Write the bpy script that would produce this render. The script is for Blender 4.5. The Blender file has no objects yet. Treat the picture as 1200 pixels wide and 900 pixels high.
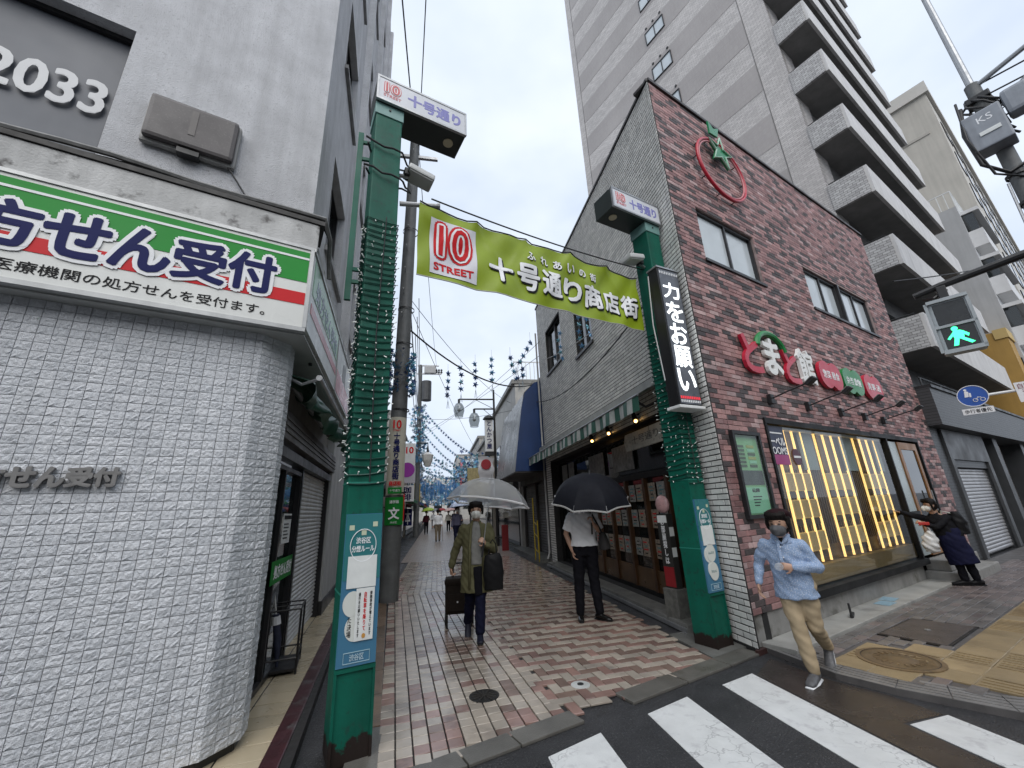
import bpy, bmesh, math, random
import numpy as np
from mathutils import Vector, Matrix
R = math.radians
random.seed(7); rng = np.random.default_rng(7)
scene = bpy.context.scene
COL = scene.collection

# ------------------------------------------------------------------ camera
CAM_H = 1.6
YAW, PITCH, ROLL = R(10.84), R(17.3), R(-2.6)
fw = Vector((math.sin(YAW)*math.cos(PITCH), math.cos(YAW)*math.cos(PITCH), math.sin(PITCH)))
rt = Vector((math.cos(YAW), -math.sin(YAW), 0)); up = rt.cross(fw)
rt2 = rt*math.cos(ROLL) + up*math.sin(ROLL); up2 = -rt*math.sin(ROLL) + up*math.cos(ROLL)
cd = bpy.data.cameras.new('camera'); cd.sensor_width = 36; cd.lens = 14.1; cd.clip_start = .05; cd.clip_end = 900
cam = bpy.data.objects.new('camera', cd); COL.objects.link(cam)
cam.matrix_world = Matrix(((rt2.x, up2.x, -fw.x, 0), (rt2.y, up2.y, -fw.y, 0), (rt2.z, up2.z, -fw.z, CAM_H), (0, 0, 0, 1)))
scene.camera = cam

# ------------------------------------------------------------------ world, sun, exposure
SUN_EL, SUN_AZ = R(46), R(190)
world = bpy.data.worlds.new('World'); scene.world = world; world.use_nodes = True
wn, wl = world.node_tree.nodes, world.node_tree.links
bg = wn['Background']
sky = wn.new('ShaderNodeTexSky'); sky.sky_type = 'NISHITA'; sky.sun_disc = False
sky.sun_elevation = SUN_EL; sky.sun_rotation = SUN_AZ; sky.dust_density = 4; sky.air_density = 1.2
tc = wn.new('ShaderNodeTexCoord')
mp = wn.new('ShaderNodeMapping'); mp.inputs['Scale'].default_value = (1.2, 1.2, 2.2)
nz = wn.new('ShaderNodeTexNoise'); nz.inputs['Scale'].default_value = 2.3; nz.inputs['Detail'].default_value = 4; nz.inputs['Roughness'].default_value = .5
cr = wn.new('ShaderNodeValToRGB')
cr.color_ramp.elements[0].position = .3; cr.color_ramp.elements[0].color = (4.9, 5.65, 6.9, 1)
cr.color_ramp.elements[1].position = .7; cr.color_ramp.elements[1].color = (6.9, 7.45, 8.2, 1)
mx = wn.new('ShaderNodeMixRGB'); mx.inputs[0].default_value = .93
wl.new(tc.outputs['Generated'], mp.inputs[0]); wl.new(mp.outputs[0], nz.inputs['Vector']); wl.new(nz.outputs[0], cr.inputs[0])
wl.new(sky.outputs[0], mx.inputs[1]); wl.new(cr.outputs[0], mx.inputs[2]); wl.new(mx.outputs[0], bg.inputs[0])
bg.inputs[1].default_value = .1
sd = bpy.data.lights.new('sun', 'SUN'); sd.energy = 1.5; sd.angle = R(60); sd.color = (1, .97, .93)
sun = bpy.data.objects.new('sun', sd); COL.objects.link(sun)
sv = Vector((math.sin(SUN_AZ)*math.cos(SUN_EL), math.cos(SUN_AZ)*math.cos(SUN_EL), math.sin(SUN_EL)))
sun.rotation_euler = sv.to_track_quat('Z', 'Y').to_euler()
vs = scene.view_settings; vs.view_transform = 'Standard'; vs.look = 'None'; vs.gamma = 1; vs.use_curve_mapping = False; vs.exposure = 0.56

# ------------------------------------------------------------------ materials
MATS = {}
def mat(name, c, r=.6, v=.15, s=4., b=0., bs=60., m=0., rnd=0., streak=0., dirt=None, dirt_amt=0., em=None, es=0., spec=.5, coat=0., rv=.1, det=4, grime=None, rust=None):
    if name in MATS: return MATS[name]
    M = bpy.data.materials.new(name); M.use_nodes = True; MATS[name] = M
    n, l = M.node_tree.nodes, M.node_tree.links; p = n['Principled BSDF']
    p.inputs['Metallic'].default_value = m; p.inputs['Specular IOR Level'].default_value = spec
    if coat: p.inputs['Coat Weight'].default_value = coat; p.inputs['Coat Roughness'].default_value = .15
    g = n.new('ShaderNodeNewGeometry')
    def noise(scale, detail=det, mapscale=None):
        t = n.new('ShaderNodeTexNoise'); t.inputs['Scale'].default_value = scale; t.inputs['Detail'].default_value = detail; t.inputs['Roughness'].default_value = .6
        if mapscale:
            q = n.new('ShaderNodeMapping'); q.inputs['Scale'].default_value = mapscale; l.new(g.outputs['Position'], q.inputs[0]); l.new(q.outputs[0], t.inputs['Vector'])
        else: l.new(g.outputs['Position'], t.inputs['Vector'])
        return t.outputs[0]
    def ramp(x, a, bb):
        q = n.new('ShaderNodeMapRange'); q.inputs['From Min'].default_value = a; q.inputs['From Max'].default_value = bb; l.new(x, q.inputs[0]); return q.outputs[0]
    def mixc(f, a, bcol, typ='MIX'):
        q = n.new('ShaderNodeMixRGB'); q.blend_type = typ
        if isinstance(f, float): q.inputs[0].default_value = f
        else: l.new(f, q.inputs[0])
        for i, x in ((1, a), (2, bcol)):
            if isinstance(x, tuple): q.inputs[i].default_value = (*x, 1) if len(x) == 3 else x
            else: l.new(x, q.inputs[i])
        return q.outputs[0]
    c = tuple(c)
    x = c
    if v:
        x = mixc(ramp(noise(s), .3, .7), tuple(k*(1-v) for k in c), tuple(min(1, k*(1+v*.6)) for k in c))
    if rnd:
        oi = n.new('ShaderNodeObjectInfo'); ad = n.new('ShaderNodeMath'); ad.operation = 'ADD'; fr = n.new('ShaderNodeMath'); fr.operation = 'FRACT'
        l.new(oi.outputs['Random'], ad.inputs[0]); l.new(g.outputs['Random Per Island'], ad.inputs[1]); l.new(ad.outputs[0], fr.inputs[0])
        x = mixc(fr.outputs[0], mixc(1., x, (1-rnd, 1-rnd*.95, 1-rnd*.9), 'MULTIPLY'), mixc(1., x, (1+rnd*.6, 1+rnd*.55, 1+rnd*.5), 'MULTIPLY'))
    if streak:
        x = mixc(ramp(noise(1.0, 5, (5, 5, .35)), .42, .72), x, mixc(1., x, (1-streak,)*3, 'MULTIPLY'))
    if dirt:
        x = mixc(ramp(noise(1.7, 6), .62-dirt_amt*.3, .7), x, dirt)
    if grime:   # small dark specks and stains
        x = mixc(ramp(noise(grime[1], 8), .56, .68), x, grime[0])
    if rust:    # (colour, full below z, gone above z): corrosion creeping up from the wet ground, ragged edge
        sx = n.new('ShaderNodeSeparateXYZ'); l.new(g.outputs['Position'], sx.inputs[0])
        h = n.new('ShaderNodeMapRange'); h.inputs['From Min'].default_value = rust[2]; h.inputs['From Max'].default_value = rust[1]; l.new(sx.outputs[2], h.inputs[0])
        ad = n.new('ShaderNodeMath'); ad.operation = 'ADD'; l.new(h.outputs[0], ad.inputs[0]); l.new(noise(9, 6), ad.inputs[1])
        x = mixc(ramp(ad.outputs[0], .98, 1.06), x, rust[0])
    if isinstance(x, tuple): p.inputs['Base Color'].default_value = (*x, 1)
    else: l.new(x, p.inputs['Base Color'])
    if rv:
        q = n.new('ShaderNodeMapRange'); q.inputs['From Min'].default_value = .3; q.inputs['From Max'].default_value = .7
        q.inputs['To Min'].default_value = max(.02, r-rv); q.inputs['To Max'].default_value = min(1, r+rv)
        l.new(noise(s*.7), q.inputs[0]); l.new(q.outputs[0], p.inputs['Roughness'])
    else: p.inputs['Roughness'].default_value = r
    if b:
        q = n.new('ShaderNodeBump'); q.inputs['Strength'].default_value = b; q.inputs['Distance'].default_value = .012; l.new(noise(bs, 5), q.inputs['Height']); l.new(q.outputs[0], p.inputs['Normal'])
    if em: p.inputs['Emission Color'].default_value = (*em, 1); p.inputs['Emission Strength'].default_value = es
    return M
def glass(name, tint=(.9, .95, .95), rough=.02, clear=.75, rv=0):
    M = bpy.data.materials.new(name); M.use_nodes = True; MATS[name] = M
    n, l = M.node_tree.nodes, M.node_tree.links; p = n['Principled BSDF']
    p.inputs['Base Color'].default_value = (.02, .025, .025, 1); p.inputs['Roughness'].default_value = rough
    t = n.new('ShaderNodeBsdfTransparent'); t.inputs[0].default_value = (*tint, 1)
    fz = n.new('ShaderNodeFresnel'); fz.inputs[0].default_value = 1.5
    gl = n.new('ShaderNodeBsdfGlossy'); gl.inputs['Roughness'].default_value = rough
    a = n.new('ShaderNodeMixShader'); a.inputs[0].default_value = clear; l.new(p.outputs[0], a.inputs[1]); l.new(t.outputs[0], a.inputs[2])
    bb = n.new('ShaderNodeMixShader'); bf = n.new('ShaderNodeNewGeometry'); iv = n.new('ShaderNodeMath'); iv.operation = 'SUBTRACT'; iv.inputs[0].default_value = 1; l.new(bf.outputs['Backfacing'], iv.inputs[1]); ml = n.new('ShaderNodeMath'); ml.operation = 'MULTIPLY'; l.new(iv.outputs[0], ml.inputs[0]); l.new(fz.outputs[0], ml.inputs[1]); l.new(ml.outputs[0], bb.inputs[0]); l.new(a.outputs[0], bb.inputs[1]); l.new(gl.outputs[0], bb.inputs[2])
    l.new(bb.outputs[0], n['Material Output'].inputs[0]); return M

# ------------------------------------------------------------------ mesh helpers
class MB:
    def __init__(s): s.v = []; s.f = []; s.mi = []
    def add(s, vs, fs, m=0):
        k = len(s.v); s.v += [tuple(q) for q in vs]; s.f += [tuple(i+k for i in f) for f in fs]; s.mi += [m]*len(fs); return s
    def box(s, x0, x1, y0, y1, z0, z1, m=0):
        vs = [(x, y, z) for z in (z0, z1) for y in (y0, y1) for x in (x0, x1)]
        return s.add(vs, [(0, 2, 3, 1), (4, 5, 7, 6), (0, 1, 5, 4), (2, 6, 7, 3), (0, 4, 6, 2), (1, 3, 7, 5)], m)
    def cbox(s, c, d, m=0, mx=None):
        k = len(s.v); s.box(-d[0]/2, d[0]/2, -d[1]/2, d[1]/2, -d[2]/2, d[2]/2, m)
        for i in range(k, len(s.v)):
            q = Vector(s.v[i]); q = (mx @ q) if mx else q; s.v[i] = tuple(q+Vector(c))
        return s
    def prism(s, poly, z0, z1, m=0):   # poly ccw in xy
        n = len(poly); vs = [(x, y, z0) for x, y in poly]+[(x, y, z1) for x, y in poly]
        return s.add(vs, [tuple(range(n-1, -1, -1)), tuple(range(n, 2*n))]+[(i, (i+1) % n, (i+1) % n+n, i+n) for i in range(n)], m)
    def vprism(s, poly, y0, y1, m=0):  # poly in xz, ccw seen from -y; y0 front < y1 back
        n = len(poly); vs = [(x, y0, z) for x, z in poly]+[(x, y1, z) for x, z in poly]
        return s.add(vs, [tuple(range(n)), tuple(range(2*n-1, n-1, -1))]+[((i+1) % n, i, i+n, (i+1) % n+n) for i in range(n)], m)
    def tube(s, pts, rad, n=8, m=0, cap=True, side=None, flat=None):
        pts = [Vector(p) for p in pts]; N = len(pts)
        rad = [rad]*N if isinstance(rad, (int, float)) else list(rad)
        k = len(s.v); ref = Vector(side) if side else None; vs = []
        for i, p in enumerate(pts):
            t = (pts[min(i+1, N-1)]-pts[max(i-1, 0)])
            if t.length < 1e-9: t = Vector((0, 0, 1))
            t.normalize()
            if ref is None: ref = Vector((1, 0, 0)) if abs(t.x) < .9 else Vector((0, 1, 0))
            u = ref - t*ref.dot(t)
            if u.length < 1e-4: u = t.orthogonal()
            u.normalize(); w = t.cross(u)
            if side is None: ref = u
            a, bb = rad[i] if isinstance(rad[i], tuple) else (rad[i], rad[i])
            for j in range(n):
                h = 2*math.pi*j/n; vs.append(p+u*(a*math.cos(h))+w*(bb*math.sin(h)))
        fs = [(i*n+j, i*n+(j+1) % n, (i+1)*n+(j+1) % n, (i+1)*n+j) for i in range(N-1) for j in range(n)]
        if cap: fs += [tuple(range(n-1, -1, -1)), tuple((N-1)*n+j for j in range(n))]
        return s.add(vs, fs, m)
    def cyl(s, c, r, h, n=16, m=0, r2=None): return s.tube([c, (c[0], c[1], c[2]+h)], [r, r if r2 is None else r2], n, m)
    def ycyl(s, c, r, d, n=24, m=0): return s.tube([(c[0], c[1]-d, c[2]), c], r, n, m)
    def lathe(s, prof, c=(0, 0, 0), n=16, m=0):  # prof (r,z)
        vs = [(c[0]+r*math.cos(2*math.pi*j/n), c[1]+r*math.sin(2*math.pi*j/n), c[2]+z) for r, z in prof for j in range(n)]
        return s.add(vs, [(i*n+j, i*n+(j+1) % n, (i+1)*n+(j+1) % n, (i+1)*n+j) for i in range(len(prof)-1) for j in range(n)], m)
    def ball(s, c, r, n=10, m=0):
        r = r if isinstance(r, tuple) else (r, r, r); h = n//2
        vs = [(c[0], c[1], c[2]-r[2])]+[(c[0]+r[0]*math.sin(math.pi*i/h)*math.cos(2*math.pi*j/n), c[1]+r[1]*math.sin(math.pi*i/h)*math.sin(2*math.pi*j/n), c[2]-r[2]*math.cos(math.pi*i/h)) for i in range(1, h) for j in range(n)]+[(c[0], c[1], c[2]+r[2])]
        fs = [(0, 1+(j+1) % n, 1+j) for j in range(n)]
        for i in range(h-2): fs += [(1+i*n+j, 1+i*n+(j+1) % n, 1+(i+1)*n+(j+1) % n, 1+(i+1)*n+j) for j in range(n)]
        L = 1+(h-2)*n; fs += [(L+j, L+(j+1) % n, len(vs)-1) for j in range(n)]
        return s.add(vs, fs, m)
    def mesh(s, name, mats, smooth=False, bevel=0):
        me = bpy.data.meshes.new(name); me.from_pydata(s.v, [], s.f)
        if any(s.mi): me.polygons.foreach_set('material_index', s.mi)
        for q in (mats if isinstance(mats, (list, tuple)) else [mats]): me.materials.append(q)
        bm = bmesh.new(); bm.from_mesh(me); bmesh.ops.recalc_face_normals(bm, faces=bm.faces)
        if bevel:
            ed = [e for e in bm.edges if len(e.link_faces) == 2 and e.calc_face_angle(0) > .6]
            bmesh.ops.bevel(bm, geom=ed, offset=bevel, segments=2, profile=.6, affect='EDGES', clamp_overlap=True)
        bm.to_mesh(me); bm.free()
        if smooth:
            me.polygons.foreach_set('use_smooth', [True]*len(me.polygons))
            if smooth != 'all': me.set_sharp_from_angle(angle=R(40))
        return me
    def build(s, name, mats, parent=None, loc=(0, 0, 0), rot=0, smooth=False, bevel=0):
        return obj(name, s.mesh(name, mats, smooth, bevel), parent, loc, rot)
def obj(name, me, parent=None, loc=(0, 0, 0), rot=0):
    o = bpy.data.objects.new(name, me); COL.objects.link(o); o.parent = parent; o.location = loc
    o.rotation_euler = rot if isinstance(rot, (tuple, list)) else (0, 0, rot)
    return o
def tag(o, label, cat, group=None):
    o['label'] = label; o['category'] = cat
    if group: o['group'] = group
    return o
def struct(o): o['kind'] = 'structure'; return o
def stuff(o): o['kind'] = 'stuff'; return o
def thing(name, label, cat, loc=(0, 0, 0), rot=0, group=None):
    return tag(obj(name, None, None, loc, rot), label, cat, group)
def holewall(x0, x1, z0, z1, holes, th, y=0):
    "solid wall in xz, front at y, thickness th behind it, with rectangular openings"
    mb = MB()
    xs = sorted({x0, x1, *[min(max(h[i], x0), x1) for h in holes for i in (0, 1)]}); zs = sorted({z0, z1, *[min(max(h[i], z0), z1) for h in holes for i in (2, 3)]})
    def solid(i, j):
        if i < 0 or j < 0 or i >= len(xs)-1 or j >= len(zs)-1: return False
        cx, cz = (xs[i]+xs[i+1])/2, (zs[j]+zs[j+1])/2
        return not any(h[0] < cx < h[1] and h[2] < cz < h[3] for h in holes)
    for i in range(len(xs)-1):
        for j in range(len(zs)-1):
            if not solid(i, j): continue
            a, b, c, d = xs[i], xs[i+1], zs[j], zs[j+1]; y1 = y+th
            mb.add([(a, y, c), (b, y, c), (b, y, d), (a, y, d)], [(0, 1, 2, 3)]); mb.add([(a, y1, c), (b, y1, c), (b, y1, d), (a, y1, d)], [(3, 2, 1, 0)])
            if not solid(i-1, j): mb.add([(a, y, c), (a, y1, c), (a, y1, d), (a, y, d)], [(0, 3, 2, 1)])
            if not solid(i+1, j): mb.add([(b, y, c), (b, y1, c), (b, y1, d), (b, y, d)], [(0, 1, 2, 3)])
            if not solid(i, j-1): mb.add([(a, y, c), (b, y, c), (b, y1, c), (a, y1, c)], [(3, 2, 1, 0)])
            if not solid(i, j+1): mb.add([(a, y, d), (b, y, d), (b, y1, d), (a, y1, d)], [(0, 1, 2, 3)])
    return mb
_tc = bpy.data.curves.new('tmp_text', 'FONT'); _to = bpy.data.objects.new('tmp_text', _tc)
_ts = bpy.data.scenes.new('workbench'); _ts.collection.objects.link(_to)
def bench_eval(o):
    with bpy.context.temp_override(scene=_ts, view_layer=_ts.view_layers[0]):
        dg = bpy.context.evaluated_depsgraph_get(); dg.update()
        return bpy.data.meshes.new_from_object(o.evaluated_get(dg))
def text_mesh(body, h=None, w=None, bold=0., ext=.002, align='CENTER', line=1.0, res=3, hx=None):
    "lettering standing in the xz plane facing -y, centred on the origin, fitted to height h and/or width w"
    _tc.body = body; _tc.offset = 0; _tc.extrude = 0.; _tc.align_x = align; _tc.space_line = line; _tc.resolution_u = res; _tc.size = 1
    me = bench_eval(_to); N = len(me.vertices)
    co = np.empty(N*3); me.vertices.foreach_get('co', co); co = co.reshape(-1, 3)
    lo, hi = co.min(0), co.max(0); c = (lo+hi)/2; d = np.maximum(hi-lo, 1e-6)
    sz = h/d[1] if h else w/d[0]; sx = w/d[0] if w else sz
    P = np.zeros_like(co); P[:, 0] = (co[:, 0]-c[0])*sx; P[:, 2] = (co[:, 1]-c[1])*sz
    fs = [tuple(p.vertices) for p in me.polygons]; bpy.data.meshes.remove(me)
    # merge duplicates, then thicken
    if bold > 0:   # heavier weight: the outline repeated round a small circle, each copy a hair deeper
        rr = bold*min(sz, sx); n0 = len(P); base_f = list(fs); nd = 12 if bold > .05 else 8; allP = [P]
        for q in range(nd):
            D_ = P.copy(); D_[:, 0] += rr*math.cos(2*math.pi*q/nd); D_[:, 2] += rr*math.sin(2*math.pi*q/nd); D_[:, 1] += .00012*(q+1); allP.append(D_)
            fs = fs+[tuple(i+n0*(q+1) for i in f) for f in base_f]
        P = np.concatenate(allP)
    m2 = bpy.data.meshes.new('lettering'); m2.from_pydata(P.tolist(), [], fs); bm = bmesh.new(); bm.from_mesh(m2)
    bmesh.ops.remove_doubles(bm, verts=bm.verts, dist=2e-6)
    for f in bm.faces:
        f.normal_update()
        if f.normal.y > 0: f.normal_flip()
    if ext:
        r = bmesh.ops.extrude_face_region(bm, geom=list(bm.faces)); vv = [g for g in r['geom'] if isinstance(g, bmesh.types.BMVert)]
        bmesh.ops.translate(bm, verts=vv, vec=(0, -ext, 0))
    bm.to_mesh(m2); bm.free(); return m2
def text(body, parent, loc, m, h=None, w=None, bold=0., ext=.002, rot=0, name='lettering', **k):
    me = text_mesh(body, h, w, bold, ext, **k); me.materials.append(m); return obj(name, me, parent, loc, rot)
def vtext(body, *a, **k): return text('\n'.join(body), *a, **k)

def unit_piece(ex=.06, ez=.1, jit=.0, grid=None, amp=.3):
    "a unit block: x,z in -.5...5, face towards -y at y=-1, back at 0"
    mb = MB()
    if grid:
        nx, nz = grid; vs = []
        for j in range(nz+1):
            for i in range(nx+1):
                e = i in (0, nx) or j in (0, nz)
                y = -.7-random.random()*.25 if e else -1-amp*random.uniform(-1, 1)
                dx = 0 if i in (0, nx) else random.uniform(-.3, .3)/nx; dz = 0 if j in (0, nz) else random.uniform(-.3, .3)/nz
                vs.append((-.5+i/nx+dx, y, -.5+j/nz+dz))
        fs = []
        for j in range(nz):
            for i in range(nx):
                a = j*(nx+1)+i; q = (a, a+1, a+nx+2, a+nx+1)
                fs += [(q[0], q[1], q[2]), (q[0], q[2], q[3])] if random.random() < .5 else [(q[0], q[1], q[3]), (q[1], q[2], q[3])]
        k = len(vs); vs += [(-.5, 0, -.5), (.5, 0, -.5), (.5, 0, .5), (-.5, 0, .5)]
        bot = list(range(nx+1)); top = [nz*(nx+1)+i for i in range(nx+1)]; lef = [j*(nx+1) for j in range(nz+1)]; rig = [j*(nx+1)+nx for j in range(nz+1)]
        fs += [tuple(bot[::-1]+[k, k+1]), tuple(top+[k+2, k+3]), tuple(lef+[k+3, k]), tuple(rig[::-1]+[k+1, k+2])]
        mb.add(vs, fs)
    else:
        j = lambda: random.uniform(-jit, jit)
        A = [(-.5, 0, -.5), (.5, 0, -.5), (.5, 0, .5), (-.5, 0, .5)]; B = [(x+j()*.3, -.7, z+j()*.3) for x, _, z in A]
        Cc = [(x*(1-2*ex)+j()*.3, -1+j(), z*(1-2*ez)+j()*.3) for x, _, z in A]
        mb.add(A+B+Cc, [(8, 9, 10, 11)]+[(i, (i+1) % 4, (i+1) % 4+4, i+4) for i in range(4)]+[(i+4, (i+1) % 4+4, (i+1) % 4+8, i+8) for i in range(4)])
    return mb
def proj(P):
    q = Vector(P)-Vector((0, 0, CAM_H)); d = q.dot(fw)
    if d < .05: return None
    return 512+512*(q.dot(rt2)/d)*(470/600), 384-512*(q.dot(up2)/d)*(470/600), d
def pieces(name, parent, rects, variants, mats, depth, floor=False, limit=300, y0=0.):
    "rects: (cx, cz, w, h, material index). The largest in view become objects, the rest one 'stuff' part."
    bpy.context.view_layer.update(); mw = parent.matrix_world.copy()
    rotm = Matrix.Rotation(R(-90), 4, 'X') if floor else Matrix.Identity(4)
    sc = []
    for r in rects:
        P = mw @ (Vector((r[0], r[1], y0)) if floor else Vector((r[0], y0, r[1]))); q = proj(P)
        vis = q and -15 < q[0] < 1040 and -15 < q[1] < 785
        sc.append(((r[2]*r[3])**.5/q[2] if vis else 0) + (1e-6 if q else 0))
    order = np.argsort(-np.array(sc)); pick = set(int(i) for i in order[:limit] if sc[int(i)] > 1e-3)
    cache = {}; V, F, MI = [], [], []; base = 0
    for i, r in enumerate(rects):
        k = random.randrange(len(variants)); dep = depth*random.uniform(.9, 1.1)
        T = (Matrix.Translation((r[0], r[1], y0)) if floor else Matrix.Translation((r[0], y0, r[1]))) @ rotm
        if len(r) > 5: T = T @ Matrix.Rotation(r[5], 4, 'Y')
        S = Matrix.Diagonal((r[2], dep, r[3], 1))
        if i in pick:
            key = (k, r[4])
            if key not in cache: cache[key] = variants[k].mesh(name, mats[r[4]])
            o = bpy.data.objects.new(name, cache[key]); COL.objects.link(o); o.parent = parent; o.matrix_basis = T @ S
        else:
            a = np.array(variants[k].v); A = np.array(T @ S); V.append(a @ A[:3, :3].T + A[:3, 3])
            F += [tuple(t+base for t in f) for f in variants[k].f]; MI += [r[4]]*len(variants[k].f); base += len(a)
    if V:
        me = bpy.data.meshes.new(name+'_field'); me.from_pydata(np.concatenate(V).tolist(), [], F); me.polygons.foreach_set('material_index', MI)
        for q in mats: me.materials.append(q)
        bm = bmesh.new(); bm.from_mesh(me); bmesh.ops.recalc_face_normals(bm, faces=bm.faces); bm.to_mesh(me); bm.free()
        stuff(obj(name+'_field', me, parent))
def courses(x0, x1, z0, z1, bw, bh, gap, holes=(), bond=.5, col=lambda i, j: 0):
    out = []; nrow = int(round((z1-z0)/bh)); bh = (z1-z0)/nrow
    for j in range(nrow):
        a, b = z0+j*bh, z0+(j+1)*bh; cz = (a+b)/2; iv = [(x0, x1)]
        for h in holes:
            if h[2]-gap < cz < h[3]+gap:
                iv = [q for u, w in iv for q in ((u, min(w, h[0])), (max(u, h[1]), w)) if q[1]-q[0] > .02]
        off = (j % 2)*bond*bw if bond else 0
        i0 = int((x0-off)/bw)-2
        for i in range(i0, int((x1-off)/bw)+3):
            p, q = i*bw+off, (i+1)*bw+off
            for u, w in iv:
                a2, b2 = max(p, u), min(q, w)
                if b2-a2 > .03: out.append(((a2+b2)/2, cz, b2-a2-gap, bh-gap, col(i, j)))
    return out
def catenary(a, b, sag, n=14):
    a, b = Vector(a), Vector(b); return [a.lerp(b, i/n)-Vector((0, 0, sag*4*(i/n)*(1-i/n))) for i in range(n+1)]
# ------------------------------------------------------------------ shared materials
ASPH = mat('asphalt', (.032, .032, .034), .40, .35, 3, 1., 90, rv=.16, grime=((.12, .12, .12), 65))
CONC = mat('concrete', (.27, .265, .25), .6, .25, 3, .3, 60, streak=.25, grime=((.12, .115, .1), 3))
CONCD = mat('wet_concrete', (.15, .15, .14), .35, .3, 3, .3, 60, grime=((.07, .07, .065), 4))
GREEN = mat('green_paint', (.004, .105, .07), .5, .2, 3, .12, 24, streak=.35, spec=.25, grime=((.012, .06, .045), 16), rust=((.020, .014, .012), .0, .30))
GREEN2 = mat('green_paint_plain', (.004, .105, .07), .5, .12, 5, streak=.2, spec=.25)
STEEL = mat('galvanised_steel', (.36, .37, .38), .4, .15, 8, m=.7)
BLACK = mat('black_metal', (.012, .012, .013), .45, .2, 8)
DARKF = mat('dark_frame', (.03, .03, .032), .4, .2, 8, m=.3)
WHITE = mat('white_panel', (.72, .73, .72), .35, .08, 3, streak=.12)
RUB = mat('black_cable', (.016, .016, .017), .5, 0, rv=0)
NAVY = mat('navy_print', (.006, .010, .085), .5, 0, rv=0, spec=.15)
BLK = mat('black_print', (.010, .010, .011), .5, 0, rv=0, spec=.15)
WHT = mat('white_print', (.78, .79, .8), .45, .05, 6, rv=0)
REDP = mat('red_print', (.55, .015, .02), .5, .05, rv=0, spec=.15)
GRNP = mat('green_print', (.012, .20, .03), .5, .06, rv=0, spec=.15)
PAPER = mat('paper', (.68, .7, .68), .6, .08, 9)
POLE = mat('pole_concrete', (.12, .125, .125), .6, .25, 5, .15, 50, streak=.3)
GLASS = glass('window_glass', (.55, .6, .62), .03, .35)
CLEAR = glass('clear_glass', (.93, .96, .95), .02, .96)

# ------------------------------------------------------------------ ground, alley, pavements
g = MB(); N = 24
g.add([(-300, -120, 0), (400, -120, 0), (400, 500, 0), (-300, 500, 0)], [(0, 1, 2, 3)])
struct(g.build('ground', ASPH))

PCREAM = mat('paver_cream', (.37, .325, .272), .16, .2, 3, .09, 120, rnd=.16, rv=.1, grime=((.22, .19, .165), 1.6))
PROSE = mat('paver_rose', (.26, .165, .14), .16, .25, 3, .09, 120, rnd=.25, rv=.1, grime=((.13, .09, .08), 2))
PBROWN = mat('paver_brown', (.20, .14, .115), .16, .25, 3, .09, 120, rnd=.25, rv=.1)
JOINT = mat('joint_sand', (.018, .016, .015), .6, .3, 20)
def left_edge(y): return -.40-.104*(y-3.9) if y < 9.4 else -.97-.02*(y-9.4)
def mouth(x): return 3.37+.365*(x-.04)
sub = MB(); ys = [3.2, 5, 7, 9.4, 12, 15, 24, 60, 140]
pl = [(left_edge(max(y, 3.3)), max(y, 3.32)) for y in ys]; pr = [(2.86, y) for y in ys]; pr[0] = (2.86, 4.42)
pl[0] = (-.36, 3.22)
sub.add([(x, y, .006) for x, y in pl]+[(x, y, .006) for x, y in pr], [(i, i+len(ys), i+1+len(ys), i+1) for i in range(len(ys)-1)])
alley = struct(sub.build('alley_paving', JOINT))
V1 = [unit_piece(.02, .02, .025) for _ in range(4)]
th = R(5.5); ct, st = math.cos(th), math.sin(th)
rects = []
def near_ok(X, Y): return X > left_edge(Y)-.02 and Y > mouth(X)-.02 and X < 2.84 and Y < 9.5
# stack-bonded columns along the left, herringbone on the right
for i in range(12):
    for j in range(-5, 78):
        xl, yl = -.05+(i+.5)*.12, 3.2+(j+.5)*.124+.02*math.sin(i*3.1)
        X, Y = xl*ct-yl*st, xl*st+yl*ct
        if near_ok(X, Y):
            p = math.sin(X*3.1+1.3)*math.sin(Y*1.9)+random.gauss(0, .5)
            edge = (i in (0, 11)) or Y < mouth(X)+.3
            rects.append((X, Y, .110, .114, 1 if p > 1.0 or (edge and random.random() < .35) else (2 if abs(X-.25) < .45 and p < -.35 else 0), -th))  # brown pavers mid-columns colour in the dark reflection on the wet patch
cs = .102
def herring(xmin, xmax, ymin, ymax, ok, fn, rot):
    for x in range(int(xmin/cs)-3, int(xmax/cs)+3):
        for y in range(int(ymin/cs)-3, int(ymax/cs)+3):
            m = (x-y) % 4
            if m == 0: cx, cy, w, h, k = x+1, y+.5, 2, 1, (x+3*y)//4
            elif m == 3: cx, cy, w, h, k = x+.5, y+1, 1, 2, (x+3*y+1)//4
            else: continue
            X, Y = fn(cx*cs, cy*cs)
            if ok(X, Y, cx*cs): rects.append((X, Y, w*cs-.007, h*cs-.007, (0 if k % 2 else (1 if random.random() < .45 else 2)), rot))
herring(1.3, 4, 3, 10.5, lambda X, Y, xl: near_ok(X, Y) and xl > 1.365, lambda a, b: (a*ct-b*st, a*st+b*ct), -th)
for i in range(13):
    for j in range(0, 46):
        X, Y = -.95+(i+.5)*.12, 9.56+j*.124
        if X > left_edge(Y): rects.append((X, Y, .114, .118, 1 if random.random() < .12 else 0))
herring(.5, 2.9, 9.4, 15.3, lambda X, Y, xl: X > .66 and X < 2.82 and 9.55 < Y < 15.2, lambda a, b: (a, b), 0)
pieces('paver', alley, rects, V1, [PCREAM, PROSE, PBROWN], .016, floor=True, y0=.006)
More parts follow.
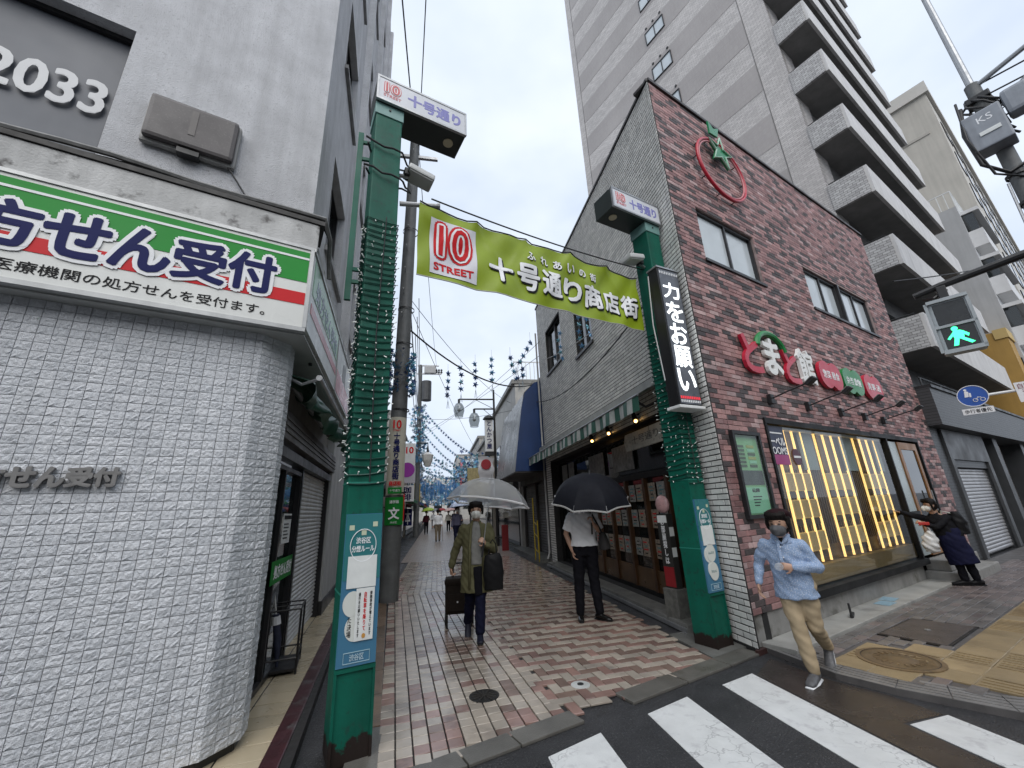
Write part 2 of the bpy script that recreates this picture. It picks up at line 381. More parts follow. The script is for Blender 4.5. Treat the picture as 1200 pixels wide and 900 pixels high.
# far part of the alley, pieces too small to tell apart
fm = bpy.data.materials.new('far_paving'); fm.use_nodes = True; n_, l_ = fm.node_tree.nodes, fm.node_tree.links
bt = n_.new('ShaderNodeTexBrick'); bt.inputs['Scale'].default_value = 1; bt.inputs['Brick Width'].default_value = .24; bt.inputs['Row Height'].default_value = .12; bt.inputs['Mortar Size'].default_value = .008
bt.inputs['Color1'].default_value = (.36, .32, .28, 1); bt.inputs['Color2'].default_value = (.26, .2, .17, 1); bt.inputs['Mortar'].default_value = (.06, .055, .05, 1)
gp = n_.new('ShaderNodeNewGeometry'); l_.new(gp.outputs['Position'], bt.inputs['Vector']); l_.new(bt.outputs[0], n_['Principled BSDF'].inputs['Base Color']); n_['Principled BSDF'].inputs['Roughness'].default_value = .3
f = MB(); f.add([(-1.2, 15.2, .02), (2.86, 15.2, .02), (3.0, 140, .02), (-1.9, 140, .02)], [(0, 1, 2, 3)])
struct(f.build('alley_paving_far', fm))

# edging stones of the alley mouth, left strip of brown slabs
STONE = mat('edging_stone', (.115, .11, .098), .36, .25, 4, .3, 90, rnd=.2, grime=((.09, .085, .07), 3))
es = struct(obj('edging', None))
def stone(parent, a, b, w, z, m, nm='edging_stone', off=0.):
    a, b = Vector((*a, 0)), Vector((*b, 0)); d = (b-a); L = d.length; ang = math.atan2(d.y, d.x)
    o = MB().box(.006, L-.006, off, off+w, 0, z).build(nm, m, parent, (a.x, a.y, 0), ang, bevel=.006); return o
px = [-.36, .22, .60, 1.14]
for a, b in zip(px, px[1:]): stone(es, (a, mouth(a)-.19), (b, mouth(b)-.19), .2, .023, STONE)
px = [1.62, 2.28, 2.9, 3.42]
for a, b in zip(px, px[1:]): stone(es, (a, mouth(a)-.2), (b, mouth(b)-.2), .22, .024, STONE)
pw = MB().prism([(2.86, 4.42), (3.42, 4.62), (3.38, 5.4), (2.86, 5.3)], 0, .024).build('edging_stone', CONCD, es, bevel=.005)
BSLAB = mat('brown_slab', (.17, .115, .075), .36, .3, 3, .25, 80, rnd=.25, grime=((.09, .07, .05), 3))
y = 3.95
while y < 9.2:
    y2 = min(y+.62, 9.3); stone(es, (left_edge(y)-.015, y), (left_edge(y2)-.015, y2), .15, .02, BSLAB, 'brown_slab'); y = y2
MB().prism([(-.58, 3.2), (-.36, 3.2), (-.40, 3.93), (-.62, 3.93)], 0, .022).build('edging_stone', STONE, es, bevel=.005)
# manhole in the alley and the small steel marker
IRON = mat('cast_iron', (.02, .019, .018), .4, .3, 20, .3, 40, m=.3)
mh = thing('drain_cover', 'small round black iron drain cover in the brick paving', 'drain cover', (.43, 4.23, .012))
MB().cyl((0, 0, 0), .135, .014, 28).build('rim', IRON, mh)
b = MB()
for k in range(12):
    a = k*math.pi/6; b.cbox((.07*math.cos(a), .07*math.sin(a), .016), (.085, .012, .006), mx=Matrix.Rotation(a, 3, 'Z'))
b.cyl((0, 0, .012), .022, .008, 12); b.build('ribs', mat('worn_iron', (.06, .055, .05), .35, .2, 10, m=.5), mh)
dk = thing('survey_marker', 'small round white steel marker set in the herringbone paving', 'ground marker', (1.32, 4.2, .014))
MB().lathe([(.088, 0), (.088, .012), (.07, .014), (0, .016)], n=24).build('disc', mat('marker_steel', (.55, .56, .54), .35, .15, 12, m=.2), dk, smooth=True)
MB().cyl((0, 0, .014), .03, .005, 14).build('stud', BLACK, dk)

# zebra crossing
PAINT = mat('road_paint', (.66, .67, .66), .42, .1, 5, .3, 160, grime=((.52, .52, .52), 7))
def crack_paint():
    M = PAINT; n, l = M.node_tree.nodes, M.node_tree.links; p = n['Principled BSDF']; src = p.inputs['Base Color'].links[0].from_socket
    g_ = n.new('ShaderNodeNewGeometry'); vz = n.new('ShaderNodeTexVoronoi'); vz.feature = 'DISTANCE_TO_EDGE'; vz.inputs['Scale'].default_value = 7
    nn = n.new('ShaderNodeTexNoise'); nn.inputs['Scale'].default_value = 6; nn.inputs['Detail'].default_value = 4
    ad = n.new('ShaderNodeMixRGB'); ad.blend_type = 'ADD'; ad.inputs[0].default_value = .25; l.new(g_.outputs['Position'], nn.inputs['Vector']); l.new(g_.outputs['Position'], ad.inputs[1]); l.new(nn.outputs[1], ad.inputs[2]); l.new(ad.outputs[0], vz.inputs['Vector'])
    mr = n.new('ShaderNodeMapRange'); mr.inputs['From Min'].default_value = .0; mr.inputs['From Max'].default_value = .03; l.new(vz.outputs[0], mr.inputs[0])
    n2 = n.new('ShaderNodeTexNoise'); n2.inputs['Scale'].default_value = 2.2; l.new(g_.outputs['Position'], n2.inputs['Vector'])
    m2 = n.new('ShaderNodeMapRange'); m2.inputs['From Min'].default_value = .36; m2.inputs['From Max'].default_value = .5; l.new(n2.outputs[0], m2.inputs[0])
    mx_ = n.new('ShaderNodeMath'); mx_.operation = 'MAXIMUM'; l.new(mr.outputs[0], mx_.inputs[0]); l.new(m2.outputs[0], mx_.inputs[1])
    mix = n.new('ShaderNodeMixRGB'); mix.inputs[1].default_value = (.36, .36, .36, 1); l.new(mx_.outputs[0], mix.inputs[0]); l.new(src, mix.inputs[2]); l.new(mix.outputs[0], p.inputs['Base Color'])
crack_paint()
for k, (x0, x1, ya, yb) in enumerate([(.75, 1.20, 3.23, 3.42), (1.66, 2.12, 3.58, 3.76), (2.55, 2.97, 3.88, 4.02), (3.35, 3.74, 2.93, 2.96), (-.16, .28, 2.88, 3.06)]):
    poly = [(x0, .6), (x1, .6), (x1+.0, yb), (x0, ya)]
    o = MB().prism(poly, .0005, .0045).build('crossing_stripe', PAINT); struct(o)
# wet brown patch of newer tar by the kerb
o = MB().prism([(2.99, 3.98), (3.0, 2.2), (3.33, 2.2), (3.33, 2.96), (3.72, 2.98), (3.68, 3.32), (3.5, 3.72), (3.42, 4.3)], .0005, .0025).build('road_patch', mat('tar_patch', (.042, .035, .031), .25, .3, 4, .25, 150, rv=.12)); struct(o)

# ------------------------------------------------------------------ right pavement
SZ = .05
kerb = [(3.52, 4.62), (3.52, 4.37), (3.57, 3.69), (3.74, 3.31), (4.13, 2.77), (4.6, 2.42), (5.4, 2.25), (7.0, 2.6), (12, 4.5), (40, 15.2)]
fa = R(21); FO = Vector((3.4, 4.415, 0)); fdx = Vector((math.cos(fa), math.sin(fa), 0)); fout = Vector((math.sin(fa), -math.cos(fa), 0))
def FP(t, out, z=0): p = FO+fdx*t+fout*out; return (p.x, p.y, z)
sw = MB(); top = [(k[0], k[1]) for k in kerb]
sw.prism(top+[(44, 19.6), FP(.14, -.1)[:2]], -.05, SZ)
side = struct(sw.build('pavement', mat('pavement_bed', (.10, .093, .09), .5, .3, 6)))
SWM = [mat('interlock_grey', (.145, .135, .13), .36, .25, 4, .2, 110, rnd=.3, rv=.14), mat('interlock_mauve', (.16, .132, .126), .36, .25, 4, .2, 110, rnd=.3, rv=.14)]
inkerb = lambda X, Y: True
def in_poly(X, Y, P):
    c = False
    for (x1, y1), (x2, y2) in zip(P, P[1:]+P[:1]):
        if (y1 > Y) != (y2 > Y) and X < (x2-x1)*(Y-y1)/(y2-y1)+x1: c = not c
    return c
inner = [(3.78, 4.66), (3.74, 4.42), (3.80, 3.8), (3.96, 3.45), (4.30, 2.98), (4.7, 2.66), (5.4, 2.5), (6.9, 2.85), (11.9, 4.75), (13, 5.2), FP(9.6, .34)[:2], FP(.35, .34)[:2]]
ytiles = []   # tactile tiles, .3 m grid laid along the facade
ywant = {}
for a in range(-4, 34):
    for b2 in range(0, 14):
        t, out = .12+a*.302, .30+b2*.302
        X, Y, _ = FP(t+.15, out+.15)
        if not in_poly(X, Y, inner): continue
        tt, oo = t+.15, out+.15
        strip = 1.2 < oo < 2.45 and tt > 1.0
        patch = (.75 < oo < 1.25 and .05 < tt < .98) or (1.0 < oo < 1.75 and .3 < tt < 1.25)
        if strip or patch: ytiles.append((t+.15, -(out+.15), .298, .298, 0))
ycell = {(round(q[0], 2), round(q[1], 2)) for q in ytiles}
YEL = mat('tactile_yellow', (.30, .225, .125), .42, .2, 3, .25, 90, rnd=.18, rv=.12, grime=((.2, .145, .08), 2))
rects = []
sq = [(4.95, 4.42), (5.92, 4.77), (6.19, 4.26), (5.15, 3.86)]
for j in range(0, 40):
    out = .34+(j+.5)*.105
    for i in range(-12, 52):
        t = i*.212+(.106 if j % 2 else 0)
        X, Y, _ = FP(t, out)
        if not in_poly(X, Y, inner) or in_poly(X, Y, sq): continue
        if any(abs(q[0]-t) < .15+.05 and abs(-q[1]-out) < .15+.02 for q in ytiles): continue
        if (X-4.34)**2+(Y-3.74)**2 < .3**2: continue
        rects.append((X, Y, .205, .098, 1 if (t > 4.4 or random.random() < .25) else 0, -fa))
pieces('paver', side, rects, V1, SWM, .014, floor=True, y0=SZ)
yr = []
for q in ytiles:
    X, Y, _ = FP(q[0], -q[1])
    if (X-4.34)**2+(Y-3.74)**2 < .2**2 or in_poly(X, Y, sq): continue
    yr.append((X, Y, .296, .296, 0, -fa))
def tactile_unit():
    mb = unit_piece(.01, .01, .02)
    for k in range(4): mb.add([(x, y, z) for y in (-1, -1.45) for x, z in ((-.42+k*.25, -.42), (-.32+k*.25, -.42), (-.32+k*.25, .42), (-.42+k*.25, .42))], [(4, 5, 6, 7), (0, 1, 5, 4), (1, 2, 6, 5), (2, 3, 7, 6), (3, 0, 4, 7)])
    return mb
pieces('tactile_tile', side, yr, [tactile_unit(), unit_piece(.01, .01, .02)], [YEL], .016, floor=True, y0=SZ)
# ridged kerb: four stepped ribs following the edge
KST = mat('kerb_stone', (.19, .185, .18), .38, .25, 5, .3, 90, rnd=.15)
kb = struct(obj('kerb', None))
kin = [(3.80, 4.66), (3.76, 4.42), (3.81, 3.8), (3.97, 3.45), (4.31, 2.98), (4.7, 2.67), (5.4, 2.52), (7.0, 2.86), (12, 4.76), (40, 15.5)]
def klerp(s):  # outer/inner points at parameter s
    i = min(int(s), len(kerb)-2); f_ = s-i
    return Vector(kerb[i]).lerp(Vector(kerb[i+1]), f_), Vector(kin[i]).lerp(Vector(kin[i+1]), f_)
for i in range(1, 7):
    nseg = 2 if (Vector(kerb[i])-Vector(kerb[i+1])).length > .5 else 1
    for sgm in range(nseg):
        s0, s1 = i+sgm/nseg+.006, i+(sgm+1)/nseg-.006; mb = MB()
        for r_ in range(5):
            f0, f1 = r_/5+.012, (r_+1)/5-.012
            (o0, n0), (o1, n1) = klerp(s0), klerp(s1)
            q = [o0.lerp(n0, f0), o1.lerp(n1, f0), o1.lerp(n1, f1), o0.lerp(n0, f1)]; z = SZ+.004+.0025*r_
            mb.prism([tuple(p) for p in q], -.02, z)
        (o0, n0), (o1, n1) = klerp(s0), klerp(s1)
        mb.prism([tuple(p) for p in (o0.lerp(n0, .01), o1.lerp(n1, .01), n1, n0)], -.02, SZ-.001)
        mb.build('kerb_stone', KST, kb)
m = thing('manhole_cover', 'round ochre manhole cover among the yellow pavement tiles', 'manhole cover', (4.36, 3.74, SZ+.012))
OCH = mat('ochre_iron', (.17, .115, .06), .4, .3, 6, .25, 60, grime=((.1, .07, .04), 5))
MB().lathe([(.33, 0), (.33, .012), (.29, .014)], n=36).build('rim', OCH, m)
MB().lathe([(.285, .0), (.285, .012), (.22, .015), (.21, .011), (.13, .011), (.12, .016), (0, .016)], n=36).build('lid', mat('lid_iron', (.13, .088, .045), .4, .3, 6, .25, 60), m, smooth=True)
MB().lathe([(.292, .0135), (.292, .0145), (.284, .0145), (.284, .0135)], n=36).build('gap_ring', BLACK, m)
b = MB()
for k in range(20): a = k*math.pi/10; b.cbox((.17*math.cos(a), .17*math.sin(a), .012), (.05, .014, .008), mx=Matrix.Rotation(a, 3, 'Z'))
b.build('ribs', OCH, m)
m = thing('access_hatch', 'large rectangular dark steel access hatch in the pavement', 'access hatch', (5.55, 4.33, SZ))
lp = [(p[0]-5.55, p[1]-4.33) for p in sq[::-1]]
MB().prism(lp, 0, .013).build('frame', IRON, m); MB().prism([(x*.94, y_*.93) for x, y_ in lp], .0135, .018).build('lid', mat('hatch_fill', (.07, .06, .057), .35, .3, 5, .4, 120), m, bevel=.003); MB().cyl((0, 0, .019), .03, .006, 14).build('key_hole', STEEL, m)
# ------------------------------------------------------------------ pharmacy building (left)
WX, WY = -1.30, 3.73
PB = thing('pharmacy_building', 'grey stucco corner building with white split-face tiles at street level', 'building', (WX, WY, 0), R(21))
TILE = mat('split_tile', (.70, .72, .75), .55, .12, 60, .8, 160, rnd=.1, streak=.12)
STUC = mat('grey_stucco', (.58, .585, .605), .75, .16, 3, 1., 95, streak=.22, det=6, grime=((.42, .425, .44), 42))
GROUT = mat('dark_grout', (.30, .30, .31), .8, .2, 8)
VT = [unit_piece(grid=(5, 4), amp=.34) for _ in range(12)]
TZ0 = .15
TY = -.185; CX = -.262; cl = .26         # the tiled ground floor stands proud of the stucco above; wide splayed corner
w = MB().box(-7, CX, TY+.004, .3, TZ0, 3.2).build('tile_wall', GROUT, PB)
pieces('tile', w, courses(-4.2, CX+.006, TZ0, 3.18, .0775, .0615, .0038, bond=0), VT, [TILE], .013, y0=TY+.004)
ca = R(37.5); bx_, by_ = CX+cl*math.cos(ca), TY+cl*math.sin(ca)
w = MB().box(0, cl, .005, .2, TZ0, 3.2).build('corner_wall', GROUT, PB, (CX, TY, 0), ca)
pieces('tile', w, courses(-.004, cl+.006, TZ0, 3.18, .090, .0615, .0038, bond=0), VT, [TILE], .013, y0=.005)
w = MB().box(0, .16, .004, .2, TZ0, 3.2).build('return_wall', GROUT, PB, (bx_, by_, 0), R(75))
pieces('tile', w, courses(-.006, .16, TZ0, 3.18, .083, .0615, .0038, bond=0), VT, [TILE], .013)
MB().box(0, cl, .03, .19, 0, TZ0-.002).build('plinth', mat('black_plinth', (.03, .03, .032), .4, .2, 5, streak=.2), PB, (CX, TY, 0), ca)
MB().box(-7, CX-.01, TY+.03, .2, 0, TZ0-.002).build('plinth', mat('black_plinth', (.03, .03, .032), .4, .2, 5, streak=.2), PB)
MB().box(.0, .15, .03, .19, 0, TZ0-.002).build('plinth', MATS['black_plinth'], PB, (bx_, by_, 0), R(75))
# upper stucco walls; the flank runs up the alley
win_f = [(-3.75, -1.63, 4.52, 6.02), (-3.75, -1.63, 8.2, 9.6)]
o = holewall(-9, -.0, 3.21, 22, win_f, .3).build('front_wall', STUC, PB)
FL = R(75)   # flank direction relative to the front
fwin = [(s, s+1.25, 4.75+3.05*f, 6.15+3.05*f) for f in range(5) for s in (.75, 3.0, 5.2, 7.4, 9.6)]
fl = holewall(.0, 11.6, 3.21, 22, fwin, .3, .001).build('flank_wall', STUC, PB, (0, 0, 0), FL)
MB().box(-9, .0, .31, 9, 21.5, 22.1).build('roof', CONC, PB)
GREYF = mat('grey_film', (.085, .095, .115), .45, .1, 1.5, streak=.1); STRIPG = mat('concrete_sill', (.3, .3, .3), .7, .2, 6, streak=.3)
def window(parent, x0, x1, z0, z1, depth=.12, pane=GLASS, frame=DARKF, fw_=.045, mull=1, name='window', dark=True, proud=0.):
    wn_ = MB()
    y0_, y1_ = depth-.05-proud, depth-proud+.02
    wn_.box(x0, x1, y0_, y1_, z0, z0+fw_); wn_.box(x0, x1, y0_, y1_, z1-fw_, z1); wn_.box(x0, x0+fw_, y0_+.001, y1_, z0+fw_, z1-fw_); wn_.box(x1-fw_, x1, y0_+.001, y1_, z0+fw_, z1-fw_)
    o_ = wn_.build(name, frame, parent)
    n_ = mull+1
    for i in range(n_):
        a, b_ = x0+fw_+(x1-x0-2*fw_)*i/n_, x0+fw_+(x1-x0-2*fw_)*(i+1)/n_
        dy = .012*(i % 2)
        MB().box(a, b_, y1_-.03+dy, y1_-.024+dy, z0+fw_, z1-fw_).build('pane', pane, o_)
        if i: MB().box(a-.02, a+.02, y0_+.004, y1_, z0+fw_, z1-fw_).build('mullion', frame, o_)
    return o_
for i, q in enumerate(win_f):
    o = window(PB, *q, depth=.16, mull=1 if i else 0, pane=GREYF if i == 0 else GLASS)
    MB().box(q[0], q[1], .45, .5, q[2], q[3]).build('blind', mat('dark_room', (.02, .02, .022), .9, 0), PB)
text('2033', PB, (-2.085, .118, 5.22), mat('silver_letters', (.55, .56, .57), .4, .05), h=.35, w=.72, bold=.028, ext=.004)
for i, q in enumerate(fwin):
    if q[0] > 8: pass
    window(fl, *q, depth=.16, mull=1)
    MB().box(q[0]-.04, q[1]+.04, -.05, .0, q[2]-.07, q[2]-.002).build('sill', STRIPG, fl)
    MB().box(q[0], q[1], .5, .52, q[2], q[3]).build('blind', mat('pale_blind', (.3, .31, .31), .8, .2, 3), fl)
for s in (2.5, 4.7, 6.9, 9.1): MB().box(s, s+.12, -.13, 0, 3.4, 21.8).build('fin', STUC, fl)
# ledge over the sign with the cracked render
LEDGE = mat('cracked_render', (.52, .52, .51), .75, .15, 5, .5, 60, streak=.25, grime=((.12, .115, .11), 6))
MB().box(-7, .06, -.34, -.004, 3.93, 4.24).build('ledge', LEDGE, PB, bevel=.01)
MB().box(.0, 4.6, -.09, -.004, 3.97, 4.2).build('ledge', LEDGE, PB, (.0, .0, 0), FL, bevel=.01)
MB().box(-7, .1, -.355, .02, 4.242, 4.285).build('flashing', mat('dark_flashing', (.03, .028, .026), .6, .4, 14), PB)
# shop front in the recess of the flank
SF = obj('shop_front', None, PB, (-.177, .068, 0), FL)
FLOORZ = .09
SHUT = mat('shutter_grey', (.6, .6, .59), .5, .15, 4, streak=.25)
MB().box(.0, 4.9, .06, .12, 2.6, 3.2).build('lintel', mat('beige_board', (.32, .31, .29), .6, .2, 4, streak=.2), SF)
o = window(SF, .3, 1.88, FLOORZ+.02, 2.15, depth=.06, mull=1, frame=DARKF, name='glass_door', pane=glass('door_glass', (.45, .48, .47), .03, .5))
MB().box(.3, 1.88, 1.2, 1.3, 0, 2.6).build('interior_wall', mat('dim_interior', (.12, .12, .11), .9, .4, 2), SF)
MB().box(1.2, 1.56, .012, .016, 1.35, 1.66).build('notice', PAPER, SF); MB().box(1.22, 1.54, .008, .011, 1.6, 1.64).build('notice_header', BLK, SF)
for k in range(5): MB().box(1.24, 1.24+random.uniform(.15, .28), .008, .011, 1.40+.036*k, 1.412+.036*k).build('notice_line', BLK, SF)
MB().box(.95, 1.84, .012, .016, .98, 1.2).build('door_band', GRNP, SF); text('処方せん受付', SF, (1.42, .009, 1.09), WHT, h=.13, w=.75, bold=.02)
def shutter(parent, x0, x1, z0, z1, y, m, pitch=.055):
    mb = MB(); n = int((z1-z0)/pitch); P = []
    for i in range(n):
        a = z0+i*pitch; P += [(y, a), (y-.016, a+pitch*.35), (y-.016, a+pitch*.7), (y-.002, a+pitch*.95)]
    vs = [(x0, p[0], p[1]) for p in P]+[(x1, p[0], p[1]) for p in P]; L = len(P)
    mb.add(vs, [(i, i+L, i+L+1, i+1) for i in range(L-1)]); return mb.build('shutter', m, parent)
shutter(SF, 1.95, 3.98, FLOORZ+.02, 2.3, .06, SHUT); MB().box(1.88, 1.95, .0, .14, FLOORZ, 2.6).build('jamb', DARKF, SF); MB().box(3.98, 4.05, -.02, .14, FLOORZ, 2.6).build('jamb', DARKF, SF)
b = MB().box(.3, 4.0, -.1, .05, 2.34, 2.62)
for z in (2.40, 2.46, 2.52): b.box(.31, 3.99, -.112, -.101, z, z+.03)
b.build('shutter_box', mat('brown_metal', (.07, .06, .052), .45, .2, 4, streak=.2), SF, bevel=.006)
MB().box(.3, 4.0, -.05, .06, 2.2, 2.3).build('rail', DARKF, SF)
MB().box(4.05, 6.3, -.06, .4, FLOORZ, 3.2).build('pier', mat('pale_pier', (.5, .5, .49), .6, .12, 3, streak=.25), SF, bevel=.01)
MB().box(4.04, 6.32, -.08, .4, FLOORZ-.02, .3).build('pier_base', MATS['black_plinth'], SF)
MB().box(6.3, 11.5, -.0, .4, 0, 3.2).build('wall', mat('side_wall', (.22, .22, .22), .7, .2, 3, streak=.3), SF)
MB().box(0.1, 6.2, .13, 2.5, 0, .06).build('floor', CONCD, SF)
# folded awning
AWG = mat('green_awning', (.01, .075, .045), .4, .3, 5, .2, 20)
aw = thing('folded_awning', 'dark green folded shop awning under the pharmacy sign', 'awning', (WX, WY, 0), R(96))
mb = MB(); nn = 26; mm = 10; G = []
for i in range(nn+1):
    x = .15+3.4*i/nn
    for j in range(mm+1):
        u = j/mm; fold = .025*math.sin(i*2.3+j*.8)+.02*math.sin(i*.9)
        yy = .22-.42*math.sin(u*2.2)*(.9+.1*math.sin(i*1.7))+fold; zz = 2.98-.34*u-.05*math.sin(u*9+i*.4)*u+.03*math.sin(i*1.1)
        G.append((x, yy, zz))
mb.add(G, [(i*(mm+1)+j, (i+1)*(mm+1)+j, (i+1)*(mm+1)+j+1, i*(mm+1)+j+1) for i in range(nn) for j in range(mm)]); mb.build('fabric', AWG, aw, smooth='all')
MB().tube([(.1, -.2, 2.86), (3.6, -.2, 2.86)], .028, 10).build('front_bar', STEEL, aw); MB().tube([(.1, .18, 2.98), (3.6, .18, 2.98)], .04, 10).build('roller', STEEL, aw)
for s in (.14, 3.5): MB().tube([(s, .2, 2.93), (s, -.05, 2.8), (s, -.2, 2.86)], .016, 6).build('arm', STEEL, aw)

# pharmacy sign: lit box wrapping the corner
SG = thing('pharmacy_sign', 'green, white and red pharmacy sign box wrapping the tiled corner', 'sign', (-1.14, 3.41, 0), R(21))
SP_ = mat('sign_white', (.70, .71, .68), .3, .05, 2, streak=.08); SPG = mat('sign_green', (.018, .26, .035), .4, .06, 2, spec=.2); SPR = mat('sign_red', (.58, .016, .022), .4, .05, 2, spec=.2)
ALU = mat('sign_aluminium', (.45, .46, .46), .4, .1, 6, m=.3, streak=.2)
MB().box(-6, -.012, .0, .42, 3.165, 3.935).build('face_panel', SP_, SG)
MB().box(-6, -.03, -.004, -.001, 3.60, 3.905).build('green_band', SPG, SG); MB().box(-6, -.03, -.004, -.001, 3.38, 3.495).build('red_band', SPR, SG)
MB().box(-6, -.03, -.008, -.0045, 3.825, 3.845).build('white_line', WHT, SG)
MB().box(-6, -.001, -.012, .1, 3.936, 3.965).build('top_trim', ALU, SG); MB().box(-6, .0, -.012, .43, 3.128, 3.164).build('bottom_trim', ALU, SG); MB().box(-.026, .004, -.014, .40, 3.166, 3.934).build('corner_trim', ALU, SG)
# characters one by one: white outline behind navy
for i, ch in enumerate('付受んせ方処'):
    cx = -.26-.175-.348*i
    text(ch, SG, (cx, -.009, 3.585-.006*i), WHT, h=.335, w=.32, bold=.115, ext=.002, name='outline'); text(ch, SG, (cx, -.0125, 3.585-.006*i), NAVY, h=.335, w=.32, bold=.035, ext=.002, name='character')
text('医療機関の処方せんを受付ます。', SG, (-1.06, -.002, 3.262), BLK, h=.087, w=1.5, bold=.006)
sd_ = obj('side_panel', None, SG, (0.004, .0, 0), FL)
MB().box(.03, 1.9, .0, .3, 3.17, 3.93).build('face_panel', mat('faded_white', (.68, .70, .68), .3, .15, 2, streak=.2), sd_); MB().box(.1, 1.86, -.004, -.001, 3.55, 3.9).build('green_band', mat('faded_green', (.14, .40, .2), .3, .1, 2), sd_); MB().box(.1, 1.86, -.004, -.001, 3.36, 3.46).build('red_band', mat('faded_red', (.55, .14, .17), .3, .1, 2), sd_)
text('処方せん受付', sd_, (1.0, -.005, 3.68), mat('faded_print', (.32, .38, .5), .4, 0), h=.22, w=1.5, bold=.02)
MB().box(1.93, 3.6, .0, .3, 3.17, 3.93).build('face_panel', MATS['faded_white'], sd_); MB().box(2.0, 3.5, -.004, -.001, 3.2, 3.5).build('red_band', MATS['faded_red'], sd_); MB().ycyl((2.7, -.001, 3.66), .14, .003).build('emblem', mat('faded_grey', (.3, .31, .32), .4, 0), sd_)
MB().box(1.9, 1.93, -.01, .3, 3.17, 3.95).build('trim', ALU, sd_); MB().box(.0, 3.62, -.012, .1, 3.935, 3.965).build('trim', ALU, sd_)
SOF = mat('soffit', (.42, .43, .42), .55, .12, 3, streak=.1)
MB().prism([(-6, .43), (-6, .05), (.0, .05), (.9, 3.45), (.35, 3.5), (-.14, .58)], 3.115, 3.127).build('soffit', SOF, SG)
for x, y_ in ((-.36, .2), (.12, .75)): MB().cyl((x, y_, 3.09), .018, .03, 10).build('down_light', BLACK, SG)
# weathered floodlight box on the stucco
lb = thing('wall_light_box', 'weathered grey rectangular light box on the stucco wall', 'light box', (WX, WY, 0), R(21))
BOXM = mat('aged_plastic', (.06, .052, .053), .45, .25, 3, grime=((.09, .085, .08), 60)); BOXS = mat('aged_case', (.3, .3, .29), .5, .2, 4)
mb = MB().cbox((-1.05, -.085, 5.06), (.66, .07, .47)); mb.build('lens', BOXM, lb, bevel=.035)
MB().cbox((-1.05, -.035, 5.05), (.70, .06, .51)).build('case', BOXS, lb, bevel=.03); MB().cbox((-1.05, -.121, 5.10), (.05, .006, .28)).build('rib', mat('dark_rib', (.05, .042, .04), .4, 0), lb); MB().cbox((-1.05, -.06, 4.79), (.16, .08, .05)).build('hinge', BLACK, lb)
MB().tube([(-.78, -.05, 4.84), (-.62, -.02, 4.62), (-.42, -.03, 4.32)], .008, 6).build('cable', RUB, lb)
# bundled cables along the ledge
for i in range(4):
    rr = .016+.006*(i % 2); pts = [(-6+i*.1, -.2-.012*i, 4.31+.02*i)]
    for k in range(22): pts.append((-5.6+k*.26, -.22-.02*i+.012*math.sin(k*1.3+i), 4.30+.022*i+.01*math.sin(k*.9+i*2)))
    pts += [(.1, -.24-.02*i, 4.30+.02*i), (.17, -.16, 4.24), (.2, .05, 4.1), (.22, .1, 3.95)]
    o = obj('cable_bundle', MB().tube(pts, rr, 6).mesh('cable_bundle', mat('grey_cable', (.2, .2, .195), .5, .4, 12) if i % 2 else RUB, True), None, (WX, WY, 0), R(21))
    tag(o, ['thick black cable lying innermost on the ledge above the pharmacy sign', 'grey cable second from the wall on the ledge above the pharmacy sign', 'black cable third from the wall on the ledge above the pharmacy sign', 'grey cable outermost on the ledge above the pharmacy sign'][i], 'cable', 'cables on the pharmacy ledge')
# raised metal letters on the tile wall
ML = thing('wall_letters', 'raised grey metal letters on the white split-face tile wall', 'lettering', (WX, WY, 0), R(21))
LX, LZ = -1.012, 1.92
LET = mat('letter_metal', (.24, .235, .23), .5, .15, 12, m=.4)
for i, ch in enumerate('付受んせ方処'): text(ch, ML, (LX-.131*i, TY-.016, LZ), LET, h=.118, w=.118, bold=.05, ext=.03, name='character')

# cream tiled threshold, painted kerb, umbrella stand
th_ = struct(obj('threshold', None, None, (0, 0, 0)))
kl = lambda y: -.93-.126*(y-3.57)
base = MB().prism([(-2.2, 3.6), (kl(3.3), 3.3), (kl(9.0)-.0, 9.0), (-2.6, 9.0)], 0, FLOORZ-.006).build('bed', JOINT, th_)
CT = mat('cream_tile', (.45, .38, .265), .28, .12, 2, .05, 60, rnd=.16, grime=((.28, .23, .16), 2))
fr_ = obj('tiled_floor', None, th_, (-1.0, 3.3, 0), R(96.5))
rects = []
for j in range(26):
    for i in range(5):
        if True: rects.append((.12+j*.232, .10+.14+i*.31-.0, .220, .298, 0))
pieces('floor_tile', fr_, [r for r in rects if r[1] < 1.35], [unit_piece(.01, .01, .02) for _ in range(3)], [CT], .008, floor=True, y0=FLOORZ-.007)
MB().box(0, 5.7, -.03, .095, 0, FLOORZ+.006).build('painted_kerb', mat('maroon_paint', (.05, .014, .018), .35, .4, 6, .1, 40, grime=((.09, .08, .08), 5)), fr_, bevel=.008)
us = thing('umbrella_stand', 'small black wire umbrella stand beside the pharmacy door', 'umbrella stand', (-1.60, 5.32, FLOORZ), R(12))
for x in (-.12, .12):
    for y_ in (-.21, .21): MB().tube([(x, y_, 0), (x, y_, .52)], .009, 6).build('leg', BLACK, us)
for z in (.52, .13):
    b = MB()
    for p, q in (((-.12, -.21), (.12, -.21)), ((.12, -.21), (.12, .21)), ((.12, .21), (-.12, .21)), ((-.12, .21), (-.12, -.21))): b.tube([(*p, z), (*q, z)], .008, 6)
    if z > .3: b.tube([(0, -.21, z), (0, .21, z)], .006, 6); b.tube([(-.12, 0, z), (.12, 0, z)], .006, 6)
    b.build('rail', BLACK, us)
MB().box(-.125, .125, -.215, .215, .03, .05).build('tray', BLACK, us)
us.scale = (1.2, 1.2, 1.15)
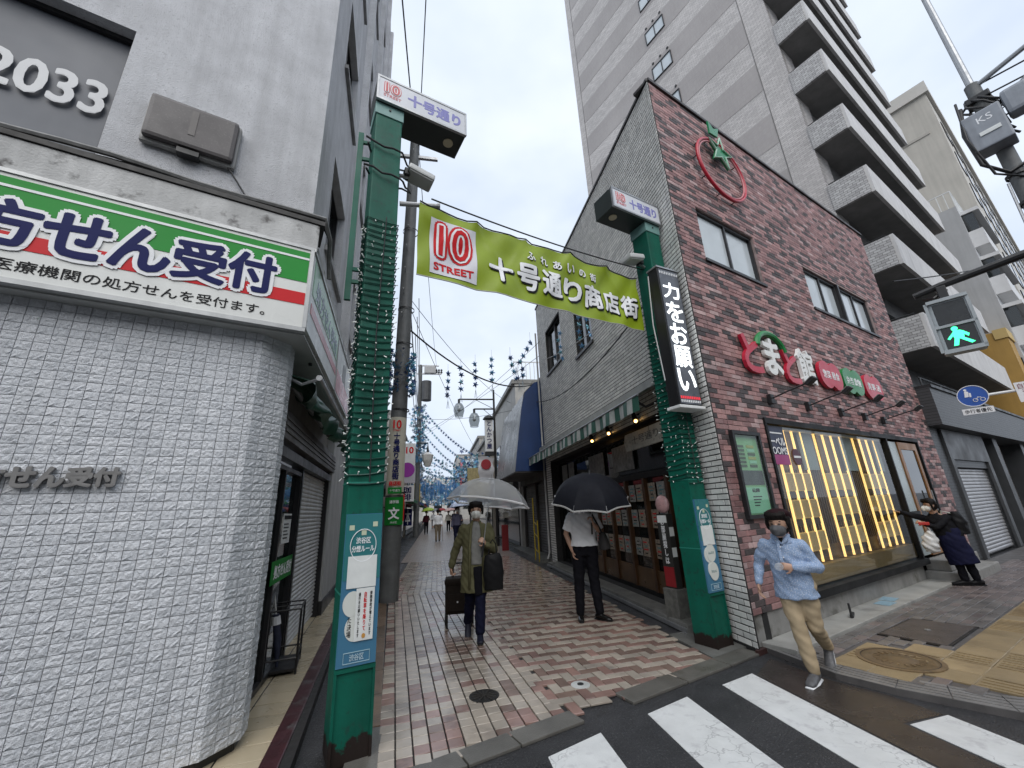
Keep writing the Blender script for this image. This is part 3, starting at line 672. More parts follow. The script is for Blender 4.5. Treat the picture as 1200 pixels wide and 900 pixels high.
fu = thing('folded_umbrella', 'folded dark blue umbrella leaning in the wire stand', 'umbrella', (-1.62, 5.2, FLOORZ+.05), R(12))
MB().tube([(0, 0, 0), (-.02, 0, .25), (-.06, 0, .5)], [.012, .04, .03], 9).build('canopy', mat('umbrella_navy', (.02, .025, .05), .6, .2, 20), fu, smooth=True); MB().tube([(-.06, 0, .5), (-.1, 0, .72), (-.11, 0, .78)], [.008, .008, .012], 8).build('handle', mat('pale_handle', (.5, .5, .48), .4, 0), fu); MB().tube([(-.045, 0, .40), (-.055, 0, .48)], [.043, .038], 9).build('strap', WHT, fu)
# ------------------------------------------------------------------ red brick corner shop (right)
BB = thing('brick_shop_building', 'two-storey corner shop, red brick front and pale grey brick flank', 'building', tuple(FO), fa)
HT = 8.43; BW = 8.6
RB = [mat('brick_rose', (.36, .205, .195), .6, .25, 7, .5, 70, rnd=.3), mat('brick_red', (.265, .14, .135), .6, .25, 7, .5, 70, rnd=.3), mat('brick_dark', (.07, .056, .056), .6, .3, 7, .5, 70, rnd=.3), mat('brick_pink', (.44, .31, .30), .6, .25, 7, .5, 70, rnd=.25)]
GB = [mat('brick_grey', (.74, .735, .70), .6, .15, 6, .35, 60, rnd=.12, streak=.15), mat('brick_grey_dull', (.66, .655, .625), .6, .15, 6, .35, 60, rnd=.12, streak=.15)]
MORT = mat('brown_mortar', (.32, .25, .24), .8, .3, 10); MORG = mat('grey_mortar', (.02, .02, .02), .8, .3, 10)
BZ0 = .36
W1 = (.64, 2.30, 5.12, 6.09); W2 = (4.10, 5.66, 5.12, 6.06); W3 = (5.72, 7.32, 5.12, 6.06)
GPo = (.27, .92, 1.36, 2.44); SHOP = (1.20, 7.36, BZ0-.01, 2.66)
holes = [W1, (W2[0], W3[1], W2[2], W2[3]), GPo, SHOP]
fw_ = holewall(0.135, BW, BZ0, HT, holes, .28, .012).build('front_wall', MORT, BB)
MB().box(.014, .135, .012, .03, BZ0, HT-.04).build('corner_strip', MORT, fw_)
_dk = {}
def redcol(i, j):
    # the siding repeats clusters of dark bricks, two or three together
    h = (math.sin(i*1.7+j*.9)+math.sin(i*.61-j*2.1+1.3)+math.sin(j*1.31+i*2.9)*.6)+random.gauss(0, .9)
    return 2 if h > 1.0 else (1 if h > .1 else (3 if h < -1.7 else 0))
BV = [unit_piece(.02, .06, .09) for _ in range(6)]
pieces('brick', fw_, courses(.014, BW, BZ0, HT-.04, .215, .0675, .007, holes, col=redcol), BV, RB, .009, y0=.012)
MB().box(0, BW, -.03, .3, HT-.035, HT+.02).build('coping', mat('dark_coping', (.05, .045, .045), .5, .2, 5, m=.3), BB)
# grey flank along the alley
SL = 8.19
sh = (.55, 7.35, .12, 2.92)      # shop opening in flank coordinates (x from the far end towards the street)
gw1 = (1.0, 2.55, 5.6, 7.0); gw2 = (3.7, 4.75, 5.15, 6.35)
fkh = [sh, gw1, gw2]
fk = holewall(0, SL-.115, .0, HT, fkh, .28, .0).build('flank_wall', MORG, BB, tuple(Matrix.Rotation(-fa, 3, 'Z') @ (Vector((3.4, 12.6, 0))-FO)), R(-111))
pieces('brick', fk, courses(0, SL-.002, .05, HT-.04, .225, .0675, .0135, fkh, col=lambda i, j: 0 if random.random() < .7 else 1), BV, GB, .006)
MB().box(-.02, SL-.0, -.03, .02, HT-.035, HT+.019).build('coping', MATS['dark_coping'], fk)
MB().box(SL-.115, SL-.012, .0, .022, 0, HT-.04).build('corner_strip', MORG, fk)
inv = Matrix.Rotation(-fa, 3, 'Z')
def L2(x, y): q = inv @ (Vector((x, y, 0))-FO); return (q.x, q.y)
MB().prism([L2(3.7, 4.85), L2(11.1, 7.6), L2(8.6, 13.8), L2(3.7, 12.5)], HT-.4, HT-.2).build('roof', CONC, BB)
MB().prism([L2(3.7, 12.5), L2(8.6, 13.8), L2(8.5, 14.0), L2(3.41, 12.62)], 0, HT).build('back_wall', CONC, BB)
MB().prism([L2(11.1, 7.6), L2(11.42, 7.5), L2(8.8, 13.9), L2(8.6, 13.8)], 0, HT).build('party_wall', CONC, BB)
MB().prism([L2(3.7, 4.85), L2(11.1, 7.6), L2(8.6, 13.8), L2(3.7, 12.5)], 3.1, 3.3).build('upper_floor', CONC, BB)
# concrete base, apron and door step
MB().box(.15, 5.55, .03, .3, SZ, BZ0).build('base', CONC, BB); MB().box(.012, .15, .03, .045, SZ, BZ0).build('base', CONC, BB); MB().box(7.36, BW, .0, .3, SZ, BZ0-.002).build('base', CONC, BB)
MB().box(.12, 5.6, -.33, .03, 0, SZ+.045).build('apron', mat('apron_concrete', (.33, .325, .30), .5, .2, 3, .25, 60, streak=.1, grime=((.2, .195, .18), 2)), BB, bevel=.008)
MB().box(5.6, 7.7, -.5, .05, 0, .22).build('door_step', CONC, BB, bevel=.02); MB().box(5.75, 7.6, -.28, .05, .22, .40).build('door_step', CONC, BB, bevel=.02)
MB().box(-.04, .5, -.02, .02, -.01, .05).build('drain_cover', mat('maroon_steel', (.05, .022, .02), .4, .3, 8), BB)
for q in (W1, W2, W3):
    window(fw_, *q, depth=.10, mull=1, fw_=.05, pane=mat('frosted_window', (.50, .55, .58), .12, .08, 1.5)); MB().box(q[0], q[1], .4, .42, q[2], q[3]).build('blind', mat('room_dim', (.16, .17, .18), .9, .3, 2), fw_)
    MB().box(q[0]-.03, q[1]+.03, -.025, .06, q[2]-.05, q[2]-.003).build('sill', DARKF, fw_)
MB().box(W2[1], W3[0], .0, .12, W2[2], W2[3]).build('window_post', DARKF, fw_)
for q in (gw1, gw2):
    window(fk, *q, depth=.12, mull=1); MB().box(q[0], q[1], .4, .42, q[2], q[3]).build('blind', MATS['room_dim'], fk)
    MB().box(q[0]-.05, q[1]+.05, -.05, .0, q[2]-.07, q[2]-.003).build('sill', DARKF, fk)
# poster case left of the shop window, lighting painted into its mint green
pc = thing('poster_case', 'black framed green property poster case on the red brick', 'poster case', tuple(FO), fa)
a, b_, c, d = GPo; mb = MB(); e = .045
mb.box(a, b_, -.05, .06, c, c+e); mb.box(a, b_, -.05, .06, d-e, d); mb.box(a, a+e, -.048, .06, c+e, d-e); mb.box(b_-e, b_, -.048, .06, c+e, d-e); mb.build('frame', BLACK, pc)
PGR = mat('poster_green', (.25, .55, .24), .35, .1, 4); PGR2 = mat('poster_mint', (.30, .66, .42), .35, .05, 4)
MB().box(a+e, b_-e, .0, .05, c+e, d-e).build('poster', PGR, pc); MB().box(a+e+.02, b_-e-.02, -.006, -.001, c+.06, c+.37).build('poster_panel', PGR2, pc)
MB().box(a+e+.02, b_-e-.02, -.006, -.001, c+.40, c+.58).build('photo_panel', mat('photo_dark', (.04, .06, .05), .4, .6, 14), pc)
for k in range(6):
    MB().box(a+.07, a+.26, -.005, -.001, c+.62+k*.05, c+.652+k*.05).build('text_block', mat('print_olive', (.05, .10, .04), .5, 0), pc)
    MB().box(a+.33, a+.5, -.005, -.001, c+.62+k*.05, c+.655+k*.05).build('text_block', [MATS['print_olive'], PGR2, mat('print_yellow', (.42, .45, .12), .5, 0)][k % 3], pc)
text('65,000', pc, (a+.33, -.009, c+.33), BLK, h=.05, bold=.02)
for k in range(4): MB().box(a+.24, a+.44-.03*k, -.009, -.007, c+.25-k*.035, c+.262-k*.035).build('text_line', BLK, pc)
MB().box(a+e, b_-e, -.03, -.026, c+e, d-e).build('glass', CLEAR, pc)

# shop window: framed glazing, lit display behind
x0, x1, z0, z1 = SHOP
sw_ = thing('shop_window', 'wide black framed shop window with lit wooden display', 'shop window', tuple(FO), fa)
FRB = mat('window_black', (.010, .010, .010), .5, .1, 4, spec=.2)
mb = MB(); mb.box(x0-.02, x1+.02, -.025, .09, z1-.06, z1+.02); mb.box(x0-.02, 5.62, -.07, .09, z0, z0+.09); mb.box(x0-.019, x0+.03, -.02, .09, z0+.09, z1-.06); mb.box(5.55, 5.60, -.02, .09, z0+.09, z1-.06); mb.box(x1-.04, x1+.02, -.02, .09, z0+.05, z1-.06); mb.build('frame', FRB, sw_)
MB().box(x0+.03, 5.55, .03, .036, z0+.09, z1-.06).build('pane', CLEAR, sw_)
WOOD = mat('display_wood', (.10, .05, .018), .45, .4, 2, .2, 40, streak=.3); PLY = mat('counter_ply', (.26, .17, .075), .4, .3, 1.3, .1, 30)
WARM = mat('warm_strip', (1, .8, .45), .5, 0, em=(1, .58, .17), es=1.15, rv=0)
SHELF = mat('glow_painted_shelf', (.5, .36, .14), .5, .3, 8, em=(1, .55, .14), es=.2)  # amber emission puts the strips' light into the shelf boxes
DIV = .17; MB().box(x0+.06, 5.55, DIV, DIV+.05, z0, z1).build('back_panel', WOOD, sw_)
xx = x0+.08
while xx < 5.5: MB().box(xx, xx+.028, DIV-.03, DIV-.001, z0+.55, 1.98).build('slat', WOOD, sw_); xx += .075
MB().box(x0+.06, 5.55, .06, .165, z0+.11, z0+.33).build('counter', PLY, sw_); MB().box(x0+.06, 5.55, .06, .165, 2.56, 2.66).build('ceiling', WHT, sw_)
GREYP = mat('grey_panel', (.30, .34, .35), .5, .1, 2)
for xa, xb in ((x0+.06, 1.55), (2.35, 2.80), (3.80, 4.28), (5.25, 5.5)): MB().box(xa, xb, DIV-.05, DIV-.031, 1.98, 2.56).build('upper_panel', GREYP, sw_)
for gx, pt in ((1.64, .26), (2.88, .31), (4.36, .31)):
    for k in range(4):
        xs = gx+k*pt; MB().box(xs, xs+.026, DIV-.06, DIV-.035, z0+.35, 2.56).build('light_strip', WARM, sw_)
    for r_, zz in enumerate((.98, 1.42, 1.80)):
        for k in range(3):
            xa = gx+.045+k*pt
            MB().box(xa, xa+pt-.06, DIV-.05, DIV-.031, zz-.13, zz+.13).build('shelf_box', SHELF, sw_)
            for q in range(6): MB().box(xa+.012+q*.035, xa+.03+q*.035, DIV-.058, DIV-.0505, zz-.12, zz+.12).build('box_slat', mat('pale_slat', (.55, .42, .22), .5, .1), sw_)
            MB().box(xa, xa+pt-.06, DIV-.045, DIV-.031, zz-.22, zz-.14).build('shelf_gap_shade', mat('shelf_shadow', (.05, .025, .01), .6, 0), sw_)  # dark strip painted for the shade below each shelf box
# posters stuck on the glass
MB().box(x0+.05, x0+.50, .018, .024, 2.03, 2.58).build('poster_navy', mat('poster_navy', (.012, .016, .05), .4, 0), sw_); MB().box(x0+.05, x0+.50, .014, .0175, 2.03, 2.17).build('poster_magenta', mat('poster_magenta', (.32, .03, .16), .4, 0), sw_)
text('ーベル', sw_, (x0+.28, .014, 2.355), WHT, h=.11, w=.38, bold=.03); text('OOMS', sw_, (x0+.28, .010, 2.225), WHT, h=.10, w=.40, bold=.01)
MB().box(x0+.12, x0+.44, .014, .0175, 2.47, 2.49).build('poster_line', WHT, sw_)
MB().ycyl((x0+.74, .024, 2.15), .12, .006).build('round_sticker', mat('maroon_sticker', (.07, .012, .03), .4, 0), sw_); MB().box(x0+.64, x0+.84, .012, .0165, 2.135, 2.165).build('sticker_band', WHT, sw_)
# entrance: sidelight and wooden door
mb = MB(); mb.box(5.63, 6.13, .02, .03, .46, 2.56); mb.build('sidelight_pane', mat('frosted_glass', (.36, .42, .42), .25, .08, 2), sw_)
MB().box(5.63, 6.13, -.02, .06, 1.17, 1.23).build('sidelight_bar', FRB, sw_); MB().box(5.6, 7.34, .3, 1.4, .40, .44).build('threshold', CONCD, sw_)
dr = obj('door', None, sw_, (6.15, 0, 0)); DWO = mat('door_wood', (.26, .115, .03), .4, .25, 4, .1, 60, streak=.3)
for q in ((0, .12, .44, 2.56), (.95, 1.07, .44, 2.56), (.12, .95, 2.42, 2.56), (.12, .95, .44, .60)): MB().box(q[0], q[1], .0, .06, q[2], q[3]).build('stile', DWO, dr)
MB().box(.12, .95, .02, .03, .60, 2.42).build('door_pane', glass('dark_pane', (.25, .25, .25), .03, .5), dr); MB().tube([(.9, -.05, 1.2), (.9, -.05, 1.6)], .012, 8).build('handle', STEEL, dr)
MB().box(5.6, 7.34, 1.4, 1.45, .4, 2.66).build('inner_wall', mat('inner_dark', (.03, .024, .02), .7, .3, 3), sw_)

# neon tomato: red outline, green star leaves
TM = thing('tomato_sign', 'outline tomato sign, red oval tube with green star leaves', 'sign', tuple(FO), fa)
cx, cz = 1.60, 7.26
RT = mat('red_tube', (.42, .012, .03), .3, .05); GT = mat('green_tube', (.01, .2, .075), .3, .05)
for off, rr in ((0, .028), (.05, .016)):
    pts = [(cx+(.70-off)*math.cos(a_), -.09, cz-.06+(.62-off)*math.sin(a_)) for a_ in [2*math.pi*k/48 for k in range(49)]]
    MB().tube(pts, rr, 8, cap=False).build('outline_tube', RT if off == 0 else mat('pale_red_tube', (.5, .16, .17), .3, 0), TM, smooth='all')
def star(cx, cz, ro, ri, n, ph=90): return [(cx+(ro if k % 2 == 0 else ri)*math.cos(R(ph)+math.pi*k/n), cz+(ro if k % 2 == 0 else ri)*math.sin(R(ph)+math.pi*k/n)) for k in range(2*n)]
S1 = star(cx+.06, cz+.36, .36, .14, 5, 80)
MB().vprism(S1, -.10, -.07).build('leaf_star', GT, TM); MB().tube([(x, -.115, z) for x, z in S1+S1[:1]], .016, 6).build('star_tube', mat('pale_green_tube', (.35, .55, .42), .3, 0), TM)
MB().vprism([(cx-.14, cz+.72), (cx+.1, cz+.74), (cx+.2, cz+1.0), (cx+.02, cz+.9), (cx-.12, cz+1.02)], -.105, -.075).build('stem', GT, TM)
for k in range(10): a_ = 2*math.pi*k/10; MB().tube([(cx+.7*math.cos(a_), -.09, cz-.06+.62*math.sin(a_)), (cx+.7*math.cos(a_), .0, cz-.06+.62*math.sin(a_))], .01, 5).build('standoff', BLACK, TM)
# shop name: raised letters and three coloured lozenges
NM = thing('shop_name_sign', 'raised red and white shop name letters with coloured lozenges on brick', 'sign', tuple(FO), fa)
REDL = mat('red_letter', (.48, .018, .045), .35, .05); GRNL = mat('green_letter', (.012, .2, .05), .35, .05); WHL = mat('white_letter', (.75, .75, .73), .35, .05)
for ch, x, h, w_, m_, z in (('と', 1.20, .56, .42, REDL, 3.64), ('ま', 1.80, .58, .42, WHL, 3.68), ('と', 2.34, .54, .40, REDL, 3.60), ('館', 2.88, .60, .50, WHL, 3.68)):
    text(ch, NM, (x, -.012, z), m_, h=h, w=w_, bold=.03 if ch != '館' else .02, ext=.05, name='letter')
MB().tube([(1.42+.40*(1-math.cos(a_)), -.05, 3.80+.27*math.sin(a_)) for a_ in [math.pi*(.02+.96*k/14) for k in range(15)]], (.045), 8).build('green_arc', GRNL, NM, smooth=True)
for i, (x, m_, s) in enumerate(((3.72, REDL, '惣菜 軽食'), (4.66, GRNL, '弁当 飲物'), (5.62, REDL, '青果 酒'))):
    pts = []
    for k in range(40):
        a_ = 2*math.pi*k/40; rr = 1+.10*abs(math.sin(a_*1.0))**.3-.16*abs(math.cos(a_*1))**12*0
        ppx = .43*math.copysign(abs(math.cos(a_))**.75, math.cos(a_)); ppz = (.27-.075*math.exp(-(ppx/.09)**2))*math.copysign(abs(math.sin(a_))**.75, math.sin(a_)); pts.append((x+ppx, 3.63+ppz))
    MB().vprism(pts, -.075, -.02).build('lozenge', m_, NM); text(s, NM, (x, -.076, 3.63), WHT, h=.15, w=.62, bold=.01, ext=.004)
# five swan-neck spotlights
for i, t in enumerate((1.48, 2.62, 3.82, 4.82, 5.74)):
    sp = thing('spotlight', ['long-armed black spotlight under the first red letter, nearest the alley', 'long-armed black spotlight below the white kanji', 'long-armed black spotlight below the red lozenge beside the kanji', 'long-armed black spotlight below the green lozenge', 'long-armed black spotlight below the last red lozenge'][i], 'spotlight', FP(t, 0, 2.98), fa, 'spotlights over the shop window')
    MB().box(-.05, .05, -.06, .0, -.08, .06).build('bracket', BLACK, sp, bevel=.006); MB().tube([(0, -.05, 0), (.02, -.3, .06), (.03, -.52, .10)], .011, 7).build('arm', BLACK, sp)
    MB().cbox((.035, -.57, .115), (.115, .14, .05), mx=Matrix.Rotation(R(-35), 3, 'X')).build('head', BLACK, sp, bevel=.012); MB().cbox((.035, -.55, .145), (.09, .1, .008), mx=Matrix.Rotation(R(-35), 3, 'X')).build('lens', mat('lamp_lens', (.3, .3, .28), .2, 0), sp)
# loose bits on the apron
o = MB(); o.box(-.11, .11, -.02, .02, 0, .03); o.box(-.13, -.1, -.012, .012, .0, .17); tag(o.build('door_stop', BLACK, None, FP(1.95, .15, SZ+.046), fa+.3, bevel=.006), 'black metal door stop lying on the concrete apron', 'door stop')
for i, (t, ou) in enumerate(((3.0, .16), (3.33, .10))):
    o = MB().box(-.14, .14, -.09, .09, 0, .004).build('flyer', mat('pale_blue_paper', (.25, .38, .45), .35, .2, 20), None, FP(t, ou, SZ+.047), fa+.1*i)
    tag(o, ['pale blue wet flyer on the concrete apron, nearer the corner', 'pale blue wet flyer on the concrete apron, nearer the door'][i], 'flyer', 'flyers on the apron')

# ------------------------------------------------------------------ alley side of the shop
SS = thing('alley_shop_front', 'dark glazed alley shop front with wooden frames and paper notices', 'shop front', (3.4, 12.6, 0), R(-90))
a, b_, c, d = sh
MB().box(a, b_, .26, .29, c, d).build('glazing', glass('shop_pane', (.35, .33, .3), .03, .55), SS); MB().box(a, b_, 1.3, 1.35, c, d).build('inner_wall', MATS['inner_dark'], SS); MB().box(a, b_, .2, 1.3, c-.02, c+.01).build('inner_floor', CONCD, SS)
MB().box(a, b_, -.30, .32, .0, c-.001).build('step', CONCD, SS, bevel=.015); MB().box(a, b_, -.32, -.30, .02, .07).build('step_nosing', STEEL, SS)
MB().box(a, b_, .18, .25, 2.02, 2.12).build('transom', FRB, SS); MB().box(a, b_, .18, .25, c, c+.07).build('sill', FRB, SS); MB().box(a, b_, .16, .25, d-.1, d).build('head', FRB, SS)
DKW = mat('stained_wood', (.06, .027, .011), .4, .3, 5, .1, 50, streak=.3)
POSTM = [mat('notice_mix', (.26, .26, .24), .5, .7, 30), mat('notice_mix_warm', (.28, .23, .18), .5, .7, 26)]
for i in range(10):
    x = a+.02+i*(b_-a-.1)/9
    MB().box(x, x+.075, .17, .25, c+.07, 2.02).build('post', DKW if i > 3 else FRB, SS)
    if i < 9:
        for zz in (.86, 1.34, 1.78):
            if i > 2 or random.random() < .3:
                for q in (0, 1):
                    xq = x+.12+q*.29+random.uniform(-.02, .02); MB().box(xq, xq+.24, .215, .219, zz-.15, zz+.15).build('notice', POSTM[(i+q) % 2], SS)
                    for ln in range(4): MB().box(xq+.02+random.uniform(0, .06), xq+.2-random.uniform(0, .06), .2125, .2145, zz-.11+ln*.06, zz-.09+ln*.06).build('print_line', [BLK, REDP, mat('print_teal', (.05, .18, .2), .5, 0)][random.randrange(3)], SS)
        if i > 2: MB().box(x+.075, x+.70, .20, .24, c+.07, c+.40).build('panel', mat('varnished_board', (.09, .048, .02), .35, .3, 4, streak=.3), SS)
for xq in (3.2, 4.6): MB().box(xq, xq+.9, .205, .225, 2.22, 2.72).build('banner_notice', mat('dim_notice', (.2, .2, .19), .5, .5, 14), SS)
for xq in (1.0, 1.6): MB().box(xq, xq+.45, .205, .225, 2.1, 2.75).build('banner_notice', MATS['dim_notice'], SS)
o = MB().vprism([(5.75, 2.5), (7.2, 2.5), (7.2, 2.80), (5.75, 2.80), (5.68, 2.65)], -.02, .02).build('name_board', mat('old_board', (.42, .40, .34), .5, .2, 6, grime=((.15, .14, .12), 18)), SS)
text('十号通り', SS, (6.45, -.022, 2.66), mat('grey_ink', (.08, .08, .08), .5, 0), h=.14, w=.9)
# striped awning
AW = thing('striped_awning', 'green and white striped awning over the alley shop front', 'awning', (3.4, 12.6, 0), R(-90))
SWH = mat('stripe_white', (.5, .52, .49), .55, .15, 8, streak=.2); SGR = mat('stripe_green', (.015, .10, .065), .55, .15, 8)
L0, L1 = -.2, 7.3; n = 44
for i in range(n):
    xa, xb = L0+(L1-L0)*i/n, L0+(L1-L0)*(i+1)/n-.0005; j1, j2 = .012*math.sin(i*1.3), .012*math.sin((i+1)*1.3)
    mb = MB(); top = [(xa, -.02, 3.52), (xb, -.02, 3.52)]
    mb.add([(xa, -.02, 3.36), (xb, -.02, 3.36), (xb, -.50+j2, 3.13), (xa, -.50+j1, 3.13), (xb, -.51+j2*2, 2.90), (xa, -.51+j1*2, 2.90)], [(0, 3, 2, 1), (3, 5, 4, 2)])
    mb.build('stripe', SGR if i % 2 else SWH, AW)
MB().tube([(L0, -.5, 3.14), (L1, -.5, 3.14)], .018, 8).build('front_bar', STEEL, AW); MB().box(L0, L1+.1, -.14, -.015, 3.34, 3.46).build('cassette', mat('pale_cassette', (.34, .34, .32), .5, .2, 4), AW)
for x in (L0+.3, L1-.2): MB().tube([(x, -.05, 3.1), (x, -.28, 3.0), (x, -.5, 3.13)], .02, 6).build('arm', BLACK, AW)
for i, x in enumerate((4.3, 5.2, 6.35)):
    sp = thing('bullet_lamp', ['lit black bullet lamp over the alley shop, farthest from the street', 'lit black bullet lamp over the alley shop, middle of three', 'lit black bullet lamp over the alley shop, nearest the gate pillar'][i], 'lamp', (3.4, 12.6-x, 2.98), R(-90), 'bullet lamps over the alley shop')
    MB().tube([(0, 0, 0.08), (0, -.10, .06)], .012, 6).build('arm', BLACK, sp); MB().tube([(-.02, -.10, .10), (.03, -.10, -.03)], [.035, .05], 12).build('shade', BLACK, sp)
    MB().ball((.035, -.10, -.045), .03, 8).build('bulb', mat('bulb_glow', (1, .7, .3), .4, 0, em=(1, .55, .16), es=6, rv=0), sp)
# narrow advertising totem by the pillar
tt_ = thing('advert_totem', 'narrow upright advertising board, dark with red foot, behind the right pillar', 'signboard', (3.22, 5.62, 0.02), R(-75))
MB().box(-.12, .12, -.1, .1, 0, .45).build('base', mat('old_stone', (.12, .12, .11), .5, .4, 14), tt_, bevel=.01); MB().box(-.1, .1, -.05, .05, .45, 1.42).build('board', mat('board_dark', (.03, .03, .028), .4, .1), tt_)
MB().box(-.09, .09, -.056, -.0505, .47, .72).build('red_panel', mat('dull_red_panel', (.25, .015, .02), .5, .1), tt_); vtext('お部屋探しは', tt_, (0, -.053, 1.06), WHT, h=.6, w=.07, bold=.02)
MB().box(-.085, .085, -.056, -.0505, 1.3, 1.4).build('print_block', PAPER, tt_); MB().ball((0, 0, 1.55), (.13, .05, .13), 12).build('round_head', mat('pink_plastic', (.5, .3, .3), .3, .3, 12), tt_, smooth='all')
for zz in (.85, 1.12): MB().box(.1, .104, -.04, .04, zz, zz+.12).build('sticker', PAPER, tt_)
dp = MB().tube([(3.36, 12.72, HT-.9), (3.36, 12.72, .3), (3.28, 12.66, .12)], .03, 8).build('downpipe', mat('downpipe_grey', (.4, .4, .39), .5, .15, 4), None, smooth=True)
tag(dp, 'pale grey downpipe at the far end of the grey brick flank', 'pipe')
# ------------------------------------------------------------------ tiled apartment tower behind the shop
TA = R(22); TO = Vector((14.5, 10.0, 0)); tdx = Vector((math.cos(TA), math.sin(TA), 0)); tout = Vector((math.sin(TA), -math.cos(TA), 0))
def brickmat(name, c1, c2, mo, bw, bh, rough=.5, ms=.008, bump=.3, axis=0):
    M = bpy.data.materials.new(name); M.use_nodes = True; MATS[name] = M; n, l = M.node_tree.nodes, M.node_tree.links; p = n['Principled BSDF']
    t = n.new('ShaderNodeTexCoord'); sp = n.new('ShaderNodeSeparateXYZ'); cb = n.new('ShaderNodeCombineXYZ'); l.new(t.outputs['Object'], sp.inputs[0]); l.new(sp.outputs[axis], cb.inputs[0]); l.new(sp.outputs[2], cb.inputs[1])
    br = n.new('ShaderNodeTexBrick'); br.inputs['Scale'].default_value = 1; br.inputs['Brick Width'].default_value = bw; br.inputs['Row Height'].default_value = bh; br.inputs['Mortar Size'].default_value = ms; br.inputs['Bias'].default_value = 0
    for k, c in (('Color1', c1), ('Color2', c2), ('Mortar', mo)): br.inputs[k].default_value = (*c, 1)
    l.new(cb.outputs[0], br.inputs['Vector']); nn = n.new('ShaderNodeTexNoise'); nn.inputs['Scale'].default_value = .5; nn.inputs['Detail'].default_value = 5; l.new(t.outputs['Object'], nn.inputs['Vector'])
    mr = n.new('ShaderNodeMapRange'); mr.inputs['To Min'].default_value = .75; mr.inputs['To Max'].default_value = 1.15; l.new(nn.outputs[0], mr.inputs[0])
    mm = n.new('ShaderNodeMixRGB'); mm.blend_type = 'MULTIPLY'; mm.inputs[0].default_value = 1; l.new(br.outputs[0], mm.inputs[1]); l.new(mr.outputs[0], mm.inputs[2]); l.new(mm.outputs[0], p.inputs['Base Color'])
    bu = n.new('ShaderNodeBump'); bu.invert = True; bu.inputs['Strength'].default_value = bump; bu.inputs['Distance'].default_value = .02; l.new(br.outputs['Fac'], bu.inputs['Height']); l.new(bu.outputs[0], p.inputs['Normal']); p.inputs['Roughness'].default_value = rough
    return M
TT = brickmat('tower_tile', (.56, .53, .51), (.42, .395, .38), (.26, .245, .235), .24, .09)
TTY = brickmat('tower_tile_end', (.50, .49, .48), (.33, .32, .315), (.15, .145, .14), .2, .09, axis=1)
TPAN = brickmat('tower_panel', (.36, .335, .32), (.335, .31, .3), (.27, .25, .24), .05, .3, ms=.004, bump=.15)
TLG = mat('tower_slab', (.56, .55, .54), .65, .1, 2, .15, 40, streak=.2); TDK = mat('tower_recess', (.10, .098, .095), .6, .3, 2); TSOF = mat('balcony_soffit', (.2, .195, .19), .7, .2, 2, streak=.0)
TW = thing('apartment_tower', 'tall grey tiled apartment tower with stacked balconies behind the brick shop', 'building', tuple(TO), TA)
DEP, TLEN, FH, NF = 12.0, 12.2, 3.0, 15
top = NF*FH+1.5
# flank facing the alley: local frame x from the far end towards the street corner
tf = MB().box(0, DEP, 0, .3, 0, top).build('flank_wall', TT, TW, (0, DEP, 0), R(-90))
for k in range(NF):
    zt = 17.62+3.0*(k-4)-.02
    if zt < 2: continue
    MB().box(.55, 11.0, -.012, -.001, zt-1.62, zt).build('panel', TPAN, tf)
    if zt > 6:
        q = (6.15, 7.55, zt-.02+.1, zt+.98)
        wq = window(tf, 6.2, 7.5, zt-1.35, zt-.35, depth=-.02, mull=1, fw_=.05, pane=MATS['frosted_window']); MB().box(6.2, 7.5, -.010, -.006, zt-1.35, zt-.35).build('blind', MATS['room_dim'], tf)
        for v_ in (6.35, 6.85, 7.35): MB().ycyl((v_, -.005, zt-.02), .07, .05, 10).build('vent', BLACK, tf)
for x in (.5, 11.02): MB().box(x, x+.03, -.016, -.001, 0, top).build('joint', mat('joint_grey', (.15, .145, .14), .7, 0), tf)
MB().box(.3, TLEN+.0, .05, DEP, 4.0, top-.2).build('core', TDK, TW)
MB().box(.0, 1.2, 0.0, .4, 0, top).build('front_pier', TT, TW); MB().box(TLEN-.5, TLEN, -.2, .4, 0, top).build('front_pier', TT, TW)
MB().box(-.1, TLEN+.1, -1.1, DEP, top-.2, top+.3).build('roof_slab', TLG, TW)
for k in range(NF-1):
    zt = 6.95+FH*k*.98                      # parapet top
    bk = obj('balcony', None, TW, (0, 0, zt))
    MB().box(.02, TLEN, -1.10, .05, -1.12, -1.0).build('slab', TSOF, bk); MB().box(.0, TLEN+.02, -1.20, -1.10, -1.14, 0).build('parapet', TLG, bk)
    MB().box(-.04, .08, -1.10, .0, -1.13, -.02).build('end_wall', TTY, bk); MB().box(TLEN-.08, TLEN+.03, -1.10, .0, -1.13, -.02).build('end_wall', TTY, bk)
    MB().tube([(.02, -1.0, .05), (.02, -.05, .05)], .02, 6).build('rail', BLACK, bk)
    if k % 3 == 1: MB().box(3.0+k*.3, 3.8+k*.3, -.35, .0, -.98, -.3).build('air_conditioner', mat('ac_white', (.4, .4, .39), .5, .1), bk)
    for x in (1.6, 4.2, 7.2, 10.0): MB().box(x, x+1.5, .0, .045, -.95, 1.0).build('balcony_window', GLASS, bk)
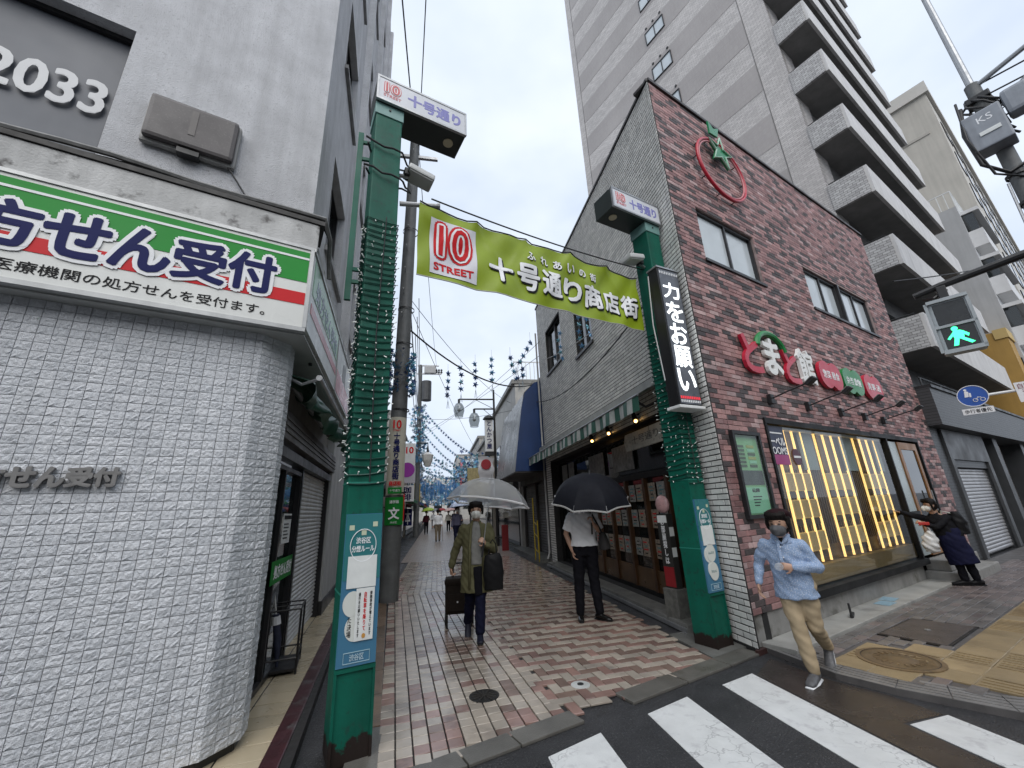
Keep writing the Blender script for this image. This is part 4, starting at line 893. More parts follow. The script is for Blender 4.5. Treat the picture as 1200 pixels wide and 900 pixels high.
# ground-floor annex with roller shutter, dark tiles
AX = thing('dark_shuttered_annex', 'low dark grey tiled annex with a grey roller shutter beside the brick shop', 'building', tuple(FO), fa)
DKT = brickmat('dark_tile', (.055, .057, .06), (.04, .042, .045), (.02, .02, .02), .25, .07, rough=.45); DKP = mat('dark_panel', (.06, .062, .065), .5, .15, 3, streak=.2)
hw = holewall(8.66, 13.4, 0, 3.05, [(9.75, 13.0, -.1, 2.12)], .4, .06).build('wall', DKT, AX)
MB().box(9.5, 9.75, .0, .3, 0, 2.3).build('jamb', DKP, AX, bevel=.01); MB().box(13.0, 13.3, .0, .3, 0, 2.3).build('jamb', DKP, AX, bevel=.01); MB().box(9.5, 13.3, .0, .055, 2.30, 3.04).build('lintel', DKP, AX)
shutter(AX, 9.76, 12.99, .06, 2.12, .14, mat('shutter_silver', (.42, .42, .43), .4, .08, 3, m=.4, streak=.15), .085)
MB().box(8.6, 30, -.25, .5, 3.05, 3.95).build('fascia', DKT, AX); MB().box(8.6, 30.0, -.29, .5, 3.952, 4.02).build('fascia_cap', BLACK, AX); MB().box(13.5, 30, 1.4, 1.8, 0, 3.05).build('inner_wall', MATS['inner_dark'], AX)
for t in (14.5, 18.5, 23): MB().box(t, t+.5, .0, .5, 0, 3.05).build('column', DKP, AX)
MB().tube([(8.7, -.1, 4.25), (12, -.1, 4.25)], .02, 6).build('rail', BLACK, AX)
for t in (8.8, 10.4, 11.9): MB().tube([(t, -.1, 4.02), (t, -.1, 4.25)], .02, 6).build('rail_post', BLACK, AX)

# ------------------------------------------------------------------ buildings further along the cross street
def facade_windows(parent, x0, x1, z0, z1, nx, nz, w_, h_, m=GLASS, fr=None, y=0.):
    for i in range(nx):
        for j in range(nz):
            cx = x0+(x1-x0)*(i+.5)/nx; cz = z0+(z1-z0)*(j+.5)/nz
            f_ = MB().box(cx-w_/2-.07, cx+w_/2+.07, y-.05, y-.002, cz-h_/2-.07, cz+h_/2+.07).build('window', fr or DARKF, parent); MB().box(cx-w_/2, cx+w_/2, y-.056, y-.051, cz-h_/2, cz+h_/2).build('pane', m, f_)
CRM = mat('cream_wall', (.50, .475, .425), .7, .08, .6, streak=.12)
cb_ = thing('cream_apartment_block', 'tall cream apartment block rising behind the tower balconies', 'building', (36.4, 16.6, 0), R(22.7))
MB().box(0, 46, 0, 14, 0, 30.6).build('wall', CRM, cb_); MB().box(-.2, 46.2, -.2, 14.2, 30.6, 31.6).build('parapet', mat('cream_light', (.58, .56, .52), .7, .08, .6), cb_); MB().box(-.06, 0, .6, 13, 27.2, 27.4).build('band', mat('cream_band', (.42, .40, .36), .7, 0), cb_)
facade_windows(cb_, 1, 45, 3, 29.5, 14, 9, 1.7, 1.3)
gb_ = thing('grey_mid_building', 'pale grey building with roof railing and bay windows before the cream block', 'building', (28.9, 14.0, 0), R(22.5))
LGW = mat('pale_grey_wall', (.42, .425, .43), .65, .08, 1, streak=.15)
MB().box(0, 7, 0, 8, 0, 17.0).build('wall', LGW, gb_)
mb = MB(); mb.box(0, 7, -.02, .02, 18.0, 18.06); mb.box(-.02, .02, 0, 8, 18.0, 18.06)
mb.build('roof_rail', WHITE, gb_)
for k in range(28): MB().box(k*.25, k*.25+.04, -.015, .015, 17, 18.0).build('baluster', WHITE, gb_)
for k in range(20): MB().box(-.015, .015, .25+k*.3, .29+k*.3, 17, 18.0).build('baluster', WHITE, gb_)
for k in range(5):
    by = obj('bay', None, gb_, (0, 0, 2.6+k*2.95)); MB().box(.5, 6.5, -.55, -.001, 0, 1.0).build('bay_parapet', mat('bay_white', (.6, .6, .6), .6, .05), by); MB().box(.5, 6.5, -.45, -.001, 1.02, 2.1).build('bay_window', GLASS, by); MB().box(.4, 6.6, -.7, -.001, 2.1, 2.3).build('bay_hood', MATS['bay_white'], by)
ob_ = thing('ochre_building', 'low ochre rendered building with tall windows at right edge', 'building', (27.3, 13.9, 0), R(22))
MB().box(0, 12, -.4, 6, 0, 9.0).build('wall', mat('ochre_wall', (.42, .25, .06), .65, .12, 1, streak=.1), ob_); MB().box(-.05, 12, -.46, 0, 8.6, 9.1).build('cornice', mat('ochre_pale', (.5, .36, .14), .65, 0), ob_)
facade_windows(ob_, 1.0, 11, 4.2, 8.4, 5, 1, .9, 2.8, WHITE, DARKF, -.4); facade_windows(ob_, 1.0, 11, .6, 3.6, 5, 1, .9, 2.2, GLASS, DARKF, -.4)
# far side of the cross street behind the camera: a plain row, so that windows and wet ground have something to reflect
bk_ = thing('street_row_opposite', 'plain pale row of buildings across the street behind the viewer', 'building', (-14, -17, 0), R(21))
MB().box(0, 44, -8, 0, 0, 9.5).build('wall', mat('opposite_wall', (.3, .29, .28), .7, .2, .5), bk_)
for i in range(9):
    for j in range(2): MB().box(2+i*4.7, 4.6+i*4.7, .002, .06, 1.2+j*3.6, 3.2+j*3.6).build('window', GLASS, bk_)

# ------------------------------------------------------------------ alley beyond: buildings on both sides
blu = thing('blue_canopy_shop', 'shop with a blue sided sloping canopy and lowered shutters in the alley', 'building', (3.4, 17.4, 0), R(-90))
DKB = mat('dark_shop', (.05, .045, .042), .6, .3, 3); MB().box(0, 4.6, .35, 6, 0, 6.3).build('wall', mat('dim_wall', (.2, .2, .2), .7, .2, 2, streak=.3), blu)
shutter(blu, .2, 2.2, .1, 2.5, .3, mat('dark_shutter', (.10, .10, .10), .5, .2, 3, m=.3), .09); shutter(blu, 2.3, 4.0, .1, 2.5, .3, MATS['dark_shutter'], .09)
for x in (.05, 2.2, 4.0): MB().box(x, x+.12, .2, .36, 0, 2.6).build('jamb', DKB, blu)
MB().box(0, 4.6, -.3, .3, 0, .1).build('step', CONCD, blu); MB().box(0, 4.6, .1, .36, 2.5, 2.9).build('shutter_box', DKB, blu)
prof = [(-.95, 2.75), (-.86, 3.4), (-.76, 4.1), (-.65, 4.8), (-.5, 5.4), (-.15, 5.75), (.34, 5.9)]
mb = MB(); NP = len(prof); vs = []
for i in range(13):
    for y_, z_ in prof: vs.append((.1+4.35*i/12, y_+.02*math.sin(i*2.1+z_*2), z_+.012*math.sin(i*1.3)))
mb.add(vs, [(i*NP+j, (i+1)*NP+j, (i+1)*NP+j+1, i*NP+j+1) for i in range(12) for j in range(NP-1)]); mb.build('canopy_sheet', mat('silver_sheet', (.33, .34, .34), .3, .25, 2, .1, 12, streak=.3), blu, smooth='all')
def side_poly(x): return [(x, y_, z_) for y_, z_ in prof]+[(x, .34, 2.75)]
mb = MB(); A = side_poly(4.46); B2 = side_poly(4.52); n = len(A); mb.add(A+B2, [tuple(range(n)), tuple(range(2*n-1, n-1, -1))]+[(i, i+n, (i+1) % n+n, (i+1) % n) for i in range(n)]); mb.build('blue_side', mat('blue_panel', (.010, .042, .15), .45, .15, 2, streak=.15), blu)
MB().box(.1, 4.5, -.95, .3, 2.70, 2.745).build('canopy_underside', DKB, blu)
ylw = thing('yellow_barrier', 'narrow yellow folding barrier against the shutters beside the grey brick flank', 'barrier', (3.1, 13.5, .02), R(-90))
for x in (0, .5): MB().tube([(x, 0, 0), (x, 0, 1.9 if x == 0 else 1.2)], .02, 6).build('post', mat('yellow_paint', (.45, .33, .02), .45, .2, 6), ylw)
for z_ in (.35, .8, 1.15): MB().tube([(0, 0, z_), (.5, 0, z_-.1)], .016, 6).build('bar', MATS['yellow_paint'], ylw)

SIGNC = [REDP, WHITE, NAVY, GRNP, mat('sign_yellow', (.6, .42, .03), .4, 0), mat('sign_purple', (.28, .03, .32), .4, 0), mat('sign_pink', (.6, .2, .25), .4, 0)]
WALLC = [mat('wall_a', (.40, .39, .37), .7, .15, 2, streak=.25), mat('wall_b', (.32, .29, .25), .7, .15, 2, streak=.25), mat('wall_c', (.5, .49, .46), .7, .15, 2, streak=.2), mat('wall_d', (.24, .25, .27), .7, .15, 2, streak=.2)]
def alley_house(nm, lab, x, y, sgn, L, Hh, m, floors=2, awn=None):
    "low shop house; sgn=+1 right side of the alley, -1 left side"
    rot = R(-90) if sgn > 0 else R(90)
    o = thing(nm, lab, 'building', (x, y+L if sgn > 0 else y, 0), rot)
    MB().box(0, L, 0, 7, 0, Hh).build('wall', m, o); MB().box(-.05, L+.05, -.15, 7, Hh, Hh+.2).build('parapet', CONC, o)
    MB().box(.3, L-.3, -.05, -.002, .1, 2.4).build('shop_glazing', glass('g'+nm+lab[:6], (.3, .3, .3), .05, .3), o); MB().box(.2, L-.2, -.25, -.002, 2.45, 3.1).build('fascia', random.choice(SIGNC[1:4]+[DKP]), o)
    for f_ in range(1, floors): facade_windows(o, .4, L-.4, f_*2.9+.6, f_*2.9+2.4, max(1, int(L/2.2)), 1, 1.2, 1.2)
    if awn:
        mb = MB(); mb.add([(.2, -.05, 2.9), (L-.2, -.05, 2.9), (L-.2, -1.0, 2.45), (.2, -1.0, 2.45), (L-.2, -1.0, 2.25), (.2, -1.0, 2.25)], [(0, 3, 2, 1), (3, 5, 4, 2)]); mb.build('awning', awn, o)
    return o
AWN = [mat('awn_red', (.35, .03, .03), .6, .1), mat('awn_blue', (.03, .08, .3), .6, .1), mat('awn_cream', (.5, .45, .33), .6, .1), mat('awn_green', (.03, .16, .06), .6, .1)]
rows = [('shop_house', 'cream gabled house with railed flat roof behind the globe lamps', 3.5, 17.6, 1, 7, 7.2, 2, 2, None), ('shop_house', 'tan low shop house on the right past the lamp pole', 3.3, 25, 1, 8, 6.2, 1, 2, 2), ('shop_house', 'pale shop house on the right with a blue awning', 3.4, 33.4, 1, 9, 7.4, 0, 2, 1), ('shop_house', 'grey shop house on the right with a red awning', 3.3, 42.8, 1, 10, 6.6, 3, 2, 0), ('shop_house', 'cream shop house on the right far down the alley', 3.4, 53.4, 1, 14, 7.6, 2, 2, 3), ('shop_house', 'tall pale block closing the right of the far alley', 3.2, 68, 1, 18, 10.5, 0, 3, None),
        ('shop_house', 'dark shop house on the left just past the pharmacy building', -2.75, 15.6, -1, 6, 6.4, 3, 2, 0), ('shop_house', 'cream shop house on the left beside the far utility pole', -2.4, 22, -1, 9, 6.8, 2, 2, 3), ('shop_house', 'tan shop house on the left past the far utility pole', -2.3, 31.6, -1, 10, 6.0, 1, 2, 1), ('shop_house', 'pale shop house on the left with red awning far down', -2.3, 42, -1, 12, 7.2, 0, 2, 0), ('shop_house', 'grey block on the left far down the alley', -2.4, 54.6, -1, 16, 8.2, 3, 2, 2)]
for nm, lab, x, y_, sg, L, Hh, wi, fl_, ai in rows: alley_house(nm, lab, x, y_, sg, L, Hh, WALLC[wi], fl_, None if ai is None else AWN[ai])
end = thing('end_building', 'pale building closing the alley in the far distance', 'building', (-8, 95, 0)); MB().box(0, 22, 0, 8, 0, 9).build('wall', WALLC[2], end); facade_windows(end, 1, 21, 1, 8.5, 7, 2, 1.6, 1.4)
# roof railing of the cream house
rr_ = thing('roof_railing', 'pale metal railing on the flat roof behind the globe lamps', 'railing', (3.5, 17.75, 7.42), 0)
MB().box(0, 4.2, -.02, .02, .9, .95).build('rail', WHITE, rr_)
for k in range(21): MB().box(k*.2, k*.2+.03, -.012, .012, 0.05, .9).build('baluster', WHITE, rr_)
MB().box(.0, 4.2, -.02, .02, .0, .05).build('base_rail', WHITE, rr_)
# ------------------------------------------------------------------ gate pillars, signs, banner
GA = R(19)
def pillar(nm, lab, x, y, Hh, boxside):
    P = thing(nm, lab, 'gate pillar', (x, y, 0), GA, 'gate pillars at the alley mouth')
    w2, d2 = .14, .145
    MB().box(-w2, w2, -d2, d2, .0, Hh).build('shaft', GREEN, P, bevel=.012)
    # raised edges of the recessed foot panel
    for s in (-1, 1): MB().box(s*w2-.018*(s > 0)-.0*(s < 0), s*w2+.018*(s < 0), -d2-.014, -d2-.0005, .02, .55).build('edge_strip', GREEN, P)
    MB().box(-w2, w2, -d2-.016, -d2-.0005, .55, .58).build('ledge', GREEN2, P)
    for zz in (1.05, 1.85): MB().box(-w2-.003, w2+.003, -d2-.003, d2+.003, zz, zz+.012).build('seam', mat('pale_green', (.02, .2, .15), .4, 0), P)
    MB().box(-w2-.012, w2+.012, -d2-.012, d2+.012, Hh-.16, Hh).build('cap', mat('cap_green', (.16, .3, .28), .45, .1, 5), P, bevel=.006)
    MB().ycyl((0, -d2-.012, Hh-.07), .012, .01, 8).build('bolt', BLACK, P)
    return P
PL = pillar('gate_pillar', 'green steel gate pillar standing beside the pharmacy corner', -.613, 3.63, 5.92, 1)
PR = pillar('gate_pillar', 'green steel gate pillar against the grey brick flank', 3.137, 4.809, 5.68, -1)
SIGF = mat('sign_face_lilac', (.62, .64, .68), .35, .05, 3, streak=.1); LILAC = mat('lilac_print', (.20, .20, .48), .4, 0); PINKR = mat('pink_red_print', (.55, .10, .11), .4, 0); BOXD = mat('box_dark', (.02, .028, .026), .4, .2, 5)
def topsign(lab, x, y, z, x0, x1, lampx):
    S = thing('street_name_sign', lab, 'sign', (x, y, z), GA, 'street name signs on the gate pillars')
    dy0, dy1 = -.19, .19
    MB().box(x0, x1, dy0, dy1, 0.001, .335).build('box', BOXD, S, bevel=.004)
    mb = MB(); e = .018; mb.box(x0-.004, x1+.004, dy0-.012, dy0+.02, .318, .342); mb.box(x0-.004, x1+.004, dy0-.012, dy0+.02, -.006, .018); mb.box(x0-.004, x0+e, dy0-.011, dy0+.02, .018, .318); mb.box(x1-e, x1+.004, dy0-.011, dy0+.02, .018, .318); mb.build('frame', STEEL, S)
    MB().box(x0+e, x1-e, dy0-.006, dy0-.0005, .018, .318).build('face_panel', SIGF, S)
    L = x1-x0
    for k, bo in ((0, .11), (1, .06)): text('10', S, (x0+.165, dy0-.0065-.003*k, .20), PINKR if k == 0 else WHT, h=.135, w=.15, bold=bo, ext=.0015)
    text('10', S, (x0+.165, dy0-.0125, .20), PINKR, h=.135, w=.15, bold=.005, ext=.0015)
    text('STREET', S, (x0+.165, dy0-.0065, .085), PINKR, h=.038, w=.19, bold=.02, ext=.0015); text('十号通り', S, (x0+.31+(L-.36)/2, dy0-.0065, .165), LILAC, h=.165, w=L-.42, bold=.045, ext=.0015)
    MB().cyl((lampx, 0, -.012), .06, .014, 18).build('down_lamp', mat('lamp_cream', (.55, .48, .33), .4, .05), S)
    return S
topsign('street name sign box cantilevered from the pillar beside the pharmacy', -.613, 3.63, 5.925, -.155, .89, .73)
topsign('street name sign box cantilevered from the pillar by the grey brick flank', 3.137, 4.809, 5.685, -.81, .16, -.65)
# notice boards (ward smoking rules), blank white squares where the codes were
TEAL = mat('teal_board', (.03, .17, .18), .35, .08, 2); BLUEB = mat('blue_board', (.05, .165, .27), .35, .08, 2)
def board(lab, x, y, extra):
    B = thing('notice_board', lab, 'notice board', (x, y, .585), GA)
    w2 = .165; MB().box(-w2, w2, -.168, -.147, 0, 1.03).build('panel', BLUEB, B); MB().box(-w2+.004, w2-.004, -.171, -.1685, .56, 1.026).build('upper_panel', TEAL, B)
    pts = [(.115*math.cos(2*math.pi*k/32), -.174, .80+.115*math.sin(2*math.pi*k/32)) for k in range(33)]; MB().tube(pts, .0035, 5, cap=False).build('ring', WHT, B)
    text('渋谷区', B, (0, -.1715, .835), WHT, h=.045, w=.13, bold=.02); text('分煙ルール', B, (0, -.1715, .775), WHT, h=.045, w=.20, bold=.02)
    for q in ((-.11, .93), (.10, .95), (0, .89)): MB().box(q[0]-.022, q[0]+.022, -.1735, -.1712, q[1]-.018, q[1]+.018).build('icon', mat('icon_cream', (.5, .55, .4), .5, 0), B)
    MB().box(-.125, .13, -.176, -.1715, .505, .725).build('white_sheet', PAPER, B)
    for q in ((-.06, .40), (-.03, .24)): MB().ycyl((q[0], -.169, q[1]), .085, .003, 28).build('pale_disc', mat('pale_disc', (.6, .62, .58), .5, 0), B)
    mb = MB(); 
    for a_, b_, c_, d_ in ((-.11, .11, .02, .024), (-.11, .11, .086, .09), (-.11, -.107, .024, .086), (.107, .11, .024, .086)): mb.box(a_, b_, -.1715, -.1685, c_, d_)
    mb.build('frame_line', mat('pale_line', (.35, .5, .55), .5, 0), B); text('渋谷区', B, (0, -.1695, .055), mat('pale_line2', (.4, .52, .58), .5, 0), h=.042, w=.12, bold=.015)
    if extra:
        MB().box(-.035, .125, -.178, -.1745, .155, .50).build('white_sheet', PAPER, B)
        vtext('自転車を降りて', B, (.045, -.179, .345), REDP, h=.255, w=.026, bold=.03, ext=.001); vtext('接触事故が増えています', B, (.095, -.179, .33), BLK, h=.29, w=.02, bold=.02, ext=.001); vtext('通行をお願いいたします', B, (-.005, -.179, .325), BLK, h=.29, w=.018, bold=.02, ext=.001)
        MB().ycyl((.045, -.179, .185), .016, .002, 12).build('small_print', mat('print_orange', (.5, .25, .05), .5, 0), B); vtext('た決場', B, (-.08, -.1725, .25), BLK, h=.13, w=.036, bold=.01, ext=.001)
    else:
        for zz in (.42, .22): MB().ycyl((.0, -.173, zz), .10, .003, 28).build('pale_disc', MATS['pale_disc'], B)
        text('みんなで', B, (0, -.1765, .42), mat('disc_print', (.2, .3, .3), .5, 0), h=.03, w=.12); text('きれいに', B, (0, -.1765, .22), MATS['disc_print'], h=.03, w=.12)
    for ch_ in B.children: ch_.scale.x = .82; ch_.location.x *= .82
    return B
board('blue and teal ward notice board on the pillar beside the pharmacy', -.613, 3.63, True); board('blue and teal ward notice board on the pillar by the grey brick flank', 3.137, 4.809, False)

# strings of lights wound round both pillars
BULB = mat('tiny_bulb', (.75, .78, .74), .3, 0, rv=0)
def lights(lab, x, y, z0, z1, turns):
    S = thing('light_string', lab, 'string lights', (x, y, 0), GA, 'light strings wound round the pillars'); w2, d2 = .15, .155
    cor = [(-w2, -d2), (w2, -d2), (w2, d2), (-w2, d2)]; pts = []; bl = MB(); 
    for k in range(turns*4+1):
        c_ = cor[k % 4]; z = z0+(z1-z0)*k/(turns*4)+random.uniform(-.015, .015); pts.append((c_[0], c_[1], z))
    dense = []
    for p, q in zip(pts, pts[1:]):
        for u in np.linspace(0, 1, 5)[:-1]: dense.append((p[0]+(q[0]-p[0])*u, p[1]+(q[1]-p[1])*u, p[2]+(q[2]-p[2])*u-.012*math.sin(u*math.pi)))
    MB().tube(dense, .0065, 4, cap=False).build('wire', mat('green_wire', (.004, .05, .036), .5, 0), S)
    MB().tube([(.02, -d2-.004, z0), (.0, -d2-.004, (z0+z1)/2), (.03, -d2-.004, z1)], .005, 4).build('feed_wire', RUB, S)
    for i, p in enumerate(dense):
        for _ in range(1):
            if random.random() < .55:
                a_ = Vector((p[0], p[1], 0)).normalized()*.02+Vector((random.uniform(-.016, .016), random.uniform(-.016, .016), random.uniform(-.028, .028))); q = Vector(p)+a_
                bl.tube([p, q], [.003, .006], 4)
    stuff(bl.build('bulbs', BULB, S))
lights('string of tiny lights wound round the pillar beside the pharmacy', -.613, 3.63, 1.86, 4.45, 40); lights('string of tiny lights wound round the pillar by the grey brick flank', 3.137, 4.809, 1.82, 3.9, 34)
# LED sign on the right pillar
LED = thing('led_message_sign', 'tall dark message sign with glowing white characters on the right pillar', 'sign', (2.96, 4.40, 2.71), R(15))
MB().box(0, .40, .0, .17, .04, 2.02).build('case', mat('led_case', (.01, .01, .011), .4, .1), LED, bevel=.006); MB().box(.022, .378, -.009, -.0005, .06, 2.0).build('screen', mat('led_screen', (.11, .12, .14), .3, .3, 3), LED)
MB().box(-.03, .42, -.03, .19, 0, .04).build('bottom_tray', WHITE, LED, bevel=.008); MB().box(-.01, .41, -.012, .18, 2.021, 2.045).build('top_trim', STEEL, LED)
LEDW = mat('led_white', (.9, .95, 1), .5, 0, em=(.95, 1, 1), es=.9, rv=0); LEDR = mat('led_red', (.6, .02, .03), .5, 0, em=(1, .05, .08), es=.4, rv=0)
for i, ch in enumerate('力をお願い'): text(ch, LED, (.20, -.0095, 1.68-.325*i), LEDW, h=.29 if i else .24, w=.29, bold=.022, ext=.002, name='character')
for k in range(11):
    MB().box(.03+k*.032, .048+k*.032, -.0125, -.0095, .125, .16).build('led_dot', LEDR, LED); MB().box(.03+k*.032, .048+k*.032, -.0125, -.0095, .08, .11).build('led_dot', WHT, LED); MB().box(.03+k*.032, .044+k*.032, -.0125, -.0095, 1.93, 1.97).build('led_dot', WHT, LED)
for zz in (.3, 1.7): MB().box(.10, .2, .17, .28, zz, zz+.06).build('bracket', BLACK, LED)
MB().tube([(-.02, .15, .4), (-.04, .18, 1.2), (-.02, .15, 1.95)], .008, 5).build('cable', mat('white_cable', (.5, .5, .5), .5, 0), LED)
# flood lamps on the pillars
for lab, x, y, z, rz, sgn in (('white flood lamp clamped to the pillar beside the pharmacy', -.613, 3.63, 5.16, GA, 1), ('white flood lamp clamped to the pillar by the grey brick flank', 3.137, 4.809, 4.96, GA, -1)):
    F = thing('flood_lamp', lab, 'flood lamp', (x, y, z), rz, 'flood lamps on the pillars')
    MB().tube([(sgn*.13, 0, 0), (sgn*.26, -.02, .02)], .022, 8).build('bracket', STEEL, F)
    m3 = Matrix.Rotation(R(12*sgn), 3, 'Y'); MB().cbox((sgn*.39, -.02, .06), (.30, .22, .075), mx=m3).build('housing', mat('lamp_white', (.5, .51, .5), .45, .1, 6), F, bevel=.02); MB().cbox((sgn*.385, -.02, .018), (.26, .18, .012), mx=m3).build('lens', mat('lamp_lens2', (.55, .56, .54), .2, 0), F); MB().cbox((sgn*.24, -.02, .05), (.06, .1, .09)).build('gearbox', BLACK, F, bevel=.01)
# green wall brackets behind the left pillar
GBk = thing('green_wall_frame', 'slim green steel frame on the flank wall behind the left pillar', 'bracket frame', (-.95, 3.95, 0), R(5))
MB().box(-.03, .03, -.02, .02, 3.75, 6.0).build('upright', GREEN2, GBk)
for zz in (5.85, 5.6, 4.1, 3.95): MB().box(.03, .32, -.015, .015, zz, zz+.04).build('rung', GREEN2, GBk)
# loose cables round the pillar heads
for i, (lab, pts) in enumerate((('black cable looped round the left pillar below its sign', [(-.77, 3.40, 5.0), (-.42, 3.48, 4.93), (-.34, 3.8, 5.05), (-.72, 3.75, 5.15), (-.79, 3.42, 5.02)]), ('thin dark cable tied round the left pillar above the flood lamp', [(-.77, 3.40, 5.35), (-.41, 3.49, 5.27), (-.34, 3.82, 5.35), (-.73, 3.74, 5.4), (-.78, 3.41, 5.36)]), ('black cable looped round the right pillar above the banner', [(2.96, 4.6, 4.6), (3.1, 4.62, 4.5), (3.33, 4.74, 4.62), (3.28, 5.0, 4.7), (2.97, 4.88, 4.65)]))):
    P_ = []
    for p, q in zip(pts, pts[1:]):
        for u in (0, .25, .5, .75): P_.append(Vector(p).lerp(Vector(q), u)+Vector((0, 0, .02*math.sin(u*9+i))))
    tag(MB().tube(P_, .011, 6).build('pillar_cable', RUB, None, smooth=True), lab, 'cable')

# banner across the alley mouth
BA, BBp = Vector((-.23, 3.55, 0)), Vector((2.84, 4.77, 0)); BL_ = (BBp-BA).length; BANG = math.atan2(BBp.y-BA.y, BBp.x-BA.x)
BN = thing('street_banner', 'yellow-green fabric banner hung across the alley mouth', 'banner', (BA.x, BA.y, 4.275), BANG)
def bshape(u, v):   # u along 0..L, v -.41...41
    s = u/BL_
    sagz = -.02*4*s*(1-s); xx = u
    y_ = .014*math.sin(u*7.5+v*7.5)+.010*math.sin(u*13-v*11+1)+.018*math.sin(u*3.1-v*4)*(1-abs(v)) - .03*math.sin(math.pi*s)
    tie = sum(math.exp(-((u-BL_*k/5)/.07)**2) for k in range(6))
    z_ = v+sagz+.06*s+(.012*tie-.008 if v > .3 else (.0 if v > -.3 else -.006*tie))
    y_ -= .02*tie*max(0, v)
    for k in range(6):   # creases running down from the tied points
        for sl_, amp in ((.75, .020), (-.55, .012)):
            d_ = u-BL_*k/5-sl_*(.41-v)
            y_ -= amp*math.exp(-abs(d_)/.045)*(1-.6*(.41-v)/.82)
    return Vector((xx, y_, z_))
mb = MB(); nu, nv = 110, 26
G = [bshape(BL_*i/nu, -.41+.82*j/nv) for i in range(nu+1) for j in range(nv+1)]
mb.add(G, [(i*(nv+1)+j, (i+1)*(nv+1)+j, (i+1)*(nv+1)+j+1, i*(nv+1)+j+1) for i in range(nu) for j in range(nv)])
BNM = mat('banner_green', (.24, .325, .012), .42, .08, 2, .06, 8, spec=.4)
mb.build('cloth', BNM, BN, smooth='all')
def on_banner(me, cu, cv, off, m_, nm):
    bm = bmesh.new(); bm.from_mesh(me)
    for _ in range(2):
        le = [e for e in bm.edges if e.calc_length() > .05]
        if le: bmesh.ops.subdivide_edges(bm, edges=le, cuts=1)
    bmesh.ops.triangulate(bm, faces=bm.faces)
    for v_ in bm.verts: p = bshape(cu+v_.co.x, cv+v_.co.z); v_.co = (p.x, p.y-off+v_.co.y, p.z)
    bm.to_mesh(me); bm.free(); me.materials.append(m_); return obj(nm, me, BN)
mb = MB(); x0_, x1_ = .13, .66; n1, n2 = 16, 18
G = [bshape(x0_+(x1_-x0_)*i/n1, -.36+.66*j/n2)+Vector((0, -.007, 0)) for i in range(n1+1) for j in range(n2+1)]
mb.add(G, [(i*(n2+1)+j, (i+1)*(n2+1)+j, (i+1)*(n2+1)+j+1, i*(n2+1)+j+1) for i in range(n1) for j in range(n2)]); mb.build('white_square', mat('banner_white', (.62, .62, .66), .45, .05, 3), BN, smooth='all')
for k, (h_, w_, bo, m_) in enumerate(((.36, .34, .12, REDP), (.36, .34, .06, WHT), (.36, .34, .006, REDP))): on_banner(text_mesh('10', h_, w_, bo, .001), .395, .05, .012+.005*k, m_, 'numerals')
on_banner(text_mesh('STREET', .085, .44, .03, .001), .395, -.27, .012, REDP, 'lettering')
for i, ch in enumerate('十号通り商店街'):
    cu = .98+i*.345+(.0 if i else -.02); s_ = .31 if i != 3 else .29
    on_banner(text_mesh(ch, s_, s_*.93, .05, .001), cu+.016, -.10-.016, .010, BLK, 'character_shadow'); on_banner(text_mesh(ch, s_, s_*.93, .035, .001), cu, -.10, .0145, WHT, 'character')
for i, ch in enumerate('ふれあいの街'): on_banner(text_mesh(ch, .115, .115, .03, .001), 1.37+i*.205+.006, .195-.006, .010, BLK, 'character_shadow'); on_banner(text_mesh(ch, .115, .115, .022, .001), 1.37+i*.205, .195, .0135, WHT, 'character')
MB().tube([bshape(BL_*k/30, .41)+Vector((0, 0, .012)) for k in range(31)], .008, 6).build('top_rope', RUB, BN); MB().tube([bshape(BL_*k/30, -.41)+Vector((0, 0, -.006)) for k in range(31)], .006, 6).build('bottom_rope', mat('grey_rope', (.4, .4, .38), .7, 0), BN)
arm = thing('banner_arm', 'short steel arm reaching from the left pillar to hold the banner', 'bracket', (-.58, 3.64, 4.72), R(3))
MB().tube([(.15, -.05, 0), (.57, -.06, .02)], .026, 10).build('bar', STEEL, arm); MB().tube([(.36, -.06, .02), (.355, -.08, -.06)], .006, 6).build('tie', RUB, arm); MB().tube([(.54, -.06, .02), (.57, -.06, .02)], .034, 10).build('end_cap', STEEL, arm)

# ------------------------------------------------------------------ utility pole with street plates
UP = thing('utility_pole', 'tall grey concrete utility pole behind the left gate pillar', 'utility pole', (-.90, 8.85, 0))
MB().tube([(0, 0, 0), (.04, 0, 3), (.2, .0, 12.4)], [.185, .175, .12], 20).build('shaft', POLE, UP, smooth=True)
for zz in (2.0, 3.75, 5.3, 6.2, 8.4): MB().lathe([(.185, 0), (.19, .0), (.19, .03), (.185, .03)], (.02+.016*zz, 0, zz), 20).build('strap', BLACK, UP)
for k in range(9): MB().tube([(.0+.016*(3+k), -.15, 6+.6*k), (.016*(3+k), -.36 if k % 2 else -.32, 6+.6*k)], .009, 5).build('step_bolt', STEEL, UP)
MB().box(-.6, .9, -.06, .02, 11.6, 11.7).build('crossarm', STEEL, UP); MB().box(-.5, .8, -.05, .03, 10.8, 10.88).build('crossarm', STEEL, UP)
for x in (-.5, -.1, .6, .8): MB().lathe([(.03, 0), (.05, .04), (.03, .08), (.045, .12), (.0, .16)], (x, -.02, 11.7), 10).build('insulator', WHITE, UP, smooth=True)
